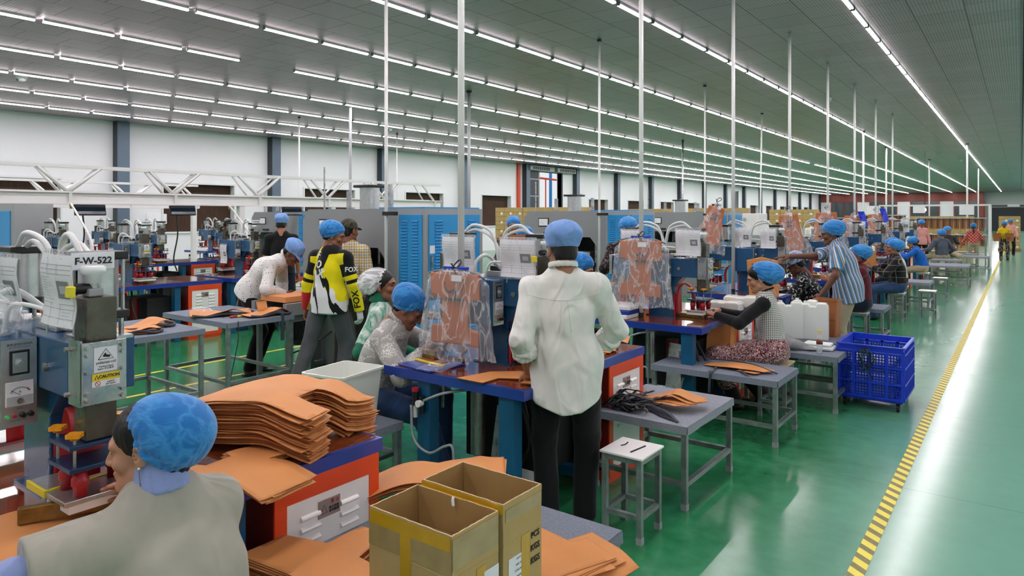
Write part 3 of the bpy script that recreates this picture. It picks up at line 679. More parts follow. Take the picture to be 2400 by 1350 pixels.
# ------------------------------------------------------------------ big grey presses with blue louvered cabinets
def make_big():
    e = empty('grey_press')
    # C-shaped body, local x from -1.55 (left) to 0 (cabinet), y 0 front
    z1 = 1.77; x0, x1 = -1.55, -.0
    pr = [(x0, 0), (x0, z1-.12), (x0+.1, z1), (x1, z1), (x1, 0), (x1-.16, 0), (x1-.16, 1.22), (x1-.28, 1.36), (x0+.34, 1.36), (x0+.2, 1.22), (x0+.2, 0)]
    b = MB(); 
    b.box(x0, x0+.2, 0, 1.1, 0, 1.22, MATS['press_grey']); b.box(x1-.16, x1, 0, 1.1, 0, 1.22, MATS['press_grey'])
    top = [(x0, 1.22), (x0, z1-.12), (x0+.1, z1), (x1, z1), (x1, 1.22), (x1-.16, 1.22), (x1-.28, 1.36), (x0+.34, 1.36), (x0+.2, 1.22)]
    b.prism(top, 0, 1.1, MATS['press_grey'], 'y'); b.box(x0, x0+.26, -.05, 1.15, 0, .05, MATS['press_grey'])
    b.build('press_frame', e)
    i = MB().box(x0+.2, x1-.16, .95, 1.05, .0, 1.36, mat('inner_grey', '#55585b', .5, .3)).box(x0+.2, x1-.16, .1, .95, .0, .62, MATS['press_grey']).box(x0+.22, x1-.18, .12, .9, .62, .70, MATS['steel'])
    i.box(x0+.5, x1-.4, .2, .8, .95, 1.12, MATS['aluminium']).box(x0+.4, x1-.3, .15, .85, .88, .95, MATS['black'])
    for xx in (x0+.42, x1-.3):
        for yy in (.25, .8): i.cyl((xx, yy, .7), (xx, yy, 1.36), .035, m=MATS['steel'])
    i.build('press_ram', e)
    mt = MB().box(x0+.3, x0+.5, -.008, 0, 1.52, 1.66, MATS['black'], .002).box(x0+.315, x0+.485, -.012, -.008, 1.535, 1.645, MATS['paper']).tube([(x0+.4, -.014, 1.56), (x0+.36, -.014, 1.61)], .001, MATS['ink'], 4)
    mt.build('pressure_gauge', e)
    MB().box(x0+.42, x0+.6, -.03, 0, 1.40, 1.43, MATS['black']).build('limit_switch', e)
    c = MB(); c.cyl((-.75, .30, z1), (-.75, .30, z1+.24), .11, m=MATS['aluminium'], n=28).box(-.88, -.62, .17, .43, z1+.24, z1+.27, MATS['black'], .008)
    c.build('ram_cylinder', e)
    for (xx, yy, hh) in ((-1.1, .30, .21), (-.41, .30, .21), (-.95, .8, .3), (-1.48, .25, .5)): MB().cyl((xx, yy, z1), (xx, yy, z1+hh), .03 if hh < .5 else .01, m=MATS['steel']).build('guide_rod', e)
    # cabinet
    k = MB().box(0, .39, 0, .9, 0, 1.77, MATS['cab_grey']).box(-.3, .36, .03, .88, 1.77, 1.785, MATS['louver_blue']); k = k.build('cabinet', e)
    for z0_, z1_, nm, nl in ((.74, 1.71, 'door', 28), (.08, .66, 'lower_door', 15)):
        d = MB().box(.035, .36, -.012, 0, z0_, z1_, MATS['louver_blue'], .003)
        for cx in (.12, .27): louvers(d, cx, z1_-.07, nl, .085, .031, -.012, MATS['louver_blue'], 'y', .018, .012)
        d.build(nm, k)
        d = MB().box(.39, .402, .05, .84, z0_, z1_, MATS['louver_blue'], .003)
        for cy in (.19, .70): louvers(d, cy, z1_-.07, nl, .11, .031, .402, MATS['louver_blue'], 'x', .018, .012)
        d = d.build(nm, k)
        if nl > 20: MB().box(.402, .42, .07, .09, 1.16, 1.30, MATS['steel']).box(.402, .405, .06, .13, 1.32, 1.40, MATS['paper']).build('handle', d)
    return e
big0 = make_big(); bt_ = tree_of(big0)
for i, (x, y, lb) in enumerate(((-5.1, 4.88, 'large grey press with blue louvered cabinet behind the two standing men'), (-5.1, 9.25, 'large grey press with blue louvered cabinet behind the blue-capped white-shirt man'),
                (-5.15, 13.7, 'large grey press with blue louvered cabinet behind the tied hanging bag'), (-11.2, 8.1, 'grey press beside the man in the black T-shirt, far left of the blue cabinets'))):
    o = big0 if i == 0 else copy_tree(bt_); o.location = (x, y, 0)
    tag(o, lb, 'press', 'large grey presses with blue cabinets')
def pole(x, y, z0, lb, r=.018, m=None, lean=0):
    e = tag(empty('ceiling_pole', (x, y, 0)), lb, 'pole')
    MB().tube([(0, 0, z0), (lean, 0, H)], r, m or MATS['white_paint'], 12).build('pole_tube', e); MB().cyl((lean, 0, H-.03), (lean, 0, H), r*1.8, m=MATS['black'], n=12).build('ceiling_socket', e)
    return e
for i, (x, y, lb) in enumerate(((-5.13, 4.76, 'tall white pole clamped at the corner of the nearest blue louvered cabinet'), (-5.13, 9.1, 'tall white pole at the corner of the second blue louvered cabinet'), (-5.2, 13.6, 'tall white pole at the corner of the third blue louvered cabinet'))):
    e = pole(x, y, 0, lb); MB().box(-.03, .14, -.03, .03, 1.70, 1.74, MATS['black'], .004).build('clamp', e)
pole(-9.5, 11.2, 0, 'grey steel pole standing behind the nearest blue cabinet', .035, MATS['cab_grey'])
pole(-13.0, 10.9, 0, 'grey steel pole standing behind the white truss', .035, MATS['cab_grey'])
pole(-15.7, 11.4, 0, 'thin white pole left of the grey steel pole behind the truss', .02)
pole(-16.3, 15.6, 0, 'thin white pole right of the cylinder-topped grey press', .02)
pole(-9.6, 23.0, 0, 'thin grey pole behind the second machine bay', .03, MATS['steel'])
pole(-5.5, 18.2, 0, 'slim white pole over the third machine bay leaning slightly', .02, None, .08)
for k, (x, y) in enumerate(((-4.2, 30), (-3.5, 38), (-1.6, 30.5), (-4, 24), (-1.9, 46))):
    pole(x, y, 0, ['far slim white pole in front of the red partition', 'farther slim white pole before the red partition', 'far slim white pole above the bag racks', 'slim white pole left of the rack canopy', 'farthest slim white pole at the aisle side'][k], .03)
# ------------------------------------------------------------------ white truss gantries with monitors
def truss(x, ya, yb, lb, posts=()):
    e = tag(empty('white_truss', (x, 0, 0)), lb, 'truss', 'white overhead trusses'); wm = MATS['white_paint']
    a = MB().box(-.02, .02, ya, yb, 1.87, 1.89, wm).box(-.06, .06, ya, yb, 2.02, 2.04, wm).box(-.01, .01, ya, yb, 1.88, 2.03, wm).box(-.06, .06, ya, yb, 1.86, 1.88, wm)
    y = ya
    while y <= yb: a.box(-.055, .055, y-.02, y+.02, 1.87, 2.04, wm); y += 1.5
    a.build('bottom_beam', e)
    MB().box(-.025, .025, ya, yb-.0, 2.375, 2.42, wm).box(-.35, -.31, ya, yb, 2.385, 2.41, wm).build('top_chord', e)
    MB().box(-.37, -.33, ya, yb, 2.02, 2.06, wm).build('rear_chord', e)
    y = ya; k = 0
    while y < yb-.7:
        for a_, r_ in ((((0, y, 2.04), (0, y+.42, 2.40)), .03), (((0, y+1.1, 2.40), (0, y+1.48, 2.04)), .03), (((-.35, y+.1, 2.04), (-.35, y+.5, 2.40)), .022), (((-.35, y+1.2, 2.40), (-.35, y+1.5, 2.04)), .022)):
            MB().tube(a_, r_, wm, 4).build('brace', e)
        y += 1.5
    for y in posts: MB().box(-.05, .05, y-.05, y+.05, 0, 1.87, wm).build('post', e)
truss(-10.8, -.5, 11.7, 'long white steel truss carrying cables in front of the brown windows', (-.4, 6.65, 8.6, 11.5))
truss(-15.6, -2, 8.5, 'second white truss seen behind the long one at the left', (-1.8, 8.4))
for i, (y, lb) in enumerate(((4.12, 'black flat monitor hanging under the truss at far left'), (5.5, 'black flat monitor under the truss in the middle of the left bay'), (7.58, 'black flat monitor under the truss beside the white post'))):
    e = tag(empty('monitor', (-10.95, y, 0)), lb, 'monitor', 'black monitors under the truss')
    M_ = Matrix.Rotation(radians(24), 4, 'Y')
    Mx = Matrix.Translation((0, 0, 1.79)) @ Matrix.Rotation(radians(-14), 4, 'Y')
    MB().box(-.02, .02, -.0, .42, -.09, .07, MATS['black'], .006, M=Mx).build('casing', e)
    MB().box(.02, .022, .012, .408, -.08, .06, mat('screen', '#1a2238', .12, 0, coat=.6), M=Mx).build('screen', e)
    MB().box(-.05, -.03, .2, .24, 1.80, 1.87, MATS['black']).build('bracket', e)
    if i < 2: MB().tube(smooth_path([(-.03, .12, 1.78), (-.02, .14, 1.4), (-.03, .08, 1.0), (0, .12, .8)]), .012, MATS['black'], 6).build('cable', e)
def dropline(x, y, z0, lb):
    e = tag(MB().tube(smooth_path([(x, y, 1.87), (x+.22, y, 1.72), (x+.66, y+.02, 1.3), (x+.68, y, z0)]), .014, MATS['white_paint'], 8)  .tube([(x, y, 1.87), (x+.02, y, 1.80)], .018, mat('ochre', '#9c8428', .5), 8).build('drop_hose'), lb, 'hose', 'hoses dropping from the truss')
dropline(-10.75, 4.0, .803, 'pale hose dropping from the truss beside the first monitor'); dropline(-10.75, 6.4, .803, 'pale hose dropping from the truss left of the bending man')

e = tag(empty('tool_cabinet', (-15.0, 4.35, 0)), 'tall grey cabinet with a bright blue door cut by the left photo edge', 'cabinet')
MB().box(0, .95, 0, .6, 0, 1.93, MATS['cab_grey'], .01).build('cabinet_body', e); d = MB().box(.0, .78, -.015, 0, .1, 1.78, MATS['louver_blue'], .004).build('door', e); MB().box(.72, .76, -.04, -.015, 1.0, 1.15, MATS['louver_blue']).build('handle', d)
# ------------------------------------------------------------------ bodies from smooth implicit shapes
def V(*a): return np.array(a, float)
def nrm(v): v = np.asarray(v, float); return v/(np.linalg.norm(v)+1e-12)
def rotm(axis, deg):
    a = nrm(axis); t = radians(deg); K = np.array([[0, -a[2], a[1]], [a[2], 0, -a[0]], [-a[1], a[0], 0]]); return np.eye(3)+sin(t)*K+(1-cos(t))*K@K
class Field:
    def __init__(s, h, k=.02): s.h = h; s.k = k; s.p = []
    def cone(s, a, b, ra, rb, k=None, sq=None, op='u', cut=None):
        """rounded cone a->b; sq=(dir, factor) flattens along dir; cut=[(point, normal)] trims the half space beyond"""
        a = np.asarray(a, float); b = np.asarray(b, float); r = max(ra, rb)
        s.p.append(('c', a, b, ra, rb, s.k if k is None else k, sq, op, cut, np.minimum(a, b)-r, np.maximum(a, b)+r)); return s
    def chain(s, pts, rs, k=None, sq=None, op='u', cut=None):
        for i in range(len(pts)-1): s.cone(pts[i], pts[i+1], rs[i], rs[i+1], k, sq, op, cut)
        return s
    def ell(s, c, r, R=None, k=None, op='u', cut=None):
        c = np.asarray(c, float); r = np.asarray(r, float); m = max(r)
        s.p.append(('e', c, r, np.eye(3) if R is None else R, None, s.k if k is None else k, None, op, cut, c-m, c+m)); return s
    def mesh(s, post=None, pad=None):
        h = s.h; U = [q for q in s.p if q[7] == 'u']; kk = max(q[5] for q in s.p)
        lo = np.min([q[9] for q in U], 0)-3*h-kk; hi = np.max([q[10] for q in U], 0)+3*h+kk
        n = np.ceil((hi-lo)/h).astype(int)+1
        D = np.full(n, .2, np.float32); ax = [lo[i]+h*np.arange(n[i]) for i in range(3)]
        for q in s.p:
            ty, A, B, C, E, k, sq, op, cut, l, u_ = q; pd = k+3*h
            i0 = np.maximum(((l-pd-lo)/h).astype(int), 0); i1 = np.minimum(((u_+pd-lo)/h).astype(int)+2, n)
            if (i1 <= i0).any(): continue
            X, Y, Z = np.meshgrid(ax[0][i0[0]:i1[0]], ax[1][i0[1]:i1[1]], ax[2][i0[2]:i1[2]], indexing='ij')
            P = np.stack([X, Y, Z], -1)
            if ty == 'c':
                Q = P
                if sq is not None:
                    dn, f = sq; dn = nrm(dn); mid = (A+B)/2; Q = P+((P-mid)@dn)[..., None]*dn*(f-1)
                    A2 = A+((A-mid)@dn)*dn*(f-1); B2 = B+((B-mid)@dn)*dn*(f-1)
                else: A2, B2 = A, B
                ba = B2-A2; L = ba@ba+1e-12; t = np.clip(((Q-A2)@ba)/L, 0, 1)
                d = np.linalg.norm(Q-A2-t[..., None]*ba, axis=-1)-(C+(E-C)*t)
            else:
                Q = (P-A)@C; k0 = np.linalg.norm(Q/B, axis=-1); k1 = np.linalg.norm(Q/(B*B), axis=-1)+1e-9; d = k0*(k0-1)/k1
            if cut:
                for (cp, cn) in cut: d = np.maximum(d, (P-np.asarray(cp))@nrm(cn))
            S = D[i0[0]:i1[0], i0[1]:i1[1], i0[2]:i1[2]]
            if op == 'u':
                hh = np.maximum(k-np.abs(S-d), 0)/max(k, 1e-6); S[...] = np.minimum(S, d)-hh*hh*k*.25
            elif op == 's':
                d = -d; hh = np.maximum(k-np.abs(S-d), 0)/max(k, 1e-6); S[...] = np.maximum(S, d)+hh*hh*k*.25
            else:
                pass
        s.D, s.lo = D, lo
        return surface_nets(D, lo, h)
def surface_nets(D, lo, h):
    ins = D < 0; n = D.shape
    c = np.zeros((n[0]-1, n[1]-1, n[2]-1), np.int8)
    for a in (0, 1):
        for b in (0, 1):
            for d in (0, 1): c += ins[a:n[0]-1+a, b:n[1]-1+b, d:n[2]-1+d]
    act = (c > 0) & (c < 8); I = np.argwhere(act); idx = -np.ones(act.shape, np.int64); idx[act] = np.arange(len(I))
    acc = np.zeros((len(I), 3)); cnt = np.zeros(len(I))
    cor = [(a, b, d) for a in (0, 1) for b in (0, 1) for d in (0, 1)]
    vals = {q: D[I[:, 0]+q[0], I[:, 1]+q[1], I[:, 2]+q[2]] for q in cor}
    for q in cor:
        for ax in range(3):
            if q[ax] == 0:
                r = list(q); r[ax] = 1; r = tuple(r); va, vb = vals[q], vals[r]; m = (va < 0) != (vb < 0)
                t = np.where(m, va/(va-vb+1e-20), 0); p = np.tile(np.array(q, float), (len(I), 1)); p[:, ax] += t
                acc[m] += p[m]; cnt[m] += 1
    verts = lo+h*(I+acc/np.maximum(cnt, 1)[:, None])
    F = []
    for ax in range(3):
        b, d = [(1, 2), (2, 0), (0, 1)][ax]
        sl0 = [slice(0, n[i]) for i in range(3)]; sl1 = list(sl0); sl0[ax] = slice(0, n[ax]-1); sl1[ax] = slice(1, n[ax])
        A = ins[tuple(sl0)]; B = ins[tuple(sl1)]; E = np.argwhere(A != B); E = E[(E[:, b] > 0) & (E[:, d] > 0) & (E[:, b] < n[b]-1) & (E[:, d] < n[d]-1)]
        if not len(E): continue
        def at_(ob, od): q = E.copy(); q[:, b] += ob; q[:, d] += od; return idx[q[:, 0], q[:, 1], q[:, 2]]
        f = np.stack([at_(-1, -1), at_(0, -1), at_(0, 0), at_(-1, 0)], 1); flip = ~A[E[:, 0], E[:, 1], E[:, 2]]
        f[flip] = f[flip][:, ::-1]; F.append(f)
    F = np.concatenate(F); F = F[(F >= 0).all(1)]
    return verts, F
def np_mesh(name, verts, faces, mats, mi=None, parent=None, smooth=True):
    me = bpy.data.meshes.new(name); nv, nf = len(verts), len(faces)
    me.vertices.add(nv); me.vertices.foreach_set('co', np.asarray(verts, np.float32).ravel())
    me.loops.add(nf*4); me.loops.foreach_set('vertex_index', np.asarray(faces, np.int32).ravel())
    me.polygons.add(nf); me.polygons.foreach_set('loop_start', np.arange(0, nf*4, 4, dtype=np.int32))
    me.polygons.foreach_set('loop_total', np.full(nf, 4, np.int32))
    me.polygons.foreach_set('use_smooth', np.full(nf, smooth))
    for m in mats: me.materials.append(m)
    if mi is not None: me.polygons.foreach_set('material_index', np.asarray(mi, np.int32))
    me.update(calc_edges=True); me.validate()
    o = bpy.data.objects.new(name, me); COL.objects.link(o)
    if parent: o.parent = parent
    return o
def vnormals(v, f):
    n = np.cross(v[f[:, 2]]-v[f[:, 0]], v[f[:, 3]]-v[f[:, 1]]); N = np.zeros_like(v)
    for i in range(4): np.add.at(N, f[:, i], n)
    return N/(np.linalg.norm(N, axis=1)[:, None]+1e-12)
_wr = np.random.default_rng(5)
_W = [(nrm(_wr.normal(size=3)), _wr.uniform(0, 6.3)) for _ in range(24)]
def waves(v, f0, n=6, off=0, stretch=(1, 1, 1)):
    """soft pseudo noise in [-1, 1]"""
    v = v*np.array(stretch); q = v+.35/f0*np.stack([np.sin(v@_W[(off+3) % 24][0]*f0*.7+1), np.sin(v@_W[(off+5) % 24][0]*f0*.8+2), np.sin(v@_W[(off+7) % 24][0]*f0*.6)], 1)*2
    s = 0
    for i in range(n):
        d, p = _W[(i+off) % 24]; s = s+np.sin(q@d*f0*(1+.23*i)+p)/(1+.3*i)
    return s/3.
def wrinkle(v, f, amp, f0=22, off=0, stretch=(1, 1, .45), sharp=True):
    N = vnormals(v, f); w = waves(v, f0, 6, off, stretch)
    if sharp: w = 1-2*np.abs(w)
    w2 = waves(v, f0*2.3, 5, off+4, stretch)
    return v+N*(amp*w+amp*.35*w2)[:, None]
# ---------------------------------------------------------------- heads (local: face +y, centre between the ears)
def head_mesh(male, h=.0042):
    F = Field(h, .012); j = 1. if male else .93
    F.ell((0, -.012, .038), (.073, .092, .080), k=.02)
    F.ell((0, .030, -.020), (.057*j, .062, .085), k=.03)
    F.ell((0, .056, -.085), (.032*j, .034, .026), k=.025)
    F.cone((-.045*j, .02, -.07), (-.02, .065, -.098), .02, .016, .025); F.cone((.045*j, .02, -.07), (.02, .065, -.098), .02, .016, .025)
    F.ell((0, .085, -.098), (.018, .014, .014), k=.02)                      # chin
    for s_ in (-1, 1):
        F.ell((s_*.040, .062, -.028), (.020, .018, .018), k=.02)             # cheek
        F.cone((s_*.012, .086, .022), (s_*.045, .072, .020), .010, .010, .014)   # brow
    F.cone((0, .088, .012), (0, .106, -.028), .0075, .0125, .010)             # nose
    for s_ in (-1, 1): F.ell((s_*.012, .098, -.032), (.009, .010, .008), k=.006)
    for s_ in (-1, 1): F.ell((s_*.030, .094, .004), (.017, .016, .011), k=.012, op='s')   # sockets
    for s_ in (-1, 1): F.ell((s_*.030, .070, .003), (.0150, .0145, .0125), k=.004)         # lids / ball
    F.cone((-.017, .088, -.058), (.017, .088, -.058), .0065, .0065, .006); F.ell((0, .091, -.057), (.013, .008, .006), k=.006)
    F.cone((-.014, .086, -.069), (.014, .086, -.069), .0075, .0075, .005); F.ell((0, .090, -.070), (.011, .008, .006), k=.005)
    for s_ in (-1, 1):                                                        # ears
        R = rotm((0, 0, 1), s_*-18)@rotm((1, 0, 0), -8)
        F.ell((s_*.077, -.008, -.006), (.0075, .019, .031), R, .008); F.ell((s_*.083, .001, -.002), (.005, .010, .017), R, .004, 's')
        F.ell((s_*.075, .002, -.034), (.006, .008, .009), k=.006)
    r = .056 if male else .047
    F.cone((0, -.022, -.055), (0, -.035, -.17), r, r+.002, .03, sq=((0, 1, 0), 1.02))
    v, f = F.mesh(); c = v[f].mean(1); mi = np.zeros(len(f), int)
    lip = (np.abs(c[:, 0]) < .019) & (c[:, 2] > -.076+.25*np.abs(c[:, 0])) & (c[:, 2] < -.053-.25*np.abs(c[:, 0])) & (c[:, 1] > .088)
    mi[lip] = 1
    br = (np.abs(c[:, 0]) > .012) & (np.abs(c[:, 0]) < .047) & (c[:, 1] > .06) & (np.abs(c[:, 2]-(.0235-.08*np.abs(np.abs(c[:, 0])-.028))) < .0042)
    mi[br] = 2
    eye = (np.abs(c[:, 2]-.0015) < .0035) & (np.abs(np.abs(c[:, 0])-.030) < .0125) & (c[:, 1] > .06); mi[eye] = 3
    return v, f, mi
HEADS = {}
def get_head(male):
    if male not in HEADS: HEADS[male] = head_mesh(male)
    return HEADS[male]
def hand_mesh(curl, spread=1., h=.0032):
    """right hand, wrist at origin, fingers along +y, palm facing -z, thumb towards -x"""
    F = Field(h, .008)
    F.cone((0, -.02, 0), (0, .02, 0), .026, .028, .012, sq=((0, 0, 1), 1.45)); 
    F.cone((-.014, .03, 0), (-.020, .082, 0), .022, .016, .012, sq=((0, 0, 1), 1.25)); F.cone((.014, .03, 0), (.024, .074, 0), .020, .015, .012, sq=((0, 0, 1), 1.25)); F.cone((0, .03, 0), (0, .084, 0), .022, .014, .012, sq=((0, 0, 1), 1.25))
    fi = [(-.027, .088, .078, .0082), (-.009, .092, .086, .0086), (.010, .088, .080, .0082), (.028, .078, .062, .0072)]
    for n_, (x, y, L, r) in enumerate(fi):
        p = np.array((x, y-.012, 0.)); a = 0; d0 = spread*(x*2.2); ds = [.46, .31, .23]; pts = [p]
        cc = curl[n_] if isinstance(curl, (list, tuple)) else curl
        for s_, q in zip((.75, 1.1, .7), ds):
            a += cc*s_; dr = np.array((sin(d0)*.6, cos(a), -sin(a))); p = p+nrm(dr)*L*q*1.12; pts.append(p)
        F.chain(pts, [r*1.12, r, r*.93, r*.84], .004)
    t = [np.array(q) for q in ((-.018, .018, -.008), (-.042, .046, -.018), (-.050, .072, -.028), (-.046, .094, -.036))]
    F.chain(t, [.017, .0125, .0105, .0088], .008)
    v, f = F.mesh(); return v, f
HANDS = {}
def get_hand(c):
    k = str(c)
    if k not in HANDS: HANDS[k] = hand_mesh(c)
    return HANDS[k]
# ---------------------------------------------------------------- hair and headwear in the head frame
CACHE = {}
def cached(key, fn):
    if key not in CACHE: CACHE[key] = fn()
    return CACHE[key]
def hair_short():
    F = Field(.005, .01); F.ell((0, -.016, .040), (.0785, .0975, .0865), k=.02); F.ell((0, -.062, -.03), (.062, .045, .062), k=.03)
    F.ell((0, .10, .0), (.085, .06, .06), k=.012, op='s'); F.ell((0, .065, -.06), (.11, .075, .09), k=.012, op='s')
    for s_ in (-1, 1): F.ell((s_*.085, -.002, -.012), (.022, .028, .04), k=.006, op='s')
    F.ell((0, -.06, -.13), (.1, .10, .078), k=.012, op='s')
    v, f = F.mesh(); return wrinkle(v, f, .0012, 160, 2, (1, 1, .3)), f
def hair_long(style):
    F = Field(.006, .014); F.ell((0, -.014, .038), (.079, .098, .086), k=.02); F.ell((0, -.055, -.03), (.068, .055, .07), k=.03)
    if style == 'tail': F.chain([(0, -.09, -.04), (0, -.115, -.10), (0, -.10, -.20), (0, -.085, -.30)], [.035, .032, .028, .012], .02)
    if style == 'bun': F.ell((0, -.115, .0), (.05, .045, .045), k=.02)
    F.ell((0, .10, -.005), (.066, .065, .062), k=.014, op='s'); F.ell((0, .07, -.07), (.13, .075, .075), k=.012, op='s')
    v, f = F.mesh(); return wrinkle(v, f, .0014, 140, 5, (1, 1, .25)), f
def bouffant(puff):
    """pleated hair net: puffed at the back, gathered in an elastic band; puff sets the size and droop"""
    b, z = puff; F = Field(.005, .03)
    F.ell((0, -.02, .052), (.088, .106, .085), k=.03); F.ell((0, -.055-b*.5, .045+z), (.088+b*.35, .085+b*.6, .075+b*.4), k=.05); F.ell((0, -.045, .0), (.082, .075, .05), k=.04)
    cut_n = nrm((0, .52, -1.)); F.p = [tuple(list(q[:8])+[[((0, .01, .012), cut_n)]]+list(q[9:])) for q in F.p]
    v, f = F.mesh(); c0 = np.array((0, -.03, .05))
    d = v-c0; el = (v-np.array((0, .01, .012)))@(-cut_n); th = np.arctan2(d[:, 0], -d[:, 1])
    N = vnormals(v, f); band = np.exp(-(np.maximum(el, 0)/.035)**2)
    w = np.sin(th*26+2*np.sin(th*5))*.0022*band*(el > .004)+np.sin(th*17+1.3*np.sin(th*9))*.0016*np.exp(-np.maximum(el, 0)/.06)
    w2 = (1-2*np.abs(waves(v, 30, 6, 3, (1, .35, 1))))*.0022*(1-band)+waves(v, 70, 5, 9, (1, .3, 1))*.0006
    pinch = -.005*np.exp(-((el-.010)/.007)**2)
    v = v+N*(w+w2+pinch)[:, None]; return v, f
def cap_flat(brim=True):
    """soft sewn work cap with a short brim"""
    F = Field(.0055, .02); F.ell((0, -.012, .062), (.090, .107, .092), k=.03); F.ell((0, -.045, .085), (.088, .088, .062), k=.05); F.ell((0, -.012, .03), (.083, .101, .05), k=.02)
    cn = nrm((0, .12, -1)); F.p = [tuple(list(q[:8])+[[((0, 0, .022), cn)]]+list(q[9:])) for q in F.p]
    if brim: F.ell((0, .085, .024), (.074, .066, .006), rotm((1, 0, 0), -16), k=.012)
    else: pass
    v, f = F.mesh(); hi = np.clip((v[:, 2]-.04)/.03, 0, 1)[:, None]; w = wrinkle(v, f, .0045, 26, 6, (1, .6, 1.2)); return v+(w-v)*hi, f
def cap_sports():
    F = Field(.0055, .012); F.ell((0, -.012, .045), (.083, .101, .080), k=.02)
    F.p = [tuple(list(q[:8])+[[((0, 0, .024), nrm((0, .1, -1)))]]+list(q[9:])) for q in F.p]; F.ell((0, .10, .03), (.065, .07, .005), rotm((1, 0, 0), -12), k=.006)
    return F.mesh()
def headwear_mat(kind):
    if kind in MATS: return MATS[kind]
    if kind == 'net_blue': col, al, dk = '#1f74bd', .94, '#0e4a86'
    elif kind == 'net_white': col, al, dk = '#d8dadb', .55, '#8a8c90'
    else: col, al, dk = '#2d84cf', .9, '#123'
    m = mat(kind, col, .75, 0, spec=.25, sheen=.3); nt, b = nodes(m); o_, v_ = xyz(nt)
    n = nt.nodes.new('ShaderNodeTexNoise'); n.inputs['Scale'].default_value = 20; n.inputs['Detail'].default_value = 5; n.inputs['Distortion'].default_value = .5
    mp = nt.nodes.new('ShaderNodeMapping'); mp.inputs['Scale'].default_value = (1, .28, .9); mp.inputs['Rotation'].default_value = (.5, 0, 0); nt.links.new(v_, mp.inputs[0]); nt.links.new(mp.outputs[0], n.inputs['Vector'])
    rg = vmath(nt, 'ABSOLUTE', vmath(nt, 'SUBTRACT', n.outputs['Fac'], .5)); r = nt.nodes.new('ShaderNodeMapRange'); r.inputs[1].default_value = 0; r.inputs[2].default_value = .10; nt.links.new(rg, r.inputs[0])
    nt.links.new(mixc(nt, r.outputs[0], lin('#3c8fd2' if kind == 'net_blue' else '#f2f3f4'), lin(col)), b.inputs['Base Color'])
    nt.links.new(vmath(nt, 'SUBTRACT', 1.0, vmath(nt, 'MULTIPLY', r.outputs[0], 1-al)), b.inputs['Alpha'])
    bp = nt.nodes.new('ShaderNodeBump'); bp.inputs['Strength'].default_value = .5; bp.inputs['Distance'].default_value = .004; bp.invert = True; nt.links.new(r.outputs[0], bp.inputs['Height']); nt.links.new(bp.outputs[0], b.inputs['Normal'])
    return m
def fabric(name, color, amt=.2, weave=500, noise=.06, **kw):
    if name in MATS: return MATS[name]
    m = mat(name, color, .85, 0, noise=noise, nscale=9, spec=.2, sheen=.15, **kw); nt, b = nodes(m); o_, v_ = xyz(nt, scale=(1, 1, .45))
    n = nt.nodes.new('ShaderNodeTexNoise'); n.inputs['Scale'].default_value = 6; n.inputs['Detail'].default_value = 1.5; n.inputs['Distortion'].default_value = 1.2; nt.links.new(v_, n.inputs['Vector'])
    rg = vmath(nt, 'ABSOLUTE', vmath(nt, 'SUBTRACT', n.outputs['Fac'], .5)); r = nt.nodes.new('ShaderNodeMapRange'); r.interpolation_type = 'SMOOTHSTEP'; r.inputs[1].default_value = 0; r.inputs[2].default_value = .16; nt.links.new(rg, r.inputs[0])
    b1 = nt.nodes.new('ShaderNodeBump'); b1.inputs['Strength'].default_value = amt; b1.inputs['Distance'].default_value = .02; b1.invert = True; nt.links.new(r.outputs[0], b1.inputs['Height'])
    n2 = nt.nodes.new('ShaderNodeTexNoise'); n2.inputs['Scale'].default_value = weave; b2 = nt.nodes.new('ShaderNodeBump'); b2.inputs['Strength'].default_value = .12; b2.inputs['Distance'].default_value = .001
    tc = nt.nodes.new('ShaderNodeTexCoord'); nt.links.new(tc.outputs['Object'], n2.inputs['Vector']); nt.links.new(n2.outputs['Fac'], b2.inputs['Height']); nt.links.new(b1.outputs[0], b2.inputs['Normal']); nt.links.new(b2.outputs[0], b.inputs['Normal'])
    return m
def base_color(m, sock_fn):
    nt, b = nodes(m); nt.links.new(sock_fn(nt), b.inputs['Base Color']); return m
def perp(d, hint):
    d = nrm(d); u = np.asarray(hint, float); u = u-d*(u@d); return nrm(u)
def ik(a, b, l1, l2, hint):
    d = b-a; L = np.linalg.norm(d)
    if L > (l1+l2)*.995: b = a+d/L*(l1+l2)*.995; d = b-a; L = np.linalg.norm(d)
    c = (l1*l1-l2*l2+L*L)/(2*L); hh = sqrt(max(l1*l1-c*c, 0)); return a+d/L*c+perp(d, hint)*hh, b
def frame(f, up):
    """columns right, forward, up"""
    f = nrm(f); r = nrm(np.cross(f, up)); u = np.cross(r, f); return np.stack([r, f, u], 1)
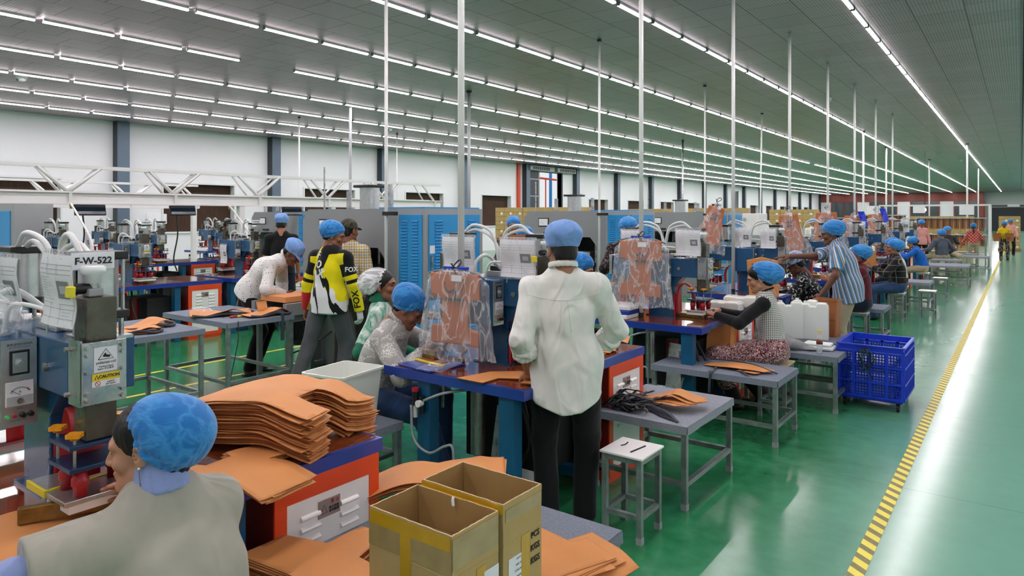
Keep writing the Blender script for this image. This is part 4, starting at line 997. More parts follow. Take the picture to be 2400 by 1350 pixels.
def person(name_lbl, loc, heading, pose='stand', lean=0, side=0, twist=0, s=1., male=True, skin='skin_a', look=(0, 0), hands=None, feet=None, shirt=None, pants=None,
           head=('net_blue', (.02, 0)), hair='short', h=.009, sleeve=1.0, shirt_fn=None, pants_fn=None, skirt=None, shoes='black', collar=None, hem=None, curl=.5, hipz=None, under=None, fold=.007, fit=1.0, elbows=(None, None), crouch=0, palm=(None, None), gloves=None, legs=True, group=None, neck_tilt=0, roll=0, tails=0):
    """loc on the floor under the pelvis; heading in degrees: 0 faces +y, 90 faces -x. hands/feet targets are local (right, forward, up)"""
    e = empty('person', (loc[0], loc[1], 0), radians(heading)); tag(e, name_lbl, 'person', group)
    sit = pose == 'sit'; hz = hipz if hipz is not None else ((.56*s) if sit else .93*s)
    P0 = V(0, 0, hz); up = V(0, 0, 1); A = rotm((1, 0, 0), -lean*.7)@rotm((0, 1, 0), side); B = rotm((1, 0, 0), -lean)@rotm((0, 1, 0), side)
    u1 = A@up; P1 = P0+u1*.26*s; u2 = rotm((1, 0, 0), -lean*1.15)@rotm((0, 1, 0), side)@up; P2 = P1+u2*.225*s
    Tw = rotm((0, 0, 1), twist); fwd = Tw@(rotm((1, 0, 0), -lean*1.15)@V(0, 1, 0)); rt = nrm(np.cross(fwd, u2)); fw1 = nrm(A@V(0, 1, 0))
    SW = (.178 if male else .155)*s; sh = [P2-u2*.078*s+rt*sg*SW for sg in (-1, 1)]; g = 1. if male else .92
    # head
    hy, hp = look; Hd = rotm((0, 0, 1), hy+twist)@rotm((1, 0, 0), -hp)@rotm((0, 1, 0), roll)
    nd = nrm(u2*.6+(Hd@V(0, .0, 1))*.6+fwd*.12+rt*neck_tilt); HC = P2+nd*.130*s; HM = Hd
    def hx(v): return (v*s)@HM.T+HC
    # arms
    hands = hands or [(-.24, .05, hz-.12*s if not sit else hz+.1), (.24, .05, hz-.12*s if not sit else hz+.1)]
    arms = []
    for i, sg in enumerate((-1, 1)):
        t = V(*hands[i]); hint = elbows[i] if elbows[i] is not None else (sg*.6, -.6, -.6); el, w = ik(sh[i], t, .285*s, .25*s, hint); arms.append((sh[i], el, w))
    feet = feet or ([(-.1, .0, .0), (.1, .0, .0)] if not sit else [(-.13, .38, .0), (.13, .38, .0)])
    hip = [P0+V(sg*.092*s, 0, -.02*s) for sg in (-1, 1)]; leg = []
    for i, sg in enumerate((-1, 1)):
        t = V(*feet[i])+V(0, 0, .085*s); kn, an = ik(hip[i], t, .43*s, .42*s, (sg*.25, 1, .2)); leg.append((hip[i], kn, an))
    # skin body
    F = Field(h, .03*s)
    F.cone(P0, P1, .105*s*g, .11*s*g, sq=(fw1, 1.35)); F.cone(P1, P2-u2*.07*s, .125*s*g, .10*s*g, sq=(fwd, 1.45)); F.cone(sh[0], sh[1], .042*s, .042*s)
    F.cone(P2-u2*.03*s, P2+nd*.05*s, .054*s*g, .05*s*g)
    for i in range(2):
        a, el, w = arms[i]; F.chain([a, el, w], [.046*s*g, .038*s*g, .026*s*g], .02)
        a, kn, an = leg[i]; F.chain([a, kn, an], [.078*s*g, .052*s*g, .036*s*g], .03)
        if legs:
            fd = nrm(V((-1, 1)[i]*.12, 1, 0)); F.cone(an-V(0, 0, .03*s), V(an[0], an[1], .03*s)+fd*.10*s, .036*s, .026*s, .02, sq=((0, 0, 1), 1.15)); F.cone(an-V(0, 0, .04*s), V(an[0], an[1], .035*s)-fd*.03*s, .032*s, .032*s, .02)
    v, f = F.mesh(); VV = [v]; FF = [f]; MI = [np.zeros(len(f), int)]; o = len(v)
    hv, hf, hm = get_head(male); VV.append(hx(hv)); FF.append(hf+o); MI.append(hm); o += len(hv)
    hand_parts = []
    for i, sg in enumerate((-1, 1)):
        a, el, w = arms[i]; cu = curl[i] if isinstance(curl, tuple) else curl
        if cu is None: continue
        kv, kf = get_hand(cu); fd = nrm(w-el); kv = kv.copy()*s*g
        pn = palm[i]; 
        if isinstance(pn, tuple) and len(pn) == 2: fd, pn = nrm(V(*pn[0])), pn[1]
        upv = perp(fd, pn if pn is not None else (-sg, 0, .0)) # back-of-hand direction is opposite the palm
        upv = -upv
        R_ = np.stack([np.cross(fd, upv), fd, upv], 1)
        if i == 0: kv[:, 0] *= -1; kf = kf[:, ::-1]
        kv = kv@R_.T+w
        if gloves is not None and gloves[i]: hand_parts.append((kv, kf, gloves[i])); continue
        VV.append(kv); FF.append(kf+o); MI.append(np.zeros(len(kf), int)); o += len(kv)
    np_mesh('body', np.concatenate(VV), np.concatenate(FF), [MATS[skin], MATS['lip'], MATS['hair'], MATS['eye_dark']], np.concatenate(MI), e)
    for kv, kf, gm in hand_parts: 
        N = vnormals(kv, kf); np_mesh('glove', kv+N*.003, kf, [gm], None, e)
    # hair and headwear
    if hair:
        kv, kf = cached('hair_'+hair, (hair_short if hair == 'short' else (lambda: hair_long(hair)))); np_mesh('hair', hx(kv), kf, [MATS['hair']], None, e)
    if head:
        if head[0].startswith('net'): kv, kf = cached('b%s' % (head[1],), lambda: bouffant(head[1])); mm = headwear_mat(head[0]); nm = 'hair_net'
        elif head[0] == 'cap': kv, kf = cached('cap', cap_flat); mm = head[1]; nm = 'cap'
        else: kv, kf = cached('caps', cap_sports); mm = head[1]; nm = 'cap'
        if len(head) > 2: kv = kv@rotm((0, 0, 1), head[2]).T
        if len(head) > 3: kv = kv@rotm((1, 0, 0), head[3]).T+np.array((0, -.012, .0))
        np_mesh(nm, hx(kv), kf, [mm], None, e)
    # shirt
    if shirt:
        F = Field(h*.85, .03*s); q = fit; hemz = (hem if hem is not None else (.02 if sit else -.10))*s
        bot = P0-u1*.0+V(0, 0, hemz) if hemz < 0 else P0+u1*hemz
        cutp = (bot, -u1); lo_ = bot-u1*.02
        if hemz < 0: F.cone(P0-u1*0+u1*.02, bot-u1*.03, .182*s*(.5*g+.5)*(.5+.5*q), .188*s*(.5*g+.5)*(.5+.5*q), sq=(fw1, 1.3), cut=[cutp], k=.04); lo_ = P0
        F.cone(lo_, P1, .150*s*g*q, .138*s*g*q, sq=(fw1, 1.22), cut=[cutp], k=.04)
        F.cone(P1, P2-u2*.075*s, .142*s*g*q, .118*s*g*(.5+.5*q), sq=(fwd, 1.34), k=.05)
        F.cone(sh[0]-u2*.01, sh[1]-u2*.01, .050*s*g, .050*s*g, .04); F.cone(sh[0], P2-u2*.036*s, .046*s*g, .054*s*g, .04); F.cone(sh[1], P2-u2*.036*s, .046*s*g, .054*s*g, .04)
        if isinstance(sleeve, tuple) or sleeve > 0:
            for i in range(2):
                a, el, w = arms[i]; sl = sleeve[i] if isinstance(sleeve, tuple) else sleeve; r0, r1, r2 = .058*s*g*q, .054*s*g*q, .041*s*g*q; a = a-rt*(-1, 1)[i]*.012*s-u2*.004*s
                if sl <= .5: t = sl/.5; m_ = a+(el-a)*t; F.cone(a, a+(el-a)*(t+.05), r0, r1*1.08, .035, cut=[(m_, el-a)])
                else:
                    t = (sl-.5)/.5; m_ = el+(w-el)*t; F.cone(a, el, r0, r1, .035); F.cone(el, el+(w-el)*min(1, t+.04), r1, r1+(r2-r1)*t, .015, cut=[(m_, w-el)])
        v, f = F.mesh(); v = wrinkle(v, f, fold, 17, int(loc[0]*7+loc[1]*3) % 20, (1, 1, .5)); mi = None; ms = shirt if isinstance(shirt, list) else [shirt]
        if tails:
            dz = np.clip((P0[2]-v[:, 2])/abs(hemz), 0, 1); v[:, 2] += tails*dz*np.clip(np.abs(v[:, 0]-bot[0])/.19, 0, 1)**2
        # open the neckline
        c = v[f].mean(1); nk = np.linalg.norm(np.cross(c-P2, nd), axis=1); keep = ~((nk < .056*s*g) & (((c-P2)@nd) > -.02*s)); f = f[keep]; c = c[keep]
        if shirt_fn: mi = shirt_fn(c, dict(P0=P0, P1=P1, P2=P2, sh=sh, arms=arms, fwd=fwd, rt=rt, up=u2))
        so = np_mesh('shirt', v, f, ms, mi, e)
        if collar:
            kind, cm = collar; F = Field(.0045 if h < .0085 else .007, .006); base = P2+nd*(.026 if kind == 'fold' else .012)*s-fwd*.017*s
            cr = (.071 if kind == 'fold' else .064)*s*g
            if kind == 'fold':
                pts = [base+rt*cos(t)*cr*1.05+fwd*sin(t)*cr*1.0+nd*(.020+.014*-sin(t))*s-fwd*.004 for t in np.linspace(-pi*1.32, pi*.32, 15)]
                for a_, b_ in zip(pts[:-1], pts[1:]): F.cone(a_, b_, .016*s, .016*s, .006, sq=(nrm((a_+b_)/2-base-nd*((a_+b_)/2-base).dot(nd)), 3.2))
                for sg in (-1, 1):
                    tip = base+rt*sg*.035*s+fwd*(cr+.012)-u2*.02*s; st = base+rt*sg*cr*.55+fwd*cr*.85+nd*.012; F.cone(st, tip, .016*s, .008*s, .006, sq=(fwd, 3.))
            elif kind == 'turtle':
                for k_ in range(6): 
                    cc_ = base+nd*(.008+.014*k_)*s; pts = [cc_+rt*cos(t)*(cr+.004-.004*k_*s)+fwd*sin(t)*(cr+.004-.004*k_*s) for t in np.linspace(0, 2*pi, 15)]; F.chain(pts, [.010*s]*15, .008)
            else:
                pts = [base+rt*cos(t)*cr*1.0+fwd*sin(t)*cr*1.05+nd*(.008-.012*sin(t))*s for t in np.linspace(0, 2*pi, 17)]; F.chain(pts, [.008*s]*17, .005)
            v, f = F.mesh(); np_mesh('collar', v, f, [cm], None, e)
    else: so = None
    if under:
        F = Field(h*.85, .02*s)
        for i in range(2): a, el, w = arms[i]; F.chain([a, el, el+(w-el)*.97], [.050*s*g, .047*s*g, .034*s*g], .015)
        v, f = F.mesh(); v = wrinkle(v, f, .004, 40, 2, (1, 1, 1)); np_mesh('undershirt_sleeve', v, f, [under], None, e)
    # trousers or skirt
    po = None
    if pants and legs:
        F = Field(h*.9, .03*s); F.ell(P0+V(0, -.01*s, 0), np.array((.148, .118, .12))*s*g, k=.04)
        F.cone(P0, P0+u1*.08*s, .125*s*g, .118*s*g, sq=(fw1, 1.2), k=.04, cut=[(P0+u1*.09*s, u1)])
        for i in range(2):
            a, kn, an = leg[i]; F.cone(a, kn, .094*s*g, .072*s*g, .03); F.cone(kn, an, .070*s*g, .062*s*g, .02, cut=[(an-V(0, 0, .035*s), kn*0-V(0, 0, 1.)) if an[2] < kn[2]-.2 else (an, an-kn)])
        if skirt: pass
        v, f = F.mesh(); v = wrinkle(v, f, .005, 15, 9, (1, 1, .6)); c = v[f].mean(1)
        po = np_mesh('trousers', v, f, pants if isinstance(pants, list) else [pants], pants_fn(c) if pants_fn else None, e)
    if skirt:
        F = Field(h*.9, .04*s); F.ell(P0+V(0, -.01, 0), np.array((.155, .125, .12))*s, k=.04)
        m_ = [(leg[0][k_]+leg[1][k_])/2 for k_ in range(3)]
        for i in range(2): F.cone(leg[i][0], leg[i][1], .105*s, .095*s, .06); F.cone(leg[i][1], leg[i][1]*.35+leg[i][2]*.65, .09*s, .085*s, .06, cut=[(leg[i][1]*.4+leg[i][2]*.6, leg[i][2]-leg[i][1])])
        F.cone(m_[0], m_[1], .11*s, .10*s, .06)
        v, f = F.mesh(); v = wrinkle(v, f, .009, 22, 3, (1, 1, .35)); po = np_mesh('skirt', v, f, [skirt], None, e)
    if legs and shoes:
        for i in range(2):
            an = leg[i][2]; fd = nrm(V((-1, 1)[i]*.12, 1, 0)); F = Field(.006, .015)
            if shoes == 'sandals':
                F.cone(V(an[0], an[1], .012)-fd*.05*s, V(an[0], an[1], .012)+fd*.16*s, .040*s, .040*s, .01, sq=((0, 0, 1), 3.4)); b_ = V(an[0], an[1], .0)
                F.cone(b_+V(-.042, .06, .02)*s, b_+V(.0, .07, .062)*s, .012, .012, .01); F.cone(b_+V(.042, .06, .02)*s, b_+V(.0, .07, .062)*s, .012, .012, .01); F.cone(b_+V(-.04, .12, .02)*s, b_+V(0, .115, .045)*s, .011, .011, .01); F.cone(b_+V(.04, .12, .02)*s, b_+V(0, .115, .045)*s, .011, .011, .01)
                mm = MATS['black']
            else:
                F.cone(V(an[0], an[1], .045*s)-fd*.035*s, V(an[0], an[1], .038*s)+fd*.13*s, .047*s, .038*s, .02, sq=((0, 0, 1), 1.25), cut=[((0, 0, .001), (0, 0, -1))]); F.cone(V(an[0], an[1], .06*s), an, .046*s, .046*s, .02); mm = MATS['black'] if shoes == 'black' else shoes
            v, f = F.mesh(); np_mesh('sandal' if shoes == 'sandals' else 'shoe', v, f, [mm], None, e)
    return dict(e=e, shirt=so, pants=po, P0=P0, P1=P1, P2=P2, sh=sh, arms=arms, fwd=fwd, rt=rt, up=u2, HC=HC, HM=HM, leg=leg, hx=hx)
from mathutils.bvhtree import BVHTree
def decal(p, part, txt, size, mt, origin, right, up, off=.004, bold=.002):
    """lettering pressed onto a garment; origin/right/up in the person's own frame"""
    o = text(None, txt, size, mt, (0, 0, 0), (1, 0, 0), (0, 1, 0), bold=bold, ext=0)
    me = o.data; bmh = bmesh.new(); bmh.from_mesh(me); bmesh.ops.triangulate(bmh, faces=bmh.faces[:])
    for _ in range(2):
        bmesh.ops.subdivide_edges(bmh, edges=[e_ for e_ in bmh.edges if e_.calc_length() > .012], cuts=1)
        bmesh.ops.triangulate(bmh, faces=bmh.faces[:])
    R = Vector(right).normalized(); U = Vector(up).normalized(); N = R.cross(U).normalized(); O = Vector(origin)
    g = p[part].data; bv = BVHTree.FromPolygons([v.co for v in g.vertices], [list(q.vertices) for q in g.polygons])
    for v in bmh.verts:
        w = O+R*v.co.x+U*v.co.y; hit = bv.ray_cast(w+N*.3, -N)
        v.co = (hit[0]+N*off) if hit[0] is not None else w
    bmh.to_mesh(me); bmh.free(); o.parent = p[part]; o.name = 'lettering'; me.update(); return o
# ------------------------------------------------------------------ benches, stools, crates
def frame_legs(mb_parent, x0, x1, y0, y1, z, r=.016, low=.13, skip=()):
    k = 0
    for x in (x0+r, x1-r):
        for y in (y0+r, y1-r):
            MB().box(x-r, x+r, y-r, y+r, 0, z, MATS['steel_tube']).box(x-r*1.15, x+r*1.15, y-r*1.15, y+r*1.15, 0, .035, MATS['cab_grey']).build('leg', mb_parent)
    s = r*.9
    for nm, b in (('stretcher', (x0+r, x1-r, y0+r-s, y0+r+s)), ('stretcher', (x0+r, x1-r, y1-r-s, y1-r+s)), ('stretcher', (x0+r-s, x0+r+s, y0+r, y1-r)), ('stretcher', (x1-r-s, x1-r+s, y0+r, y1-r))):
        MB().box(*b, low, low+s*2, MATS['steel_tube']).build(nm, mb_parent)
    f = MB()
    q_ = .0015
    for b in ((x0+2*r, x1-2*r, y0+q_, y0+2*r-q_), (x0+2*r, x1-2*r, y1-2*r+q_, y1-q_), (x0+q_, x0+2*r-q_, y0+2*r, y1-2*r), (x1-2*r+q_, x1-q_, y0+2*r, y1-2*r)): f.box(*b, z-.03, z-.0005, MATS['steel_tube'])
    f.build('top_frame', mb_parent)
def bench(x0, x1, y0, y1, z, lb, name='work_bench', cat='bench', low=.13, felt='felt', apron=.045, group=None, sag=0):
    e = tag(empty(name, ((x0+x1)/2, (y0+y1)/2, 0)), lb, cat, group)
    a, b, c, d = x0-(x0+x1)/2, x1-(x0+x1)/2, y0-(y0+y1)/2, y1-(y0+y1)/2
    frame_legs(e, a, b, c, d, z-.012, low=low)
    # felt cover with a hanging, slightly ragged apron
    o = .006; nx, ny = 24, 24; bmh = MB(); m = MATS[felt]
    bmh.box(a-o, b+o, c-o, d+o, z-.012, z, m)
    def ap(p0, p1, nrm_):
        vs = []; n = 30
        for i in range(n+1):
            t = i/n; x = p0[0]+(p1[0]-p0[0])*t; y = p0[1]+(p1[1]-p0[1])*t; w = .0006*sin(i*.6)
            dz = apron+.0012*sin(i*.45)+.0006*sin(i*1.3)
            vs += [(x+nrm_[0]*.002, y+nrm_[1]*.002, z-.001), (x+nrm_[0]*(.004+w), y+nrm_[1]*(.004+w), z-dz*.5), (x+nrm_[0]*(.006+w*1.5), y+nrm_[1]*(.006+w*1.5), z-dz)]
        fs = []
        for i in range(n):
            for k in (0, 1): fs.append((i*3+k, i*3+k+1, i*3+k+4, i*3+k+3))
        bmh.add(vs, fs, m, True)
    ap((a-o, c-o), (b+o, c-o), (0, -1)); ap((b+o, c-o), (b+o, d+o), (1, 0)); ap((b+o, d+o), (a-o, d+o), (0, 1)); ap((a-o, d+o), (a-o, c-o), (-1, 0))
    bmh.build('felt_cover', e); return e
bench(-2.12, -1.24, 1.22, 2.36, .485, 'grey felt-topped bench under the two open cartons')
bench(-2.16, -1.54, 3.74, 4.52, .485, 'felt-topped steel bench carrying the black strap bundle', felt='felt_light')
bench(-2.42, -1.43, 5.16, 5.72, .485, 'felt-topped bench in front of the woman in the houndstooth vest')
bench(-2.05, -1.26, 6.34, 6.94, .485, 'dark felt bench with the water bottle on it', felt='felt')
bench(-2.05, -1.36, 7.0, 7.62, .49, 'grey bench carrying the white plastic containers and brown leather bag', felt='felt')
bench(-1.95, -1.42, 9.9, 10.5, .485, 'grey-topped bench behind the blue basket and striped-shirt man')
bench(-3.42, -2.93, 2.36, 2.84, .485, 'small grey bench under the square white plastic bin')
far_b = [(-1.95, -1.32, 14.3, 15.0, 'pale blue-topped bench beside the man in the white vest'), (-1.9, -1.0, 19.4, 20.6, 'long steel bench behind the boy in the blue sweater'), (-1.8, -.75, 24.2, 25.0, 'wide steel bench in front of the woman in red'), (-2.0, -1.3, 22.0, 22.6, 'steel bench beside the man in the grey jacket'), (-1.8, -1.1, 25.9, 26.3, 'steel table beside the rack of brown bags')]
for x0, x1, y0, y1, lb in far_b: bench(x0, x1, y0, y1, .485, lb, felt='felt_light', group=None)
bench(-6.45, -5.5, 1.55, 3.05, .75, 'grey felt table carrying folded tan covers behind the nearest press', 'work_table', 'table', low=.2)
bench(-6.72, -5.6, 3.32, 4.0, .75, 'grey felt table in front of the bending man in the dotted shirt', 'work_table', 'table', low=.2)
def stool(x, y, lb, w=.25, d=.27, z=.45, rz=0, top='white_panel', marks=False):
    e = tag(empty('stool', (x, y, 0), radians(rz)), lb, 'stool'); a, b = w/2, d/2
    frame_legs(e, -a+.01, a-.01, -b+.01, b-.01, z-.012, r=.014, low=.12)
    MB().box(-a, a, -b, b, z-.012, z, MATS[top], .003).build('seat', e)
    if marks:
        q = MB().tube(smooth_path([(-.06, -.01, z+.001), (-.05, .02, z+.001), (-.055, .06, z+.001)]), .004, MATS['ink'], 6).tube([(.03, -.075, z+.001), (.05, .06, z+.001)], .005, MATS['ink'], 6)
        q.build('tape_mark', e)
    return e
stool(-1.68, 3.335, 'white-topped steel stool with two black marks standing alone', marks=True)
stool(-1.68, .93, 'steel stool under the woman in the grey T-shirt')
stool(-3.42, 3.05, 'steel stool under the young man in the patterned grey shirt')
stool(-3.85, 3.45, 'steel stool under the woman in green tie-dye', z=.46)
stool(-1.68, 6.03, 'steel stool under the woman in the houndstooth vest', top='carton_edge')
for i, (x, y, lb) in enumerate(((-1.7, 9.85, 'steel stool under the man in the maroon shirt'), (-1.62, 12.65, 'steel stool under the man in the dark plaid jacket'), (-1.72, 13.85, 'steel stool under the man in the white vest'), (-1.72, 17.4, 'steel stool under the boy in blue'), (-1.8, 22.9, 'steel stool under the man in the grey jacket'),
                                (-1.9, 8.45, 'steel stool under the man in the pale striped cap'), (-3.5, 5.6, 'steel stool under the woman behind the white shirt'), (-1.3, 16.2, 'empty steel stool beside the bench by the white-vest man'), (-1.25, 13.3, 'empty steel stool beside the plaid-jacket man'))):
    stool(x, y, lb)
# open cartons
def carton(x0, x1, y0, y1, z0, z1, lb, name='open_carton', front=None, tapes=True):
    e = tag(empty(name, (x0, y0, z0)), lb, 'cardboard box'); w, d, h = x1-x0, y1-y0, z1-z0; t = .005; n = 14
    b = MB(); rr = random.Random(int(x0*100))
    def wall(p0, p1, nx, ny):
        vs = []; fs = []; zs = [0, h*.33, h*.655, h*.66, h*.665, h]
        for i in range(n+1):
            u = i/n; x = p0[0]+(p1[0]-p0[0])*u; y = p0[1]+(p1[1]-p0[1])*u
            for k, z in enumerate(zs):
                bul = .0012*sin(pi*u)*sin(pi*z/h)+(.0012 if k == 3 else 0); zz = z+(rr.uniform(-.0009, .0009) if k == 5 else (.003*sin(u*5) if k in (2, 3, 4) else 0))
                vs.append((x+nx*bul, y+ny*bul, zz)); 
        m = len(zs)
        for i in range(n):
            for k in range(m-1): fs.append((i*m+k, (i+1)*m+k, (i+1)*m+k+1, i*m+k+1))
        b.add(vs, fs, MATS['carton'], False)
        vi = [(v[0]-nx*t, v[1]-ny*t, v[2]) for v in vs]; b.add(vi, [tuple(reversed(f)) for f in fs], MATS['carton_in'], False)
        for i in range(n):
            a_, c_ = vs[i*m+m-1], vs[(i+1)*m+m-1]; b.add([a_, c_, (c_[0]-nx*t, c_[1]-ny*t, c_[2]), (a_[0]-nx*t, a_[1]-ny*t, a_[2])], [(0, 1, 2, 3)], MATS['carton_edge'])
    wall((0, 0), (w, 0), 0, -1); wall((w, 0), (w, d), 1, 0); wall((w, d), (0, d), 0, 1); wall((0, d), (0, 0), -1, 0)
    b.box(0, w, 0, d, 0, .006, MATS['carton_dark']); b.build('carton_body', e)
    if tapes:
        q = MB(); f = .0026
        q.box(.006, w-.004, -f, -f+.001, h-.045, h-.006, MATS['tape']).box(w*.40, w*.53, -f, -f+.001, .0, h-.045, MATS['tape'])
        q.box(0, w*.40, -f+.0004, -f+.001, h*.68, h-.045, MATS['tape_clear']).box(w*.53, w, -f+.0004, -f+.001, h*.68, h-.045, MATS['tape_clear'])
        q.box(w+f-.001, w+f, .0, d*.98, h*.72, h-.01, MATS['tape_clear']).box(w+f-.001, w+f+.0004, d*.50, d*.70, .0, h*.62, MATS['tape'])
        q.box(.01, w-.01, d-.001, d+.001, h-.01, h+.0015, MATS['tape']); q.build('packing_tape', e)
    return e, w, d, h
e, w, d, h = carton(-1.565, -1.235, 1.385, 1.59, .486, .83, 'open cardboard box nearest the camera, amber tape on its front')
T = [text(None, '150', .055, MATS['ink'], (w+.0042, d*.83, h*.36), (0, -1, 0), (0, 0, -1), bold=.001)]
MB().box(w+.0024, w+.0036, d*.66, d*.985, h*.05, h*.56, MATS['paper']).build('white_label', e)
T += [text(None, 'MADE IN CAMBODIA', .03, MATS['ink'], (w+.0036, d*.36, h*.33), (0, -1, 0), (0, 0, -1)), text(None, 'C7720', .03, MATS['ink'], (w*.52, -.0036, h*.33), (1, 0, 0), (0, 0, 1)), text(None, 'No.', .02, MATS['ink'], (w*.30, -.0036, h*.33), (1, 0, 0), (0, 0, 1))]
merge_into('lettering', T, e)
MB().tube(smooth_path([(w*.5, d-.012, h+.004), (w*.5, d-.016, h-.005), (w*.5+.004, d-.018, h-.022)]), .005, MATS['white_plastic'], 6).build('tape_curl', e)
e, w, d, h = carton(-1.555, -1.225, 1.60, 1.80, .486, .845, 'open cardboard box behind, marked PCS KGS KGS', tapes=False)
q = MB(); q.box(w+.0016, w+.0024, d*.12, d*.62, h*.14, h*.52, MATS['paper']).build('shipping_label', e)
q = MB().box(w+.0018, w+.0027, d*.44, d*.66, 0, h*.65, MATS['tape']).box(.0, w, -.003, -.002, h-.03, h-.002, MATS['tape']).box(.0, w, d+.0018, d+.0026, h-.02, h-.002, MATS['tape']).box(w+.0012, w+.0020, .01, d-.002, h*.84, h-.02, MATS['tape_clear']).build('packing_tape', e)
T = [text(None, s_, .027, MATS['ink'], (w+.0031, d*.81, h*zz), (0, 1, 0), (0, 0, 1), bold=.0006) for s_, zz in (('PCS', .60), ('KGS', .49), ('KGS', .38))]
T += [text(None, '6½', .03, MATS['ink'], (w+.0031, d*.73, h*.2), (0, 1, 0), (0, 0, 1), bold=.0006), text(None, 'CAMBODIA', .026, MATS['ink'], (w+.0031, d*.70, h*.08), (0, 1, 0), (0, 0, 1), bold=.0006)]
for i in range(7): T.append(text(None, ['DATE', '2023-10', 'STYLE NO', 'ORDER', 'COLOR', 'SIZE  QTY', 'TAN  1'][i], .0085, MATS['ink_grey'], (w+.0028, d*.37, h*(.49-.05*i)), (0, 1, 0), (0, 0, 1)))
merge_into('lettering', T, e)
# ------------------------------------------------------------------ leather cuts
OUT_T = [(-.11, -.23), (.11, -.23), (.115, -.02), (.22, -.03), (.22, .15), (.07, .16), (.055, .11), (-.055, .11), (-.07, .16), (-.22, .15), (-.22, -.03), (-.115, -.02)]
OUT_L = [(-.34, -.12), (-.22, -.14), (.0, -.19), (.20, -.27), (.23, -.14), (.09, -.07), (.10, .03), (.25, .05), (.33, .19), (.08, .21), (-.10, .25), (-.30, .12)]
def sheet_mesh(outl, zf, th=.0022, step=.022, name='leather_cut', mts=None):
    bm = bmesh.new(); vs = [bm.verts.new((x, y, 0)) for x, y in outl]; bm.faces.new(vs); bm.normal_update(); bmesh.ops.triangulate(bm, faces=bm.faces[:])
    xs = [p[0] for p in outl]; ys = [p[1] for p in outl]
    for ax, a, b in ((0, min(xs), max(xs)), (1, min(ys), max(ys))):
        t = a+step*.5
        while t < b:
            co = [0, 0, 0]; no = [0, 0, 0]; co[ax] = t; no[ax] = 1
            bmesh.ops.bisect_plane(bm, geom=bm.verts[:]+bm.edges[:]+bm.faces[:], plane_co=co, plane_no=no, dist=1e-5); t += step
    flat = True
    for v in bm.verts: 
        r = zf(v.co.x, v.co.y)
        if isinstance(r, tuple): v.co = Vector(r); flat = False
        else: v.co.z = r
    bmesh.ops.recalc_face_normals(bm, faces=bm.faces[:])
    bmesh.ops.remove_doubles(bm, verts=bm.verts[:], dist=2e-4); bm.normal_update(); up = sum(f.normal.z*f.calc_area() for f in bm.faces)
    if up < 0: bmesh.ops.reverse_faces(bm, faces=bm.faces[:])
    bm.normal_update(); bm.verts.index_update(); V0 = [v.co.copy() for v in bm.verts]; N0 = [v.normal.copy() if (not flat and v.normal.length > .5) else Vector((0, 0, 1)) for v in bm.verts]
    F0 = [[v.index for v in f.verts] for f in bm.faces]; E0 = [(e_.link_loops[0].vert.index, e_.link_loops[0].link_loop_next.vert.index) for e_ in bm.edges if e_.is_boundary]; bm.free(); n = len(V0)
    me = bpy.data.meshes.new(name); me.from_pydata([v+m_*th for v, m_ in zip(V0, N0)]+V0, [], F0+[[i+n for i in reversed(f)] for f in F0]+[(b_, a_, a_+n, b_+n) for a_, b_ in E0])
    nF = len(F0)
    for m in (mts or [MATS['leather'], MATS['leather_edge']]): me.materials.append(m)
    mi = [0]*(2*nF)+[1]*len(E0); me.polygons.foreach_set('material_index', mi); me.polygons.foreach_set('use_smooth', [i < 2*nF for i in range(len(mi))]); me.update(); return me
def place(me, name, loc, rz, lb, cat='leather piece', group=None, rx=0, ry=0):
    o = bpy.data.objects.new(name, me); COL.objects.link(o); o.location = loc; o.rotation_euler = (rx, ry, rz); return tag(o, lb, cat, group)
def stack(outl, n, base, rz, dz, lb, group, seed=0, jit=.010, zf=None, rot=2.5, top_lb=None, variants=4, name='leather_cut'):
    r = random.Random(seed); ms = []
    for k in range(variants):
        a, b, c = r.uniform(-.08, .08)+(.3 if k % 2 else -.3)*(name == 'x'), 1.3+r.uniform(-.12, .12), r.uniform(.97, 1.03)
        ms.append(sheet_mesh(outl, (lambda x, y, a=a, b=b, c=c: zf(x, y, a, b, c)), step=.03))
    for i in range(n):
        o = place(ms[i % variants], name, (base[0]+r.uniform(-jit, jit), base[1]+r.uniform(-jit, jit), base[2]+i*dz), rz+radians(r.uniform(-rot, rot)), lb, group=group)
        if i == n-1 and top_lb: o['label'] = top_lb; del o['group']
# tall fanned stack on the cabinet of the nearest press
def z1(x, y, a, b, c): return .035*c*math.exp(-((x+.05)/.2)**2)-.16*max(0, x-.10)**1.2*(1+a)+.003*sin(x*26+b)+.004*sin(y*18+b*2)-.03*max(0, -x-.2)+(.020*sin((x-.08)*22)*(x > .08)*(y > .03))
stack(OUT_L, 29, (-2.37, 1.64, .812), YAW-.06, .0057, 'tan leather cut inside the tall fanned stack on the orange cabinet', 'leather cuts in the tall fanned stack', 3, .011, z1, 4.0, 'tan leather cut lying on top of the tall fanned stack')
def z2(x, y, a, b, c): return .006+.005*sin(x*12+b)-(.55*max(0, -y-.10)**1.25)*c*.8+.03*math.exp(-((x+.2)/.08)**2)
stack(OUT_T, 6, (-2.16, 1.33, .806), YAW+1.15, .0035, 'tan leather cut drooping over the blue table rim beside the seated woman', 'leather cuts drooping over the rim', 5, .012, z2, 5, variants=3)
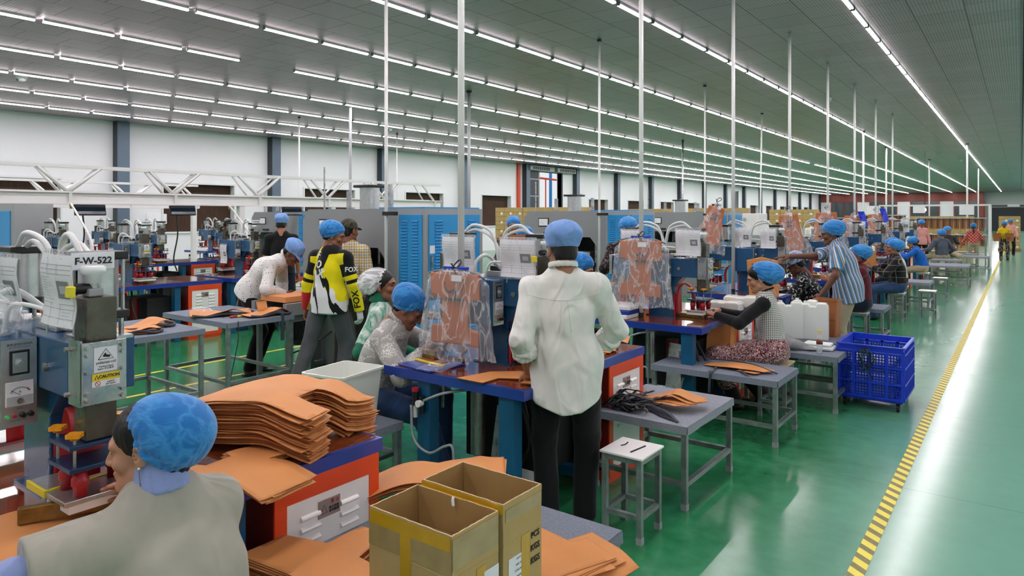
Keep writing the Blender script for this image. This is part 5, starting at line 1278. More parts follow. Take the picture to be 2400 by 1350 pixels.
# stacks on the carton bench
def z3(x, y, a, b, c): return .004*sin(x*9+b)+.003*sin(y*14+a)
stack([(-.27, -.17), (.23, -.20), (.25, -.02), (.10, .0), (.08, .16), (-.04, .17), (-.06, .02), (-.24, .0)], 26, (-1.80, 1.45, .488), YAW-.5, .0044, 'tan leather cut in the flat stack left of the cartons', 'leather cuts in the flat stack left of the cartons', 8, .008, z3, 2.5, 'topmost tan leather cut of the flat stack left of the cartons')
def z4(x, y, a, b, c): return .05*sin((x+.20)*9)*c+.05+.55*max(0, x-.05)-.5*max(0, x-.24)
stack([(-.26, -.11), (.05, -.13), (.33, -.12), (.34, .12), (.02, .12), (-.26, .13)], 7, (-2.00, 2.06, .50), YAW+.05, .0055, 'curled tan leather strip rising behind the open cartons', 'curled leather strips behind the cartons', 13, .012, z4, 3, variants=3)
def z5(x, y, a, b, c): return .03*sin((x+.1)*9)*c+.02
stack([(-.10, -.09), (.12, -.08), (.13, .07), (-.09, .09)], 4, (-1.80, 2.24, .50), YAW-.3, .006, 'small curled tan leather scrap behind the carton marked PCS', 'small leather scraps behind the carton marked PCS', 17, .012, z5, 8, variants=2)
def z6(x, y, a, b, c): return .003*sin(x*11+b)+.002-(.5*max(0, -y-.12)**1.4)
stack([(-.16, -.16), (.04, -.19), (.16, -.15), (.19, .13), (.02, .15), (.02, .08), (-.16, .07)], 7, (-1.33, 2.03, .487), YAW-.9, .003, 'flat tan leather cut spread right of the cartons on the bench', 'flat leather cuts right of the cartons', 21, .022, z6, 9, variants=4)
place(sheet_mesh([(-.09, -.19), (.10, -.15), (.07, .10), (-.12, .08)], lambda x, y: -.9*max(0, -y-.04)**1.6), 'leather_cut', (-1.24, 2.14, .503), radians(64), 'tan leather corner hanging off the near end of the carton bench')
# on the table of press one
def zf(x, y, a, b, c): return .004*sin(x*8)+.001
stack([(-.30, -.06), (-.14, -.15), (-.07, -.04), (.10, -.06), (.06, -.14), (.14, -.17), (.30, .06), (.06, .06), (.04, .13), (-.14, .12)], 3, (-2.25, 3.02, .8045), YAW-.12, .0028, 'tan leather cut lying on the table edge at the white-shirt man', 'leather cuts at the white-shirt man', 31, .006, zf, 2, variants=2)
# under the hands of the nearest woman
place(sheet_mesh([(-.42, -.16), (-.1, -.22), (.30, -.18), (.36, .14), (.1, .2), (-.40, .16)], lambda x, y: .02*sin(max(0, x+.1)*5)*0+.012*math.exp(-((x-.05)/.1)**2)), 'leather_sheet', (-2.22, .66, .805), radians(80), 'large tan leather sheet on the table in front of the nearest woman')
e = tag(empty('die_bar', (-2.28, .735, .822), radians(66)), 'long brass welding die lying on the leather by the nearest woman', 'die bar')
MB().box(-.02, .24, -.012, .012, 0, .045, MATS['brass'], .002).build('die_rail', e); text(e, '24581-3', .016, MATS['ink_grey'], (.08, -.0125, .02), (1, 0, 0), (0, 0, 1))
e = tag(empty('electrode_bar', (-2.38, .79, .885)), 'aluminium electrode bar wrapped in yellow tape under the nearest press', 'electrode bar')
q = MB(); q.box(-.055, .075, .0, .30, .0, .004, MATS['aluminium']); q.build('bar_plate', e)
MB().box(-.06, .08, -.004, .004, -.018, .006, MATS['yellow_tape'], .002).box(.074, .082, -.004, .3, -.018, .006, MATS['yellow_tape'], .002).build('tape_edge', e)
q = MB()
for k in range(4): q.cyl((.078, .03+.075*k, -.028), (.10, .03+.075*k, -.028), .007, m=MATS['steel'], n=10)
q.box(.06, .078, .01, .29, -.05, -.018, MATS['white_plastic']); q.build('clamp_rail', e)
# leather on the cabinets of the next presses
for k, (y, lb) in enumerate(((4.12, 'rolled tan leather piece on the cabinet right of the white shirt'), (6.5, 'tan leather piece on the cabinet beyond the houndstooth-vest woman'))):
    place(sheet_mesh([(-.2, -.13), (.2, -.13), (.2, .13), (-.2, .13)], lambda x, y: .03+.028*sin(x*14)), 'leather_cut', (-2.32, y, .812), .4, lb)
for k in range(3): place(sheet_mesh([(-.17, -.12), (.18, -.12), (.16, .13), (-.17, .11)], lambda x, y: .004*sin(x*14)), 'leather_cut', (-2.33, 3.98+.02*k, .802+.004*k), .2*k, 'flat tan leather piece under the roll on the cabinet', group='flat leather under the roll')
# tray with film on press one, dies and small things on tables
e = tag(empty('sliding_tray', (-2.88, 2.98, .8025), radians(-8)), 'blue sliding tray with clear film and dark leather parts at the young man', 'tray')
MB().box(-.16, .2, -.12, .16, 0, .012, MATS['blue_rim'], .003).box(-.13, .17, -.0, .02, .012, .022, MATS['yellow'], .002).build('tray_base', e)
MB().box(-.14, .1, .04, .12, .012, .02, MATS['leather_dark'], .002).box(-.1, .02, .06, .1, .02, .07, MATS['brass'], .002).build('jig_block', e)
MB().add([(.1, -.15, .015), (.28, -.1, .013), (.3, .05, .05), (.12, .02, .045)], [(0, 1, 2, 3)], MATS['clear_film']).build('film_sheet', e)
for k in range(3): tag(MB().box(-3.1, -2.72, 5.3+.03*k, 5.62+.03*k, .803+.035*k, .836+.035*k, MATS['white_paint' if k != 1 else 'blue_rim'], .004).build('jig_board'), ['white-edged jig board at the bottom of the pile on the second press table', 'blue jig board in the middle of the pile on the second press table', 'white-edged jig board on top of the pile on the second press table'][k], 'board')
tag(MB().box(-2.16, -2.02, 5.75, 5.87, .803, .815, MATS['copper']).box(-2.3, -2.2, 5.72, 5.8, .803, .83, MATS['brass']).build('leather_scraps'), 'small reddish scraps beside the houndstooth-vest woman on the shiny film', 'scrap')
tag(MB().box(-2.4, -2.05, 7.6, 8.0, .803, .82, MATS['blue_rim'], .004).box(-2.35, -2.1, 7.65, 7.95, .82, .822, MATS['paper']).build('film_tray'), 'blue tray with clear film beyond the houndstooth-vest woman', 'tray')
# folded covers on the left tables
def folded(x, y, z, rz, lb, s=1., seed=0, dark=True):
    e = tag(empty('folded_cover', (x, y, z), radians(rz)), lb, 'folded cover'); r = random.Random(seed); a, b = r.uniform(0, 3), r.uniform(0, 3)
    o = [(-.24*s, -.11*s), (.02*s, -.14*s), (.25*s, -.10*s), (.23*s, .10*s), (.02*s, .13*s), (-.25*s, .09*s)]
    me = sheet_mesh(o, lambda x_, y_: .030+.024*sin(x_*13/s+a)*cos(y_*9+b)+.02*math.exp(-((x_-.12)/.06)**2), th=.004); ob = bpy.data.objects.new('leather_panel', me); COL.objects.link(ob); ob.parent = e
    me = sheet_mesh([(px*.97, py*.9) for px, py in o], lambda x_, y_: .010+.008*sin(x_*17/s+b), th=.004); ob = bpy.data.objects.new('lower_panel', me); COL.objects.link(ob); ob.parent = e
    q = MB(); q.tube(smooth_path([(-.22*s, -.1*s, .02), (-.1*s, -.14*s, .012), (.05*s, -.12*s, .03), (.18*s, -.15*s, .012), (.27*s, -.06*s, .015), (.25*s, .06*s, .02)]), .011, MATS['webbing'], 6)
    if dark: q.box(.14*s, .24*s, -.13*s, -.05*s, .002, .02, MATS['webbing'], .004)
    q.build('webbing_strap', e)
folded(-5.72, 2.55, .752, 78, 'folded tan cover on the left table, front of the two', .85, 1); folded(-5.92, 2.75, .752, 95, 'folded tan cover lying behind another on the left table', .9, 2); folded(-6.1, 3.55, .752, 60, 'large folded tan cover beside crumpled film on the table at the bending man', 1.1, 3)
folded(-5.75, 3.80, .752, 84, 'tan strap piece with upright tab at the end of the table by the bright jersey', .85, 4)
place(sheet_mesh([(-.05, -.05), (.05, -.05), (.05, .05), (-.05, .05)], lambda x, y: (x, y*.2+.008*sin(y*40), .05+y*.9)), 'leather_tab', (-5.78, 3.78, .79), radians(80), 'small tan leather tab standing up on the table by the jersey man')
v = Field(.012, .02)
for k in range(5): pass
tag(MB().tube([(-5.86, 3.50, .762), (-5.84, 3.56, .762)], .011, MATS['red_plastic'], 8).tube([(-5.84, 3.56, .762), (-5.83, 3.61, .762)], .009, MATS['yellow'], 8).tube([(-5.86, 3.50, .762), (-5.87, 3.45, .76)], .003, MATS['steel'], 6).build('trimming_knife'), 'small red and yellow trimming knife near the table corner', 'knife')
tag(MB().tube(smooth_path([(-5.59, 3.42, .76), (-5.56, 3.40, .6), (-5.60, 3.36, .3), (-5.62, 3.3, .02), (-5.5, 3.15, .01)]), .004, MATS['black'], 6).build('power_cord'), 'thin black cord hanging from the corner of the left table to the floor', 'cord')
tag(MB().box(-5.60, -5.585, 3.86, 3.89, .52, .78, MATS['webbing']).build('hanging_strap'), 'dark webbing strap hanging off the table edge by the jersey man', 'strap')
# feed rails, motor and orange board box of the big press
e = tag(empty('feed_conveyor', (-6.1, 4.3, 0)), 'grey steel feed rail with a black motor beneath, left of the jersey man', 'conveyor')
MB().box(-.28, -.22, -.25, .55, .74, .82, MATS['press_grey']).box(.22, .28, -.22, .55, .70, .82, MATS['press_grey']).box(-.22, .22, -.22, .55, .74, .75, MATS['steel']).build('side_rail', e)
MB().box(-.05, .2, -.12, .3, .62, .70, MATS['press_grey']).build('gearbox', e)
q = MB().cyl((.1, .06, .40), (.1, .06, .61), .085, m=MATS['black'], n=24)
for k in range(20):
    t = 2*pi*k/20; q.box(-.004, .004, .08, .096, .42, .59, MATS['black'], M=Matrix.Translation((.1, .06, 0)) @ Matrix.Rotation(t, 4, 'Z'))
q.cyl((.1, .06, .37), (.1, .06, .42), .09, m=MATS['black'], n=24).box(-.03, .02, .0, .1, .46, .56, MATS['black']).build('motor', e)
MB().tube(smooth_path([(0, .05, .48), (.02, -.05, .34), (.2, -.1, .31), (.35, .1, .42), (.38, .25, .5)]), .008, MATS['black'], 6).build('motor_cable', e)
for y in (-.2, .45):
    MB().box(-.27, -.23, y, y+.05, 0, .74, MATS['press_grey']).build('support_leg', e); MB().box(.23, .27, y, y+.05, 0, .70, MATS['press_grey']).build('support_leg', e)
tag(MB().box(-6.32, -5.9, 4.12, 4.78, .822, .88, mat('orange_board', '#e0935a', .6), .003).build('flat_carton'), 'flat orange-brown carton under the hand of the bending man', 'carton')
# plastic bin, white containers, blue basket
def bin_mesh(w, d, h, taper, m, r=.03):
    bm = MB(); n = 6
    def ring(a, b, z, rr):
        o = []
        for cx, cy, s in ((a/2-rr, b/2-rr, 0), (-a/2+rr, b/2-rr, 1), (-a/2+rr, -b/2+rr, 2), (a/2-rr, -b/2+rr, 3)):
            for k in range(n+1): t = pi/2*(s+k/n); o.append((cx+rr*cos(t), cy+rr*sin(t), z))
        return o
    R = [ring(w*taper-.0, d*taper, 0, r), ring(w, d, h-.012, r), ring(w+.018, d+.018, h-.012, r), ring(w+.018, d+.018, h, r), ring(w-.006, d-.006, h, r), ring(w*taper-.01, d*taper-.01, .006, r)]
    vs = sum(R, []); N = len(R[0]); fs = [tuple(range(N-1, -1, -1))]
    for i in range(len(R)-1):
        for k in range(N): fs.append((i*N+k, i*N+(k+1) % N, (i+1)*N+(k+1) % N, (i+1)*N+k))
    fs.append(tuple(range((len(R)-1)*N, len(R)*N))); bm.add(vs, fs, m, False); return bm
b = bin_mesh(.30, .36, .32, .84, MATS['bin_film']); b.box(.118, .137, -.06, .06, .12, .24, MATS['white_plastic'])
o = b.build('plastic_bin'); o.location = (-3.16, 2.60, .487); o.rotation_euler = (0, 0, radians(8)); tag(o, 'square white plastic bin on the small bench by the blue table', 'bin')
def container(x, y, z, rz, lb, w=.26, d=.12, h=.36):
    e = tag(empty('plastic_container', (x, y, z), radians(rz)), lb, 'plastic container', 'white plastic containers')
    pr = [(-w/2, 0), (w/2, 0), (w/2, h*.90), (w/2-.02, h), (w*.1, h), (w*.06, h*.9), (-w*.14, h*.9), (-w*.18, h*.97), (-w/2+.02, h*.97), (-w/2, h*.88)]
    bmh = bmesh.new(); vs = [bmh.verts.new((a, -d/2, c)) for a, c in pr]; f = bmh.faces.new(vs); ex = bmesh.ops.extrude_face_region(bmh, geom=[f]); 
    for v in [g for g in ex['geom'] if isinstance(g, bmesh.types.BMVert)]: v.co.y += d
    bmesh.ops.recalc_face_normals(bmh, faces=bmh.faces[:]); bmesh.ops.bevel(bmh, geom=bmh.edges[:], offset=.014, segments=3, affect='EDGES', profile=.6)
    MB().bm(bmh, MATS['bin_film'], True).build('shell', e); MB().cyl((-w*.3, 0, h*.95), (-w*.3, 0, h*1.03), .018, m=MATS['bin_film']).build('cap', e)
container(-1.62, 7.12, .49, 8, 'white plastic container standing at the right end of the row'); container(-1.84, 7.05, .49, 20, 'white plastic container in the middle leaning on its neighbour'); container(-1.75, 7.32, .49, 5, 'white plastic container behind the others near the leather bag'); container(-2.2, 6.75, .80, 12, 'white plastic container lying low beyond the vest woman', .34, .2, .11); container(-2.25, 6.4, .80, 4, 'white plastic container nearest the second press', .3, .2, .09)
e = tag(empty('basket', (-1.06, 7.0, 0)), 'bright blue plastic basket on black castors beside the aisle', 'basket')
cb = MATS['crate_blue']; w, d, z0, z1 = .25, .32, .10, .56
def lattice(mb, P, n1, n2, zb, zt):
    """perforated wall from P0 to P1 between zb and zt"""
    (ax_, ay_), (bx_, by_) = P; L = sqrt((bx_-ax_)**2+(by_-ay_)**2); ux_, uy_ = (bx_-ax_)/L, (by_-ay_)/L; t = .0035
    M = Matrix(((ux_, -uy_, 0, ax_), (uy_, ux_, 0, ay_), (0, 0, 1, 0), (0, 0, 0, 1)))
    for i in range(n1+1):
        x = L*i/n1; wd = .0045; mb.box(x-wd, x+wd, -t, t, zb, zt, cb, M=M)
    for k in range(n2+1):
        z = zb+(zt-zb)*k/n2; wd = .0045; mb.box(0, L, -t, t, z-wd, z+wd, cb, M=M)
for nm, P, n1 in (('side_wall', ((-w, -d), (w, -d)), 22), ('side_wall', ((w, d), (-w, d)), 22), ('end_wall', ((w, -d), (w, d)), 14), ('end_wall', ((-w, d), (-w, -d)), 14)):
    q = MB(); lattice(q, P, n1, 15, z0+.02, z1-.07)
    (a0, b0), (a1, b1) = P; L = sqrt((a1-a0)**2+(b1-b0)**2); ux_, uy_ = (a1-a0)/L, (b1-b0)/L; M = Matrix(((ux_, -uy_, 0, a0), (uy_, ux_, 0, b0), (0, 0, 1, 0), (0, 0, 0, 1)))
    q.box(0, L, -.005, .005, z1-.085, z1, cb, M=M) if nm == 'end_wall' else q.box(0, L, -.005, .005, z1-.05, z1, cb, M=M)
    if nm == 'end_wall':
        q.box(0, L, -.005, .004, z0, z1-.08, cb, M=M)
        for k in range(9): q.box(L*k/8-.006, L*k/8+.006, -.018, -.004, z0, z1-.03, cb, M=M)
    else:
        for x in (0, L*.24, L*.5, L*.76, L): q.box(x-.012, x+.012, -.016, .003, z0, z1-.05, cb, M=M)
    for z in (z0+.01, z0+.14, z0+.28, z1-.06, z1-.004): q.box(-.01, L+.01, -.02, .003, z-.007, z+.007, cb, M=M)
    q.build(nm, e)
MB().box(-w, w, -d, d, z0-.02, z0, cb).build('bottom_panel', e)
for x in (-w+.04, w-.04):
    for y in (-d+.05, d-.05):
        c = MB().cyl((x-.012, y, .035), (x+.012, y, .035), .035, m=MATS['black_rubber'], n=18).box(x-.016, x+.016, y-.01, y+.01, .03, .08, MATS['black']).build('castor', e)
tag(MB().box(-1.25, -.88, 6.75, 7.25, .105, .30, MATS['paper'], .02).box(-1.27, -.9, 6.8, 7.2, .31, .40, MATS['felt_light'], .02).build('packed_goods'), 'pale goods wrapped in film seen through the blue basket', 'goods')
q = MB(); r = random.Random(4)
for k in range(9): q.tube(smooth_path([(-1.1, 6.66, .53), (-1.1+r.uniform(-.05, .05), 6.63, .52+r.uniform(-.02, .02)), (-1.1+r.uniform(-.07, .09), 6.645, .44+r.uniform(-.08, .03)), (-1.1+r.uniform(-.05, .09), 6.65, .40-.15*r.random())]), .004, mat('ribbon_green', '#1f5a4a', .4) if k % 3 == 0 else MATS['black'], 5)
tag(q.build('plastic_ribbon'), 'knot of black and green plastic ribbon tied on the blue basket', 'ribbon')
# bottle, foam boxes, cushion, felt bundle
e = tag(empty('water_bottle', (-1.42, 6.43, .485)), 'clear water bottle with a yellow cap on the dark felt bench', 'bottle')
MB().lathe([(.024, 0), (.026, .008), (.025, .06), (.027, .08), (.027, .13), (.023, .155), (.012, .178), (.012, .19)], film('bottle_film', '#dfe8ee', .35, .08, .3, 40) or MATS['bottle_film'], 20).build('bottle_body', e)
MB().lathe([(.0272, .085), (.0275, .125)], mat('label_brown', '#7a3a1c', .4), 20).build('label', e); MB().cyl((0, 0, .188), (0, 0, .208), .0135, m=MATS['yellow'], n=16).build('cap', e)
tag(MB().box(-1.60, -1.34, 6.56, 6.74, .488, .522, MATS['white_plastic'], .015).box(-1.59, -1.36, 6.57, 6.72, .522, .545, MATS['white_plastic'], .012).build('foam_box'), 'white foam lunch box behind the water bottle', 'box')
def blob(name, parts, m, lb, cat, h=.012, amp=.006, f0=20, loc=(0, 0, 0), k=.03):
    F = Field(h, k)
    for c, r in parts: F.ell(c, r, k=k)
    v, f = F.mesh(); v = wrinkle(v, f, amp, f0, 2); o = np_mesh(name, v, f, [m]); o.location = loc; return tag(o, lb, cat)
blob('felt_bundle', [((-.1, 0, .06), (.13, .13, .085)), ((.0, .0, .04), (.16, .12, .05)), ((.14, 0, .015), (.14, .06, .018)), ((-.14, .03, .12), (.06, .07, .045))], mat('felt_grey', '#8b8d8f', .95, 0, noise=.2, nscale=60, bump=.2, bscale=300), 'crumpled sheet of grey felt on the bench beside the vest woman', 'cloth', loc=(-1.72, 6.53, .485))
r = random.Random(12)
for k in range(26):
    x0, y0 = -2.08+r.uniform(-.05, .10), 3.86+r.uniform(-.06, .14); q = MB(); z = .492+.0035*k*r.uniform(.5, 1)
    P = [(x0+r.uniform(-.03, .03), y0-.03, z*.5+.5*.49)]
    for j in range(5): P.append((P[-1][0]+r.uniform(.0, .07), min(4.1, max(3.8, P[-1][1]+r.uniform(-.06, .07))), max(.49, z+r.uniform(-.02, .02)*(j < 4))))
    ribbon(q, smooth_path(P, 5), .026, .004, MATS['black' if k % 3 else 'webbing'], (r.uniform(-.4, .4), 1, r.uniform(-.6, .6))); tag(q.build('black_strap'), 'black strap tangled in the heap on the bench behind the stool', 'strap', 'tangled black straps on the bench')
for k in range(6):
    q = MB(); ribbon(q, smooth_path([(-1.98+.03*k, 3.98-.01*k, .53-.003*k), (-1.90+.035*k, 3.93-.012*k, .515), (-1.80+.03*k, 3.88-.012*k, .497), (-1.74+.026*k, 3.84-.012*k, .492)]), .026, .003, MATS['webbing'], (.3, 1, 0)); tag(q.build('webbing_strap'), 'charcoal strap fanned out from the black heap on the bench', 'strap', 'straps fanned on the bench')
for k in range(4):
    place(sheet_mesh([(-.24, -.03), (-.12, -.07), (.02, -.09), (.16, -.10), (.22, -.02), (.20, .06), (.02, .04), (-.10, .05), (-.24, .03)], lambda x, y, k=k: .022+.016*sin(x*11+k*.3)*(1+3*y)+.03*(k > 1)*math.exp(-((x-.03)/.07)**2)), 'leather_strip', (-1.83+.016*k, 4.06+.016*k, .503+.005*k), radians(-14+9*k), 'curled tan leather strip lying over the black straps', group='curled strips over the black straps')
# pieces on the bench before the vest woman
e = tag(empty('leather_harness', (-1.78, 5.42, .487), radians(-4)), 'tan leather harness with dark straps and buckle on the bench before the vest woman', 'leather harness')
me = sheet_mesh([(-.27, -.09), (-.12, -.12), (.06, -.13), (.22, -.10), (.27, .02), (.10, .06), (-.1, .10), (-.27, .05)], lambda x, y: .018+.016*sin(x*9+1)*cos(y*8)); ob = bpy.data.objects.new('leather_panel', me); COL.objects.link(ob); ob.parent = e
me = sheet_mesh([(.02, -.14), (.18, -.17), (.20, -.11), (.08, -.08)], lambda x, y: .012); ob = bpy.data.objects.new('leather_tab', me); COL.objects.link(ob); ob.parent = e
q = MB(); q.tube(smooth_path([(-.30, .10, .02), (-.1, .11, .03), (.1, .04, .035), (.3, -.04, .012)]), .006, MATS['webbing'], 6); ribbon(q, smooth_path([(-.15, -.12, .02), (-.13, -.2, .008), (-.12, -.285, .0), (-.125, -.295, -.06), (-.13, -.295, -.16)]), .02, .002, MATS['webbing'], (1, 0, 0)); ribbon(q, smooth_path([(.05, -.12, .02), (.12, -.2, .008), (.18, -.23, .01)]), .02, .002, MATS['webbing'], (1, .4, 0)); q.build('webbing_strap', e)
MB().box(-.145, -.11, -.27, -.225, .006, .012, MATS['steel'], .002).build('buckle', e)
# leather standing panels held by people
def panel(loc, rz, outl, lb, cat='leather piece', tilt=0, bend=.02, m=None):
    me = sheet_mesh(outl, lambda x, y: (x, bend*sin(x*10), y), th=.003, mts=[m or MATS['leather'], MATS['leather_edge']]); o = bpy.data.objects.new('leather_piece', me); COL.objects.link(o); o.location = loc; o.rotation_euler = (radians(tilt), 0, radians(rz)); return tag(o, lb, cat)
panel((-2.12, 5.90, .60), 20, [(-.12, -.13), (.13, -.16), (.15, .18), (-.10, .2)], 'tan leather panel hanging from the table between press and vest woman', bend=.03)
panel((-1.98, 5.80, .62), 60, [(-.025, -.17), (.03, -.17), (.035, .2), (-.02, .2)], 'long tan strap hanging over the knees of the vest woman')
panel((-2.25, 7.60, 1.05), 12, [(-.14, -.28), (.16, -.30), (.15, .16), (-.02, .2), (-.17, .16)], 'tall tan leather panel with dark straps standing behind the vest woman', bend=.02)
o = MB(); ribbon(o, smooth_path([(-2.36, 7.555, 1.17), (-2.30, 7.56, 1.15), (-2.22, 7.57, 1.10), (-2.12, 7.60, 1.09)]), .012, .004, MATS['webbing'], (0, 0, 1)); tag(o.build('leather_strap'), 'dark strap riveted across the tall tan leather panel', 'strap')
# brown leather bag on the bench, seam at the middle
q = bin_mesh(.22, .15, .37, .92, MATS['leather_dark'], .02); q.box(-.105, .105, -.076, -.0725, .17, .176, MATS['leather_edge'])
o = q.build('leather_bag'); o.location = (-1.56, 7.42, .49); o.rotation_euler = (0, 0, radians(-10)); tag(o, 'brown leather bag standing open on the bench at the striped-shirt man', 'bag')
# leather held up left of press two
panel((-3.05, 6.15, 1.08), 35, [(-.02, .22), (.10, .20), (.16, -.2), (.05, -.30), (-.14, -.24), (-.10, .05)], 'tan leather piece held up left of the second press', bend=.035)
panel((-3.08, 5.98, 1.02), 20, [(-.01, .18), (.07, .17), (.10, -.15), (-.02, -.28), (-.12, -.2)], 'folded tan leather hanging beside the second press', bend=.03)
panel((-3.15, 4.25, 1.42), 25, [(-.11, -.13), (.12, -.13), (.11, .13), (-.11, .13)], 'brown leather sheet behind the white air hoses of the press at the white shirt', m=MATS['leather_dark'])
panel((-2.02, 12.45, 1.0), 30, [(-.16, -.12), (.14, -.15), (.15, .12), (-.13, .14)], 'tan leather sheet held by the man in the plaid jacket')
# job sheets in clear sleeves
JS = None
def job_sheet(x, y, z, w, h, lb, rz=0, clip=False, pic=0, lean=0):
    e = tag(empty('job_sheet', (x, y, z), radians(rz)), lb, 'job sheet', 'job sheets in clear sleeves'); e.rotation_euler = (radians(lean), 0, radians(rz)); bend = .012
    def surf(u, v): return (u*w-w/2, -bend*sin(pi*u)+bend*.7*sin(2*pi*v), v*h-h/2)
    def grid(mb, u0, u1, v0, v1, off, m, n=8):
        vs = [];
        for i in range(n+1):
            for j in range(n+1):
                a = surf(u0+(u1-u0)*i/n, v0+(v1-v0)*j/n); vs.append((a[0], a[1]-off, a[2]))
        mb.add(vs, [(i*(n+1)+j, (i+1)*(n+1)+j, (i+1)*(n+1)+j+1, i*(n+1)+j+1) for i in range(n) for j in range(n)], m, True)
    p = MB(); grid(p, .04, .96, .02, .93, 0, MATS['paper']); p.build('paper_sheet', e)
    q = MB()
    def ln(u0, v0, u1, v1, t=.0012, m='ink_grey'): grid(q, min(u0, u1), max(u0, u1)+(t/w if u0 == u1 else 0), min(v0, v1), max(v0, v1)+(t/h if v0 == v1 else 0), .0012, MATS[m], 3)
    for v in (.80, .74, .68, .30, .24, .12): ln(.07, v, .93, v)
    for u in (.07, .93): ln(u, .06, u, .82)
    for u in (.35, .62): ln(u, .06, u, .30); ln(u, .68, u, .80)
    r = random.Random(int(x*50+y*9+z*31))
    for k in range(9): ln(.10, .63-.035*k, .10+r.uniform(.2, .42), .63-.035*k, .0016, 'paper_grey')
    grid(q, .60, .86, .38, .60, .0012, MATS['ink_grey']); grid(q, .66, .80, .44, .54, .0016, MATS['paper_grey'])
    for k in range(3): ln(.66, .20-.04*k, .66+r.uniform(.1, .2), .20-.04*k, .0016, 'paper_grey')
    for k in range(9): grid(q, .12+.09*k, .12+.09*k+.022, .952, .968, .0024, MATS['ink'], 1)
    q.build('printed_table', e)
    t = [text(None, 'WORK INSTRUCTION', h*.045, MATS['ink'], (0, -bend-.003, h*.37), (1, 0, 0), (0, 0, 1))]; merge_into('heading', t, e)
    s = MB(); grid(s, 0, 1, 0, 1, .003, MATS['sleeve'], 10); s.box(-w/2, w/2, -.004, .0, h/2-.02, h/2, MATS['sleeve']); s.build('clear_sleeve', e)
    MB().cyl((-w*.3, .004, -h*.5-.03), (-w*.3, .004, h*.5), .003, m=MATS['steel'], n=6).build('support_wire', e)
    if clip: MB().box(w/2-.025, w/2+.008, -.02, -.004, -.02, .012, MATS['yellow_tape'], .003).build('yellow_clip', e)
    return e
job_sheet(-2.235, .80, 1.49, .25, .225, 'job sheet in a clear sleeve left of the F-W-522 sign', 0, True, lean=-3); job_sheet(-2.66, .80, 1.47, .27, .22, 'job sheet in a clear sleeve cut by the left photo edge')
job_sheet(-2.80, 3.20, 1.463, .28, .24, 'job sheet left of the pole on the press at the white shirt'); job_sheet(-2.345, 3.20, 1.455, .27, .24, 'job sheet with yellow clip beside the ear of the white-shirt man', 0, True)
job_sheet(-2.83, 5.60, 1.46, .21, .24, 'job sheet left of the hanging bag on the second press'); job_sheet(-2.29, 5.60, 1.47, .24, .24, 'job sheet right of the hanging bag on the second press')
job_sheet(-2.62, 8.02, 1.45, .22, .24, 'job sheet behind the hanging bag of the third press'); job_sheet(-2.32, 8.02, 1.44, .18, .24, 'job sheet beside the silver cylinder of the third press')
job_sheet(-2.75, 10.65, 1.48, .26, .28, 'job sheet on the press behind the striped-shirt man'); job_sheet(-2.3, 13.2, 1.46, .28, .28, 'job sheet on the press behind the maroon shirt'); job_sheet(-2.7, 15.6, 1.47, .26, .28, 'job sheet on the press behind the plaid jacket'); job_sheet(-2.2, 18.1, 1.46, .3, .3, 'job sheet on the press behind the boy in blue')
job_sheet(-9.72, 4.1, 1.12, .16, .30, 'narrow hanging sheet on the back-left press'); job_sheet(-9.72, 5.7, 1.12, .2, .30, 'hanging sheet on the press left of the bending man'); job_sheet(-13.5, 5.3, 1.22, .2, .36, 'hanging sheet under the first monitor')
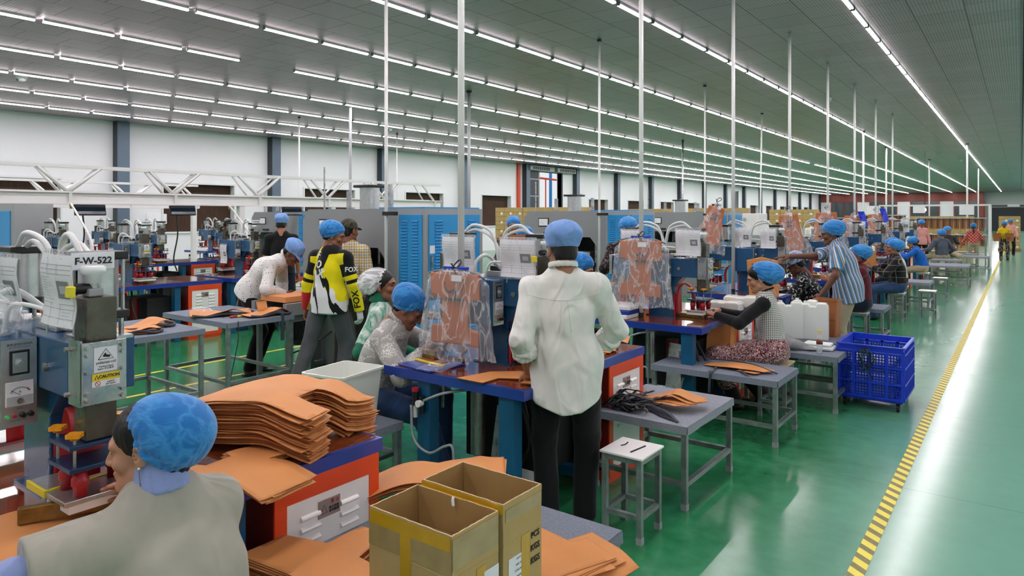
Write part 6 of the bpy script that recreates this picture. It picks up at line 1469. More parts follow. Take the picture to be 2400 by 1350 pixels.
# clear garment bags with leather aprons inside
def garment_bag(x, y, ztop, w, hgt, lb, kind='T', lean=0, rz=0, hook=True, seed=1):
    e = tag(empty('garment_bag', (x, y, ztop), radians(rz)), lb, 'hanging bag', 'clear bags hanging from the poles'); e.rotation_euler = (0, radians(lean), radians(rz)); r = random.Random(seed)
    if kind == 'T': o = [(-.42, -.05), (.42, -.05), (.42, -.34), (.22, -.35), (.20, -.66), (.40, -.68), (.40, -.86), (-.42, -.86), (-.42, -.66), (-.22, -.64), (-.22, -.34), (-.42, -.32)]
    else: o = [(-.30, -.10), (.30, -.10), (.40, -.82), (.25, -.88), (-.32, -.86), (-.40, -.78)]
    o = [(a*w*.95, b*hgt) for a, b in o]
    me = sheet_mesh(o, lambda x_, y_: (x_, .012*sin(x_*15+seed), y_), th=.004, mts=[mat('leather_bagged', '#b8693c', .5, 0, noise=.12, nscale=6), MATS['leather_edge']]); ob = bpy.data.objects.new('leather_apron', me); COL.objects.link(ob); ob.parent = e
    q = MB()
    for sg in (-1, 1): ribbon(q, smooth_path([(sg*.155*w, -.014, -.15*hgt), (sg*.15*w, -.02, -.21*hgt), (sg*.09*w, -.02, -.265*hgt), (sg*.03*w, -.02, -.25*hgt)]), .014, .003, MATS['webbing'], (sg*.3, 0, 1))
    q.box(-.006, .006, -.02, -.014, -.36*hgt, -.22*hgt, MATS['webbing']).box(-.15*w, .16*w, -.018, -.012, -.36*hgt, -.335*hgt, MATS['webbing'])
    for xx in (-.13, 0, .14): q.cyl((xx*w, -.018, -.348*hgt), (xx*w, -.021, -.348*hgt), .005, m=MATS['steel'], n=8)
    for sg in (-1, 1): ribbon(q, smooth_path([(sg*.14*w, 0, -.84*hgt), (sg*.18*w, -.01, -.92*hgt), (sg*.10*w, -.01, -.97*hgt)]), .02, .003, MATS['webbing'], (1, 0, 0))
    q.build('webbing_harness', e); MB().box(-.02 if kind == 'T' else .02, .06, -.019, -.017, -.14*hgt, -.07*hgt, MATS['paper']).build('white_tag', e)
    # film
    nu, nv = 56, 30; vs = []; fs = []
    for j in range(nv+1):
        t = j/nv
        ww = w*.5*((.30+.7*min(1, t*6)**.5) if kind == 'T' else (.05+.95*min(1, t*1.25)**.8))*(1.0+.22*t**1.5+.015*sin(t*9)); dd = .02+.06*t**.7
        for i in range(nu):
            a = 2*pi*i/nu; wr = 1+.03*sin(5*a+seed+t*3)+.03*sin(11*a+t*4*sin(seed))*t; n_ = .012*sin(a*11+t*5)+.010*sin(a*6-t*7+seed)
            vs.append((ww*cos(a)*wr, dd*sin(a)*wr+n_*t, -t*hgt*(1+.02*sin(a*3)))) 
    for j in range(nv):
        for i in range(nu): fs.append((j*nu+i, (j+1)*nu+i, (j+1)*nu+(i+1) % nu, j*nu+(i+1) % nu))
    MB().add(vs, fs, MATS['clear_film'], True).build('clear_bag', e)
    if kind == 'T':
        q = MB(); ribbon(q, smooth_path([(-w*.46, .0, -.035), (-w*.25, 0, -.012), (0, 0, -.005), (w*.25, 0, -.015), (w*.46, 0, -.05)]), .012, .006, mat('hanger_grey', '#6a6e76', .35), (0, 0, 1)); q.build('hanger', e)
        MB().box(-.09, -.02, -.015, .015, -.004, .012, MATS['crate_blue'], .003).box(.02, .09, -.015, .015, -.004, .012, MATS['crate_blue'], .003).build('hanger_grip', e)
    MB().tube(smooth_path([(-.03, -.01, .03), (0, 0, .005), (.03, .01, .035), (.0, .03, .05), (-.02, 0, .01), (.01, -.01, -.03)]), .0045, MATS['black'], 6).build('tie', e)
garment_bag(-2.68, 3.04, 1.385, .47, .52, 'clear bag with a tan leather apron hanging beside the white-shirt man', seed=1)
garment_bag(-2.66, 5.45, 1.51, .50, .60, 'clear bag with a tan apron hanging over the second press', seed=2)
garment_bag(-2.86, 7.9, 1.86, .36, .60, 'clear bag knotted at the top and leaning left on the third pole', 'bag', lean=14, seed=3)
garment_bag(-2.70, 10.28, 1.78, .46, .68, 'clear bag with tan cover on the fourth pole, tied with blue cloth', 'bag', lean=-6, seed=4)
garment_bag(-2.70, 12.72, 1.82, .58, .66, 'clear bag with broad tan cover hanging on the fifth pole', 'bag', seed=5)
garment_bag(-2.70, 15.1, 1.76, .52, .74, 'clear bag with tan cover hanging on the sixth pole', 'bag', lean=5, seed=6)
garment_bag(-2.70, 17.6, 1.82, .54, .80, 'clear bag with tan cover hanging on the seventh pole', 'bag', lean=-8, seed=7)
for k, (x, y, z, lb) in enumerate(((-2.52, 15.05, 1.60, 'bright blue cloth tied to the sixth pole'), (-2.50, 17.55, 1.68, 'bright blue cloth tied to the seventh pole'))):
    q = MB().add([(-.1, 0, .18), (.02, .02, .18), (.10, .0, -.10), (.0, -.02, -.16), (-.04, .02, -.02)], [(0, 1, 2, 3, 4)], MATS['crate_blue']).add([(-.1, .012, .18), (.02, .032, .18), (.10, .012, -.10), (.0, -.008, -.16), (-.04, .032, -.02)], [(4, 3, 2, 1, 0)], MATS['crate_blue']).build('blue_cloth'); q.location = (x, y, z); tag(q, lb, 'cloth')
blob('crumpled_film', [((0, 0, .05), (.10, .08, .05)), ((-.06, 0, .1), (.06, .06, .05))], MATS['clear_film'], 'crumpled clear film on the nearest press at the left photo edge', 'film', amp=.012, f0=26, loc=(-2.50, .72, 1.34))
blob('crumpled_film', [((0, 0, .03), (.14, .08, .035)), ((-.1, .02, .03), (.08, .07, .03))], MATS['clear_film'], 'crumpled clear film beside the folded cover on the left table', 'film', amp=.01, f0=30, loc=(-6.25, 3.45, .755))
# ------------------------------------------------------------------ people
def pat(name, fn, **kw):
    m = fabric(name, '#888888', **kw); base_color(m, fn); return m
def dots(nt):
    o, v = xyz(nt); w = nt.nodes.new('ShaderNodeTexVoronoi'); w.inputs['Scale'].default_value = 40; w.inputs['Randomness'].default_value = .35; nt.links.new(v, w.inputs['Vector'])
    return mixc(nt, vmath(nt, 'LESS_THAN', w.outputs['Distance'], .19), lin('#dcdcd8'), lin('#26282c'))
def around(nt, o, r=.16): return vmath(nt, 'MULTIPLY', vmath(nt, 'ARCTAN2', o[0], o[1]), r)
def band(nt, x, p, w, off=0): return vmath(nt, 'LESS_THAN', vmath(nt, 'FRACT', vmath(nt, 'ADD', vmath(nt, 'DIVIDE', x, p), off)), w)
def plaid_y(nt):
    o, v = xyz(nt); a = vmath(nt, 'ADD', o[0], vmath(nt, 'MULTIPLY', o[1], .6)); c = lin('#d8d6cc')
    c = mixc(nt, vmath(nt, 'MULTIPLY', band(nt, a, .055, .35), .65), c, lin('#b8921f')); c = mixc(nt, vmath(nt, 'MULTIPLY', band(nt, o[2], .055, .35), .65), c, lin('#b8921f'))
    c = mixc(nt, vmath(nt, 'MULTIPLY', band(nt, a, .055, .10, .4), .7), c, lin('#3a3228')); return mixc(nt, vmath(nt, 'MULTIPLY', band(nt, o[2], .055, .10, .4), .7), c, lin('#3a3228'))
def plaid_d(nt):
    o, v = xyz(nt); a = vmath(nt, 'ADD', o[0], vmath(nt, 'MULTIPLY', o[1], .7)); c = lin('#1c1a1e')
    c = mixc(nt, vmath(nt, 'MULTIPLY', band(nt, a, .11, .08), .6), c, lin('#a89a88')); return mixc(nt, vmath(nt, 'MULTIPLY', band(nt, o[2], .10, .07), .6), c, lin('#a89a88'))
def stripes(nt):
    o, v = xyz(nt); tc = nt.nodes.new('ShaderNodeMath'); o2 = (o[0], vmath(nt, 'SUBTRACT', o[1], vmath(nt, 'MULTIPLY', vmath(nt, 'SUBTRACT', o[2], .93), .30))); a = around(nt, o2); c = lin('#5f8fb8')
    c = mixc(nt, band(nt, a, .040, .16), c, lin('#e2e0d8')); c = mixc(nt, band(nt, a, .040, .10, .5), c, lin('#3a3430')); c = mixc(nt, band(nt, a, .040, .12, .62), c, lin('#c8a070')); return mixc(nt, band(nt, a, .040, .12, .3), c, lin('#2d6a9c'))
def hounds(nt):
    o, v = xyz(nt); a = around(nt, (o[0], vmath(nt, 'SUBTRACT', o[1], .03)), .13); p = .015
    x = vmath(nt, 'LESS_THAN', vmath(nt, 'FRACT', vmath(nt, 'DIVIDE', a, p)), .5); z = vmath(nt, 'LESS_THAN', vmath(nt, 'FRACT', vmath(nt, 'DIVIDE', o[2], p)), .5)
    return mixc(nt, vmath(nt, 'MULTIPLY', x, z), lin('#cfcdc8'), lin('#1c1b1d'))
def floral(nt):
    o, v = xyz(nt); n = nt.nodes.new('ShaderNodeTexNoise'); n.inputs['Scale'].default_value = 26; n.inputs['Distortion'].default_value = 3.0; n.inputs['Detail'].default_value = 1; nt.links.new(v, n.inputs['Vector'])
    return mixc(nt, vmath(nt, 'LESS_THAN', vmath(nt, 'ABSOLUTE', vmath(nt, 'SUBTRACT', n.outputs['Fac'], .5)), .045), lin('#511c26'), lin('#d8b8b4'))
def tiedye(nt):
    o, v = xyz(nt, scale=(1, 1, .35)); n = nt.nodes.new('ShaderNodeTexNoise'); n.inputs['Scale'].default_value = 14; n.inputs['Distortion'].default_value = 1.6; n.inputs['Detail'].default_value = 3; nt.links.new(v, n.inputs['Vector'])
    r = nt.nodes.new('ShaderNodeMapRange'); r.inputs[1].default_value = .38; r.inputs[2].default_value = .6; nt.links.new(n.outputs['Fac'], r.inputs[0]); return mixc(nt, r.outputs[0], lin('#5f9c84'), lin('#d2ddd2'))
def chains(nt):
    o, v = xyz(nt); n = nt.nodes.new('ShaderNodeTexNoise'); n.inputs['Scale'].default_value = 9; n.inputs['Distortion'].default_value = .8; nt.links.new(v, n.inputs['Vector'])
    w = nt.nodes.new('ShaderNodeTexVoronoi'); w.feature = 'DISTANCE_TO_EDGE'; w.inputs['Scale'].default_value = 60; nt.links.new(v, w.inputs['Vector'])
    a = vmath(nt, 'LESS_THAN', vmath(nt, 'ABSOLUTE', vmath(nt, 'SUBTRACT', n.outputs['Fac'], .5)), .035); b_ = vmath(nt, 'LESS_THAN', w.outputs['Distance'], .12)
    return mixc(nt, vmath(nt, 'MULTIPLY', a, b_), lin('#a8a6a0'), lin('#d8d6d0'))
def specks(c0, c1, sc=45, th=.62):
    def f(nt):
        o, v = xyz(nt); n = nt.nodes.new('ShaderNodeTexNoise'); n.inputs['Scale'].default_value = sc; n.inputs['Detail'].default_value = 1; nt.links.new(v, n.inputs['Vector']); return mixc(nt, vmath(nt, 'GREATER_THAN', n.outputs['Fac'], th), lin(c0), lin(c1))
    return f
def diamonds(nt):
    o, v = xyz(nt); a = vmath(nt, 'ADD', o[0], vmath(nt, 'MULTIPLY', o[2], .9)); b_ = vmath(nt, 'SUBTRACT', o[0], vmath(nt, 'MULTIPLY', o[2], .9)); return mixc(nt, vmath(nt, 'MAXIMUM', band(nt, a, .09, .14), band(nt, b_, .09, .14)), lin('#a82626'), lin('#e0b0a0'))
P_dots = pat('cloth_dots', dots); P_py = pat('cloth_plaid_yellow', plaid_y); P_pd = pat('cloth_plaid_dark', plaid_d); P_st = pat('cloth_stripe', stripes); P_ht = pat('cloth_houndstooth', hounds)
P_fl = pat('cloth_floral', floral); P_td = pat('cloth_tiedye', tiedye); P_ch = pat('cloth_chain', chains); P_sp = pat('cloth_specks', specks('#1a1618', '#8a6a60')); P_dm = pat('cloth_diamonds', diamonds)
P_camo = pat('cloth_camo', specks('#4c4a34', '#2a2c20', 30, .52)); P_mix = pat('cloth_zigzag', specks('#15151a', '#b8b6b2', 38, .6))
C = lambda n, c, **k: fabric('cloth_'+n, c, **k)
white, grey_t, lilac = C('white', '#e3e4dd', amt=.5), C('grey_shirt', '#a3a194', amt=.3), C('lilac', '#8c9ccb')
black_c, navy, jeans = C('black', '#101114', amt=.1), C('navy', '#151b2c', amt=.12), C('jeans', '#2a456b', noise=.25)
khaki, dkgrey, maroon = C('khaki', '#a89a80'), C('trouser_grey', '#55555a'), C('maroon', '#5a1524')
capblue, capgrey = C('cap_blue', '#7ba1dc', amt=.5), C('cap_stripe', '#8ba0c8', amt=.2)
base_color(capgrey, lambda nt: (lambda o: mixc(nt, band(nt, o[0][0], .022, .4), lin('#c4cfe4'), lin('#6f88b8')))(xyz(nt)))
green_d, pink, yel, blue_s, grey_j, red_s = C('green_dark', '#1d6a50'), C('pink', '#e09c94'), C('yellow', '#d8b81c'), C('blue_sweater', '#1460b8'), C('jacket_grey', '#4c5560'), C('red', '#a82626')
def arms_fn(idx, rad=.078):
    def f(c, d):
        m = np.zeros(len(c), int)
        for (a, el, w) in d['arms']:
            for p, q in ((a, el), (el, w)):
                ba = q-p; t = np.clip(((c-p)@ba)/(ba@ba), 0, 1); dist = np.linalg.norm(c-p-t[:, None]*ba, axis=1); lat = np.abs((c-d['P2'])@d['rt']); m[(dist < rad) & ((t > .12) | (lat > .17))] = idx
        return m
    return f
# the seated woman nearest the camera
p = person('woman seated at the nearest press, blue hair net, grey T-shirt over lilac sleeves', (-1.725, .878), 96, 'sit', lean=9, look=(35, 8), hipz=.515, s=.97, male=False, skin='skin_c', hair='bun', head=('net_blue', (.008, -.002), 0, 20), shirt=grey_t, sleeve=(.28, .42), fit=1.52,
           hands=[(-.42, .37, .90), (.15, .36, .82)], elbows=[(-1, -.2, -.1), (.45, -.45, -1)], under=lilac, collar=('turtle', lilac), pants=navy, h=.0065, hem=-.02, curl=.5, fold=.006, palm=(None, None))
q = MB(); hc = p['hx'](np.array([[-.083, -.004, -.036], [-.084, -.003, -.075], [-.083, -.001, -.125]]))
q.tube([tuple(v) for v in hc], .0009, MATS['brass'], 5).lathe([(0, .004), (.004, 0), (0, -.004)], MATS['paper'], 8, tuple(hc[0])).build('earring', p['e'])
# the man in the white shirt
p = person('man standing with his back to us, white shirt, light blue cap, dark trousers', (-1.935, 3.08), 33, 'stand', s=.985, side=-2, tails=.075, look=(14, 6), skin='skin_a', head=('cap', capblue), shirt=white, sleeve=.70, fit=1.10, hem=-.235, collar=('fold', white),
           hands=[(-.20, .02, .865), (.14, .22, .93)], elbows=[(-.25, -.9, -.2), (1.0, -.3, -.4)], feet=[(-.10, .02, 0), (.10, .10, 0)], pants=black_c, h=.006, curl=.9, fold=.011, palm=(((.1, .35, -1), (-.2, 1, .3)), None))
P2, P1, fwd, up_, rt, P0 = p['P2'], p['P1'], p['fwd'], p['up'], p['rt'], p['P0']
def seam(p, part, pts, r, m_, name, d=(0, -1, 0), parent=None):
    g = p[part].data; bv = BVHTree.FromPolygons([v.co for v in g.vertices], [list(q.vertices) for q in g.polygons]); D = Vector(d).normalized(); out = []
    for t in smooth_path(pts, 10):
        h_ = bv.ray_cast(Vector(t)+D*.5, -D)
        if h_[0] is not None: out.append(h_[0]+D*.0012)
    o = MB().tube(out, r, m_, 5).build(name, p[part]); return o
seam(p, 'shirt', [tuple(P2+rt*a-up_*b-fwd*.1) for a, b in ((-.19, .10), (-.10, .125), (0, .13), (.10, .125), (.19, .10))], .0014, white, 'yoke_seam')
for a in (-.016, .016): seam(p, 'shirt', [tuple(P2+rt*(a*(1+2*k/6))-up_*(.13+.055*k)-fwd*.1) for k in range(4)], .0014, white, 'back_pleat')
def cuff(p, i, m_, t=.42, r=.052):
    a, el, w = p['arms'][i]; ax = nrm(w-el); u = perp(ax, (0, 0, 1)); v_ = np.cross(ax, u); c = el+(w-el)*t; F = Field(.005, .01)
    for k in range(3):
        cc = c-ax*.018*k; pts = [cc+(u*cos(q)+v_*sin(q))*(r+.002*((k*5+j) % 3)) for j, q in enumerate(np.linspace(0, 2*pi, 17))]; F.chain(pts, [.010]*17, .01)
    vv, ff = F.mesh(); np_mesh('rolled_cuff', wrinkle(vv, ff, .003, 60, 3, (1, 1, 1)), ff, [m_], None, p['e'])
cuff(p, 0, white); cuff(p, 1, white)
# bending man in the dotted shirt
person('man bending over the table, white shirt with black dots, light blue cap', (-6.66, 4.22), -55, 'stand', lean=52, look=(-6, 42), skin='skin_d', head=('cap', capblue, 0), shirt=P_dots, sleeve=.95, fit=1.12, hem=-.10, collar=('fold', P_dots), hipz=.90,
       hands=[(-.14, .30, .80), (.12, .42, .86)], feet=[(-.12, .0, 0), (.12, .04, 0)], pants=black_c, shoes='sandals', h=.008, curl=.5, elbows=[(-.7, -.3, -.2), (.7, -.3, -.1)])
# man in the motocross jersey
jb, jy, jw, jr = C('jersey_black', '#101114', amt=.12), C('jersey_yellow', '#e2d410', amt=.14), C('jersey_white', '#dcdcde', amt=.16), C('jersey_red', '#b8202a', amt=.1)
def jersey(c, d):
    x = (c-d['P0'])@d['rt']; z = (c-d['P0'])[:, 2]; y = (c-d['P1'])@d['fwd']; m = np.zeros(len(c), int)
    zz = .035*np.sign(np.sin(x*60+1))*np.abs(np.sin(x*60+1))**.5
    m[z < .27+.22*x+zz*.8] = 2                                  # white lower back
    m[(x > .015+.2*(z-.30)) & (z < .42+.1*x) & (z > .16-.9*(x-.02)+zz)] = 1        # yellow panel at the right
    m[(x < -.10) & (z > .10) & (z < .40)] = 1
    m[(np.abs(x+.105-.5*(z-.40)) < .016) & (z > .22)] = 1
    m[(np.abs(x-.02+.45*(z-.20)+zz*.4) < .020) & (z < .34)] = 0
    m[(np.abs(x+.075+.25*(z-.1)+zz*.4) < .011) & (z < .24)] = 0
    for i, (a, el, w) in enumerate(d['arms']):
        ba = el-a; t = ((c-a)@ba)/(ba@ba); dist = np.linalg.norm(c-a-np.clip(t, 0, 1)[:, None]*ba, axis=1); lat = np.abs((c-d['P2'])@d['rt']); on = (dist < .082) & ((t > .2) | (lat > .19))
        m[on] = 0; m[on & (t > .62)] = 1; m[on & (t > .78) & (t < .9)] = 0
        bb = w-el; t2 = ((c-el)@bb)/(bb@bb); dist = np.linalg.norm(c-el-np.clip(t2, 0, 1)[:, None]*bb, axis=1); on = (dist < .075) & (t2 > .0); m[on] = 1
        if i == 0: m[on & (t2 > .3) & ((c-el)@d['fwd'] < .0)] = 3
    return m
p = person('man in a yellow, black and white motocross jersey and grey trousers, blue net', (-5.24, 4.14), 14, 'stand', lean=4, look=(-62, 16), skin='skin_b', head=('net_blue', (.02, .0), 0), shirt=[jb, jy, jw, jr], shirt_fn=jersey, sleeve=1.0, fit=1.08, hem=-.13, s=.98,
           hands=[(-.30, .02, .72), (.27, .12, .74)], feet=[(-.24, -.22, 0), (.06, .10, 0)], pants=dkgrey, h=.0050, curl=.6, gloves=(None, C('glove', '#dedede')), elbows=[(-.8, -.4, 0), (.8, -.4, 0)])
e_ = p['P1']
for k, (ch, x, z) in enumerate((('F', -.075, .415), ('O', -.045, .33), ('X', -.005, .245))):
    decal(p, 'shirt', ch, .10, white, (x, -.0, p['P0'][2]+z), (1, 0, -.25), (.25, 0, 1))
aR = p['arms'][1]
mid = (aR[0]+aR[1])/2; decal(p, 'shirt', 'FOX', .062, white, tuple(mid+np.array((.01, 0, .02))), (.75, .66, 0), (0, 0, 1))
d_ = nrm(aR[1]-aR[2]); decal(p, 'shirt', 'FOX', .085, jb, tuple((aR[1]+aR[2])/2), tuple(d_), tuple(nrm(np.cross((.5, -.85, 0), d_))))
person('man in a yellow plaid shirt and camouflage cap beyond the motocross jersey', (-5.52, 4.60), 22, 'stand', look=(-15, 5), skin='skin_b', head=('sport', P_camo), shirt=P_py, sleeve=.95, fit=1.08, hem=-.05, pants=C('pants_dark', '#3a3634'), h=.009, hands=[(-.27, .05, .78), (.27, .0, .80)])
# seated pair at press one
person('woman in green tie-dye with a white hair net, looking right', (-3.83, 3.47), -52, 'sit', lean=3, look=(-8, -2), hipz=.565, male=False, skin='skin_b', hair='tail', head=('net_white', (.03, .0), 0, 14), shirt=P_td, sleeve=.42, under=green_d, collar=('turtle', green_d), pants=black_c,
       hands=[(-.05, .30, .66), (.20, .12, .62)], h=.007, fold=.005)
person('young man leaning over the blue table, patterned grey shirt, blue hair net', (-3.40, 3.03), -66, 'sit', lean=24, look=(4, 40), hipz=.55, skin='skin_b', head=('net_blue', (.02, .0)), shirt=P_ch, sleeve=.97, fit=1.14, collar=('fold', P_ch), pants=jeans,
       hands=[(-.10, .42, .845), (.06, .38, .84)], elbows=[(-.9, .1, -.4), (.9, -.2, -.5)], feet=[(-.1, .45, 0), (.14, .55, 0)], h=.0065, curl=.8, palm=((-.2, 0, -1), (.2, 0, -1)))
# people around the second press
person('woman in a blue hair net bowed behind the white shirt', (-3.45, 5.55), -75, 'sit', lean=10, look=(5, 25), hipz=.60, male=False, skin='skin_c', hair='bun', head=('net_blue', (.02, .0)), shirt=black_c, sleeve=.9, pants=black_c, hands=[(-.1, .4, .86), (.1, .4, .86)], h=.01)
person('person in dark speckled shirt lifting a leather piece beside the second press', (-3.50, 6.85), -150, 'stand', lean=4, look=(0, 12), skin='skin_d', head=('net_blue', (.02, .0)), shirt=P_sp, sleeve=.95, pants=black_c, hands=[(-.2, .5, 1.30), (.12, .35, 1.25)], h=.01, curl=.9)
person('man facing us in a black speckled shirt, blue hair net, behind the presses', (-5.95, 8.02), 215, 'stand', look=(0, 3), skin='skin_a', head=('net_blue', (.04, .01)), shirt=P_sp, sleeve=.9, collar=('fold', P_sp), pants=black_c, h=.01)
person('person of whom only a blue net shows above the job sheet', (-4.62, 6.45), 30, 'sit', hipz=.80, look=(0, 25), male=False, hair='bun', head=('net_blue', (.03, .01)), shirt=black_c, pants=black_c, h=.012)
# woman in the houndstooth vest
p = person('woman in a houndstooth vest with black sleeves and patterned skirt, seated', (-1.70, 6.0), 98, 'sit', lean=8, look=(8, 20), hipz=.56, male=False, skin='skin_c', hair='bun', head=('net_blue', (.05, -.01), 0, 20), shirt=[P_ht, black_c], shirt_fn=arms_fn(1, .07), sleeve=.97, fit=.98,
           hands=[(-.22, .44, .85), (.04, .46, .85)], elbows=[(-.7, -.3, -.5), (.6, -.3, -.5)], feet=[(-.02, .30, .0), (.14, .12, .06)], pants=C('tights', '#1a1518'), skirt=P_fl, collar=('round', black_c), h=.007, curl=.8, fold=.004, palm=((0, 0, -1), (0, 0, -1)))
# third press
person('man in a striped short-sleeved shirt pointing across the table', (-1.50, 8.12), 102, 'stand', lean=16, look=(2, 14), skin='skin_d', s=.99, head=('net_blue', (.025, .0)), shirt=P_st, sleeve=.40, fit=1.18, hem=-.16, collar=('fold', P_st), pants=khaki,
       hands=[(-.30, .26, .86), (-.02, .72, 1.22)], elbows=[(-.9, -.4, -.4), (.2, -.3, -.8)], h=.0075, curl=(.6, .15), palm=(None, (0, 0, -1)))
person('man bowed low in a pale striped cap beside the pointing man', (-1.88, 8.42), 96, 'sit', lean=22, look=(4, 34), hipz=.56, skin='skin_d', head=('cap', capgrey), shirt=P_mix, sleeve=.95, pants=navy, hands=[(-.18, .46, .85), (.02, .44, .85)], h=.009, curl=.8)
person('man in a maroon shirt seated, blue hair net, hand near his face', (-1.66, 9.85), 104, 'sit', lean=4, look=(4, -2), hipz=.57, skin='skin_b', head=('net_blue', (.035, .0)), shirt=maroon, sleeve=.45, collar=('fold', maroon), pants=navy, hands=[(-.18, .40, .86), (.02, .36, 1.12)], h=.009)
person('man in a dark plaid jacket holding a tan sheet, blue hair net', (-1.60, 12.65), 108, 'sit', lean=6, look=(2, 2), hipz=.56, skin='skin_b', head=('net_blue', (.035, .0)), shirt=P_pd, sleeve=.95, fit=1.05, pants=jeans, hands=[(-.12, .42, .86), (.12, .44, .90)], h=.01)
person('man in a cream vest over a navy shirt, blue hair net', (-1.72, 13.85), 92, 'sit', lean=14, look=(0, 14), hipz=.56, skin='skin_a', head=('net_blue', (.03, .0)), shirt=[C('cream', '#cfcabd'), navy], shirt_fn=arms_fn(1), sleeve=.5, fit=1.1, pants=navy, hands=[(-.18, .44, .86), (.1, .44, .86)], h=.01)
person('boy in a bright blue sweater leaning forward over his table', (-1.72, 17.4), 88, 'sit', lean=22, look=(0, 22), hipz=.56, s=.94, male=False, skin='skin_a', hair='bun', head=('net_blue', (.02, .0)), shirt=blue_s, sleeve=.8, fit=1.12, pants=khaki, hands=[(-.2, .5, .88), (.1, .52, .88)], h=.011)
person('man in a dark grey jacket seated with his back to us', (-1.80, 22.8), 42, 'sit', lean=4, look=(10, 2), hipz=.56, skin='skin_a', head=('net_blue', (.02, .0)), shirt=grey_j, sleeve=.95, fit=1.12, pants=khaki, hands=[(-.3, .3, .7), (.36, .20, .62)], h=.012)
person('person facing us in a dark top beside the grey-jacketed man', (-1.75, 24.1), 205, 'sit', hipz=.62, look=(0, 8), skin='skin_b', head=('net_blue', (.03, .0)), shirt=C('top_dark', '#3a3234'), sleeve=.5, pants=khaki, h=.012)
person('woman in a pink top standing behind the grey-jacketed man', (-2.55, 25.3), 205, 'stand', s=.93, look=(0, 25), male=False, skin='skin_b', hair='bun', head=('net_blue', (.02, .0)), shirt=pink, sleeve=.9, pants=black_c, h=.012)
person('person in a pink shirt half hidden at the far press', (-2.95, 22.6), 250, 'stand', s=.90, lean=12, look=(0, 20), skin='skin_b', head=('net_blue', (.02, .0)), shirt=pink, sleeve=.9, pants=black_c, h=.012)
person('woman in a red patterned sweater standing with her back to us', (-1.24, 26.9), 14, 'stand', s=.86, look=(-10, 18), male=False, skin='skin_b', hair='tail', head=('net_blue', (.02, .0)), shirt=P_dm, sleeve=.95, fit=1.18, hem=.0, pants=khaki, hands=[(-.30, .15, .72), (.2, .2, .9)], h=.011)
person('woman in a yellow shirt walking towards us with brown bags', (-.50, 31.6), 182, 'stand', s=.87, look=(0, 10), male=False, skin='skin_d', hair='bun', head=('net_blue', (.03, .02)), shirt=yel, sleeve=.9, fit=1.15, hem=.02, pants=P_mix, hands=[(-.16, .22, .86), (.16, .22, .86)], feet=[(-.1, 0, 0), (.1, .12, 0)], h=.012)
person('person in pink far behind the woman in yellow', (-.35, 35.5), 180, 'stand', s=.92, male=False, skin='skin_b', hair='bun', head=('net_blue', (.03, .02)), shirt=pink, sleeve=.9, pants=black_c, h=.014)
# back left
person('man in a black T-shirt and light blue cap facing the grey press at left', (-8.83, 6.1), 50, 'stand', look=(0, 5), skin='skin_a', head=('cap', capblue), shirt=black_c, sleeve=.42, pants=navy, h=.012, s=1.02)
person('person in a dark cap behind the air cylinders of the back-left press', (-10.35, 6.2), 120, 'stand', look=(0, 15), skin='skin_d', s=.98, head=('sport', black_c), shirt=C('dull_brown', '#4a3a30'), pants=navy, h=.014)
person('worker seated far left in dark clothes with a blue net', (-17.3, 5.6), 250, 'sit', lean=10, hipz=.62, look=(0, 20), head=('net_blue', (.03, .0)), shirt=black_c, pants=navy, h=.014)
person('woman far behind in orange with a blue net, by the cartons', (-8.6, 28.3), 200, 'stand', s=.93, male=False, hair='bun', head=('net_blue', (.03, .01)), shirt=C('orange_cloth', '#c8682a'), pants=navy, h=.016)
person('worker far behind near the barred window, dark top', (-8.1, 30.2), 200, 'stand', s=.90, head=('net_blue', (.03, .01)), shirt=navy, pants=navy, h=.016)
person('worker behind the fourth press, only blue net and shoulder visible', (-4.85, 21.2), 200, 'stand', s=.96, head=('net_blue', (.05, .01)), shirt=white, pants=navy, h=.016)
person('second worker behind the fourth press in a white shirt', (-4.35, 20.6), 160, 'stand', s=.92, head=('net_blue', (.05, .01)), shirt=white, pants=navy, h=.016)
# ------------------------------------------------------------------ far goods: carton pallets, bag racks, canopy
def pallet(x, y, nx, ny, nz, lb, w=.42, d=.42, h=.30, grp='', film_=False, seed=0, skip=0):
    """cartons stacked one by one on a pallet"""
    base = tag(MB().box(x-.03, x+nx*w+.03, y-.03, y+ny*d+.03, .0, .12, mat('pallet_wood', '#8f7448', .85, noise=.2)).build('pallet'), 'wooden pallet under the ' + grp, 'pallet')
    r = random.Random(seed); q = MB().box(0, w-.008, 0, d-.008, 0, h-.006, MATS['carton'], .004); q.box(-.001, w-.007, d*.45, d*.55, h*.0, h-.005, MATS['tape_clear']).box(.0, w-.008, -.002, -.001, h*.44, h*.5, MATS['carton_dark']).box(w*.6, w*.8, -.003, -.001, h*.2, h*.45, MATS['paper'])
    o0 = q.build('carton'); first = True
    for k in range(nz):
        for j in range(ny):
            for i in range(nx):
                if 0 < j < ny-1 and 0 < i < nx-1 and k < nz-1: continue
                if j > 1 and i < nx-1: continue
                if k == nz-1 and skip and (i+j) % skip == 0: continue
                o = o0 if first else o0.copy(); 
                if not first: COL.objects.link(o)
                first = False; o.location = (x+i*w+r.uniform(0, .006), y+j*d+r.uniform(0, .006), .12+k*h); tag(o, lb, 'carton', grp)
pallet(-14.9, 19.0, 6, 2, 6, 'brown carton in the tall wrapped pallet stack behind the facing man', .40, .42, .31, 'cartons of the tall wrapped stack', seed=1)
pallet(-12.4, 19.2, 2, 2, 6, 'brown carton in the stack left of the second cabinet', .40, .42, .31, 'cartons left of the second cabinet', seed=2)
pallet(-10.4, 25.0, 5, 2, 6, 'brown carton in the loose stack above the third grey press', .45, .45, .31, 'cartons above the third grey press', seed=3, skip=3)
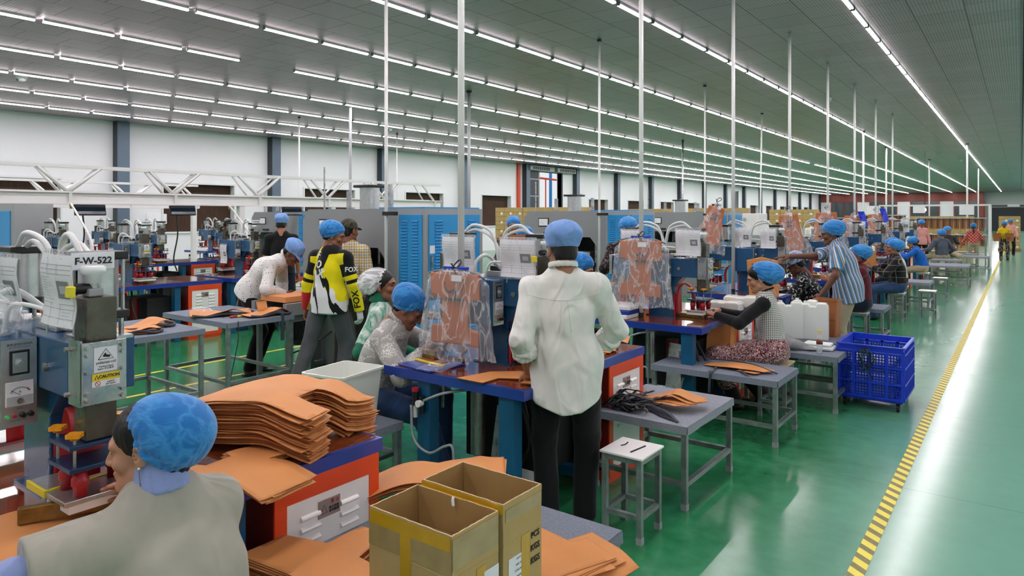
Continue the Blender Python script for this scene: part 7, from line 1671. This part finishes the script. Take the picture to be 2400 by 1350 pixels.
pallet(-10.5, 20.6, 3, 1, 6, 'brown carton in the low row over the second blue cabinet', .45, .45, .30, 'cartons over the second blue cabinet', seed=6)
pallet(-9.5, 33.0, 4, 2, 6, 'brown carton in the long stack behind the fourth hanging bag', .5, .5, .31, 'cartons behind the fourth hanging bag', seed=4)
pallet(-.85, 40.0, 2, 2, 5, 'brown carton in the stack beside the dark roller door', .42, .42, .31, 'cartons beside the roller door', seed=5)
pallet(-4.2, 37.0, 5, 1, 5, 'brown carton in the row behind the bag racks', .5, .5, .31, 'cartons behind the bag racks', seed=7)
# racks of finished brown bags
def rack(x, y, w, n, lb, grp, zs=(.75, 1.35), rz=0):
    e = tag(empty('bag_rack', (x, y, 0), radians(rz)), lb, 'rack')
    for a in (0, w): MB().box(a-.02, a+.02, -.02, .02, 0, zs[-1]+.25, MATS['steel_tube']).build('upright', e); MB().box(a-.02, a+.02, .38, .42, 0, zs[-1]+.25, MATS['steel_tube']).build('upright', e)
    for z in (.15,)+tuple(zs): MB().box(-.04, w+.04, -.03, .43, z+.24, z+.27, MATS['paper_grey']).build('shelf', e)
    q = bin_mesh(w/n*.92, .16, .38, .86, MATS['leather_dark'], .03); q.box(-.02, .02, -.09, -.08, .05, .42, MATS['webbing'])
    o0 = q.build('brown_bag'); f = True; c_, s_ = cos(radians(rz)), sin(radians(rz))
    for z in zs:
        for i in range(n):
            o = o0 if f else o0.copy()
            if not f: COL.objects.link(o)
            f = False; lx, ly = w*(i+.5)/n, .1; o.location = (x+lx*c_-ly*s_, y+lx*s_+ly*c_, z-.14 if z < 1 else z-.14); o.rotation_euler = (0, 0, radians(rz)); tag(o, 'brown bag hanging with its neighbours on ' + grp, 'bag', 'bags on '+grp)
rack(-3.1, 29.2, 2.1, 11, 'two-tier rack of brown bags right behind the woman in red', 'the rack behind the woman in red')
rack(-5.6, 27.6, 1.4, 8, 'rack of brown bags left of the woman in pink', 'the rack left of the woman in pink')
rack(-4.2, 24.0, 1.3, 7, 'shelf of brown bags behind the sixth hanging bag', 'the shelf behind the sixth hanging bag', (1.45,))
e = tag(empty('white_canopy_frame', (-3.9, 26.4, 0)), 'white pipe frame with hanging papers over the far benches', 'frame'); wm = MATS['white_paint']
MB().box(0, 3.1, -.02, .02, 2.02, 2.06, wm).box(0, 3.1, 1.2, 1.24, 2.02, 2.06, wm).box(-.02, .02, 0, 1.22, 2.02, 2.06, wm).box(3.08, 3.12, 0, 1.22, 2.02, 2.06, wm).build('top_rail', e)
for x, y in ((0, 0), (3.1, 0), (0, 1.22), (3.1, 1.22)): MB().box(x-.025, x+.025, y-.025, y+.025, 0, 2.04, wm).build('post', e)
for x, w, z, lb in ((-2.9, .35, 1.86, 'white paper hanging from the far pipe frame'), (-1.6, .4, 1.58, 'white board on the far pipe frame beside its post'), (-4.3, .36, 1.58, 'white paper standing on the far press left of the frame')): tag(MB().box(x, x+w, 26.385, 26.40, 1.78 if z > 1.6 else 1.72, 2.03, MATS['paper']).build('hanging_paper'), lb, 'paper')
# glowing task lamps far off
for x, y, z, lb in ((-4.6, 30, 1.98, 'small glowing lamp hanging before the far partition'), (-3.2, 33, 1.95, 'second small glowing lamp before the far partition')):
    e = tag(empty('task_lamp', (x, y, z)), lb, 'lamp'); MB().lathe([(0, -.09), (.05, -.06), (.055, 0), (.03, .05), (0, .06)], mat('bulb_warm', '#fff2c8', .5, emis=6)).build('bulb', e); MB().tube([(0, 0, .05), (0, 0, H-z)], .006, MATS['black'], 5).build('cord', e)
# brown bags carried by the woman in yellow
for x, y, lb in ((-.72, 31.38, 'brown bag carried in front by the woman in yellow'), (-.33, 31.42, 'brown bag at the other hand of the woman in yellow')):
    q = bin_mesh(.26, .14, .30, .86, MATS['leather_dark'], .03); q.tube(smooth_path([(-.06, 0, .29), (-.03, 0, .38), (.03, 0, .38), (.06, 0, .29)]), .008, MATS['webbing'], 6); o = q.build('brown_bag'); o.location = (x, y, .74); tag(o, lb, 'bag')
# white oven-like unit and electrical box behind the fourth press
tag(MB().box(-5.9, -5.2, 17.2, 17.9, 1.2, 1.75, MATS['white_paint'], .01).cyl((-5.75, 17.2, 1.6), (-5.75, 17.17, 1.6), .04, m=MATS['steel']).cyl((-5.55, 17.2, 1.6), (-5.55, 17.17, 1.6), .04, m=MATS['steel']).box(-5.85, -5.6, 17.18, 17.2, 1.28, 1.44, MATS['paper_grey']).box(-5.9, -5.2, 17.2, 17.9, 0, 1.2, MATS['cab_grey']).build('control_cabinet'), 'white control cabinet with round dials behind the fourth hanging bag', 'cabinet')
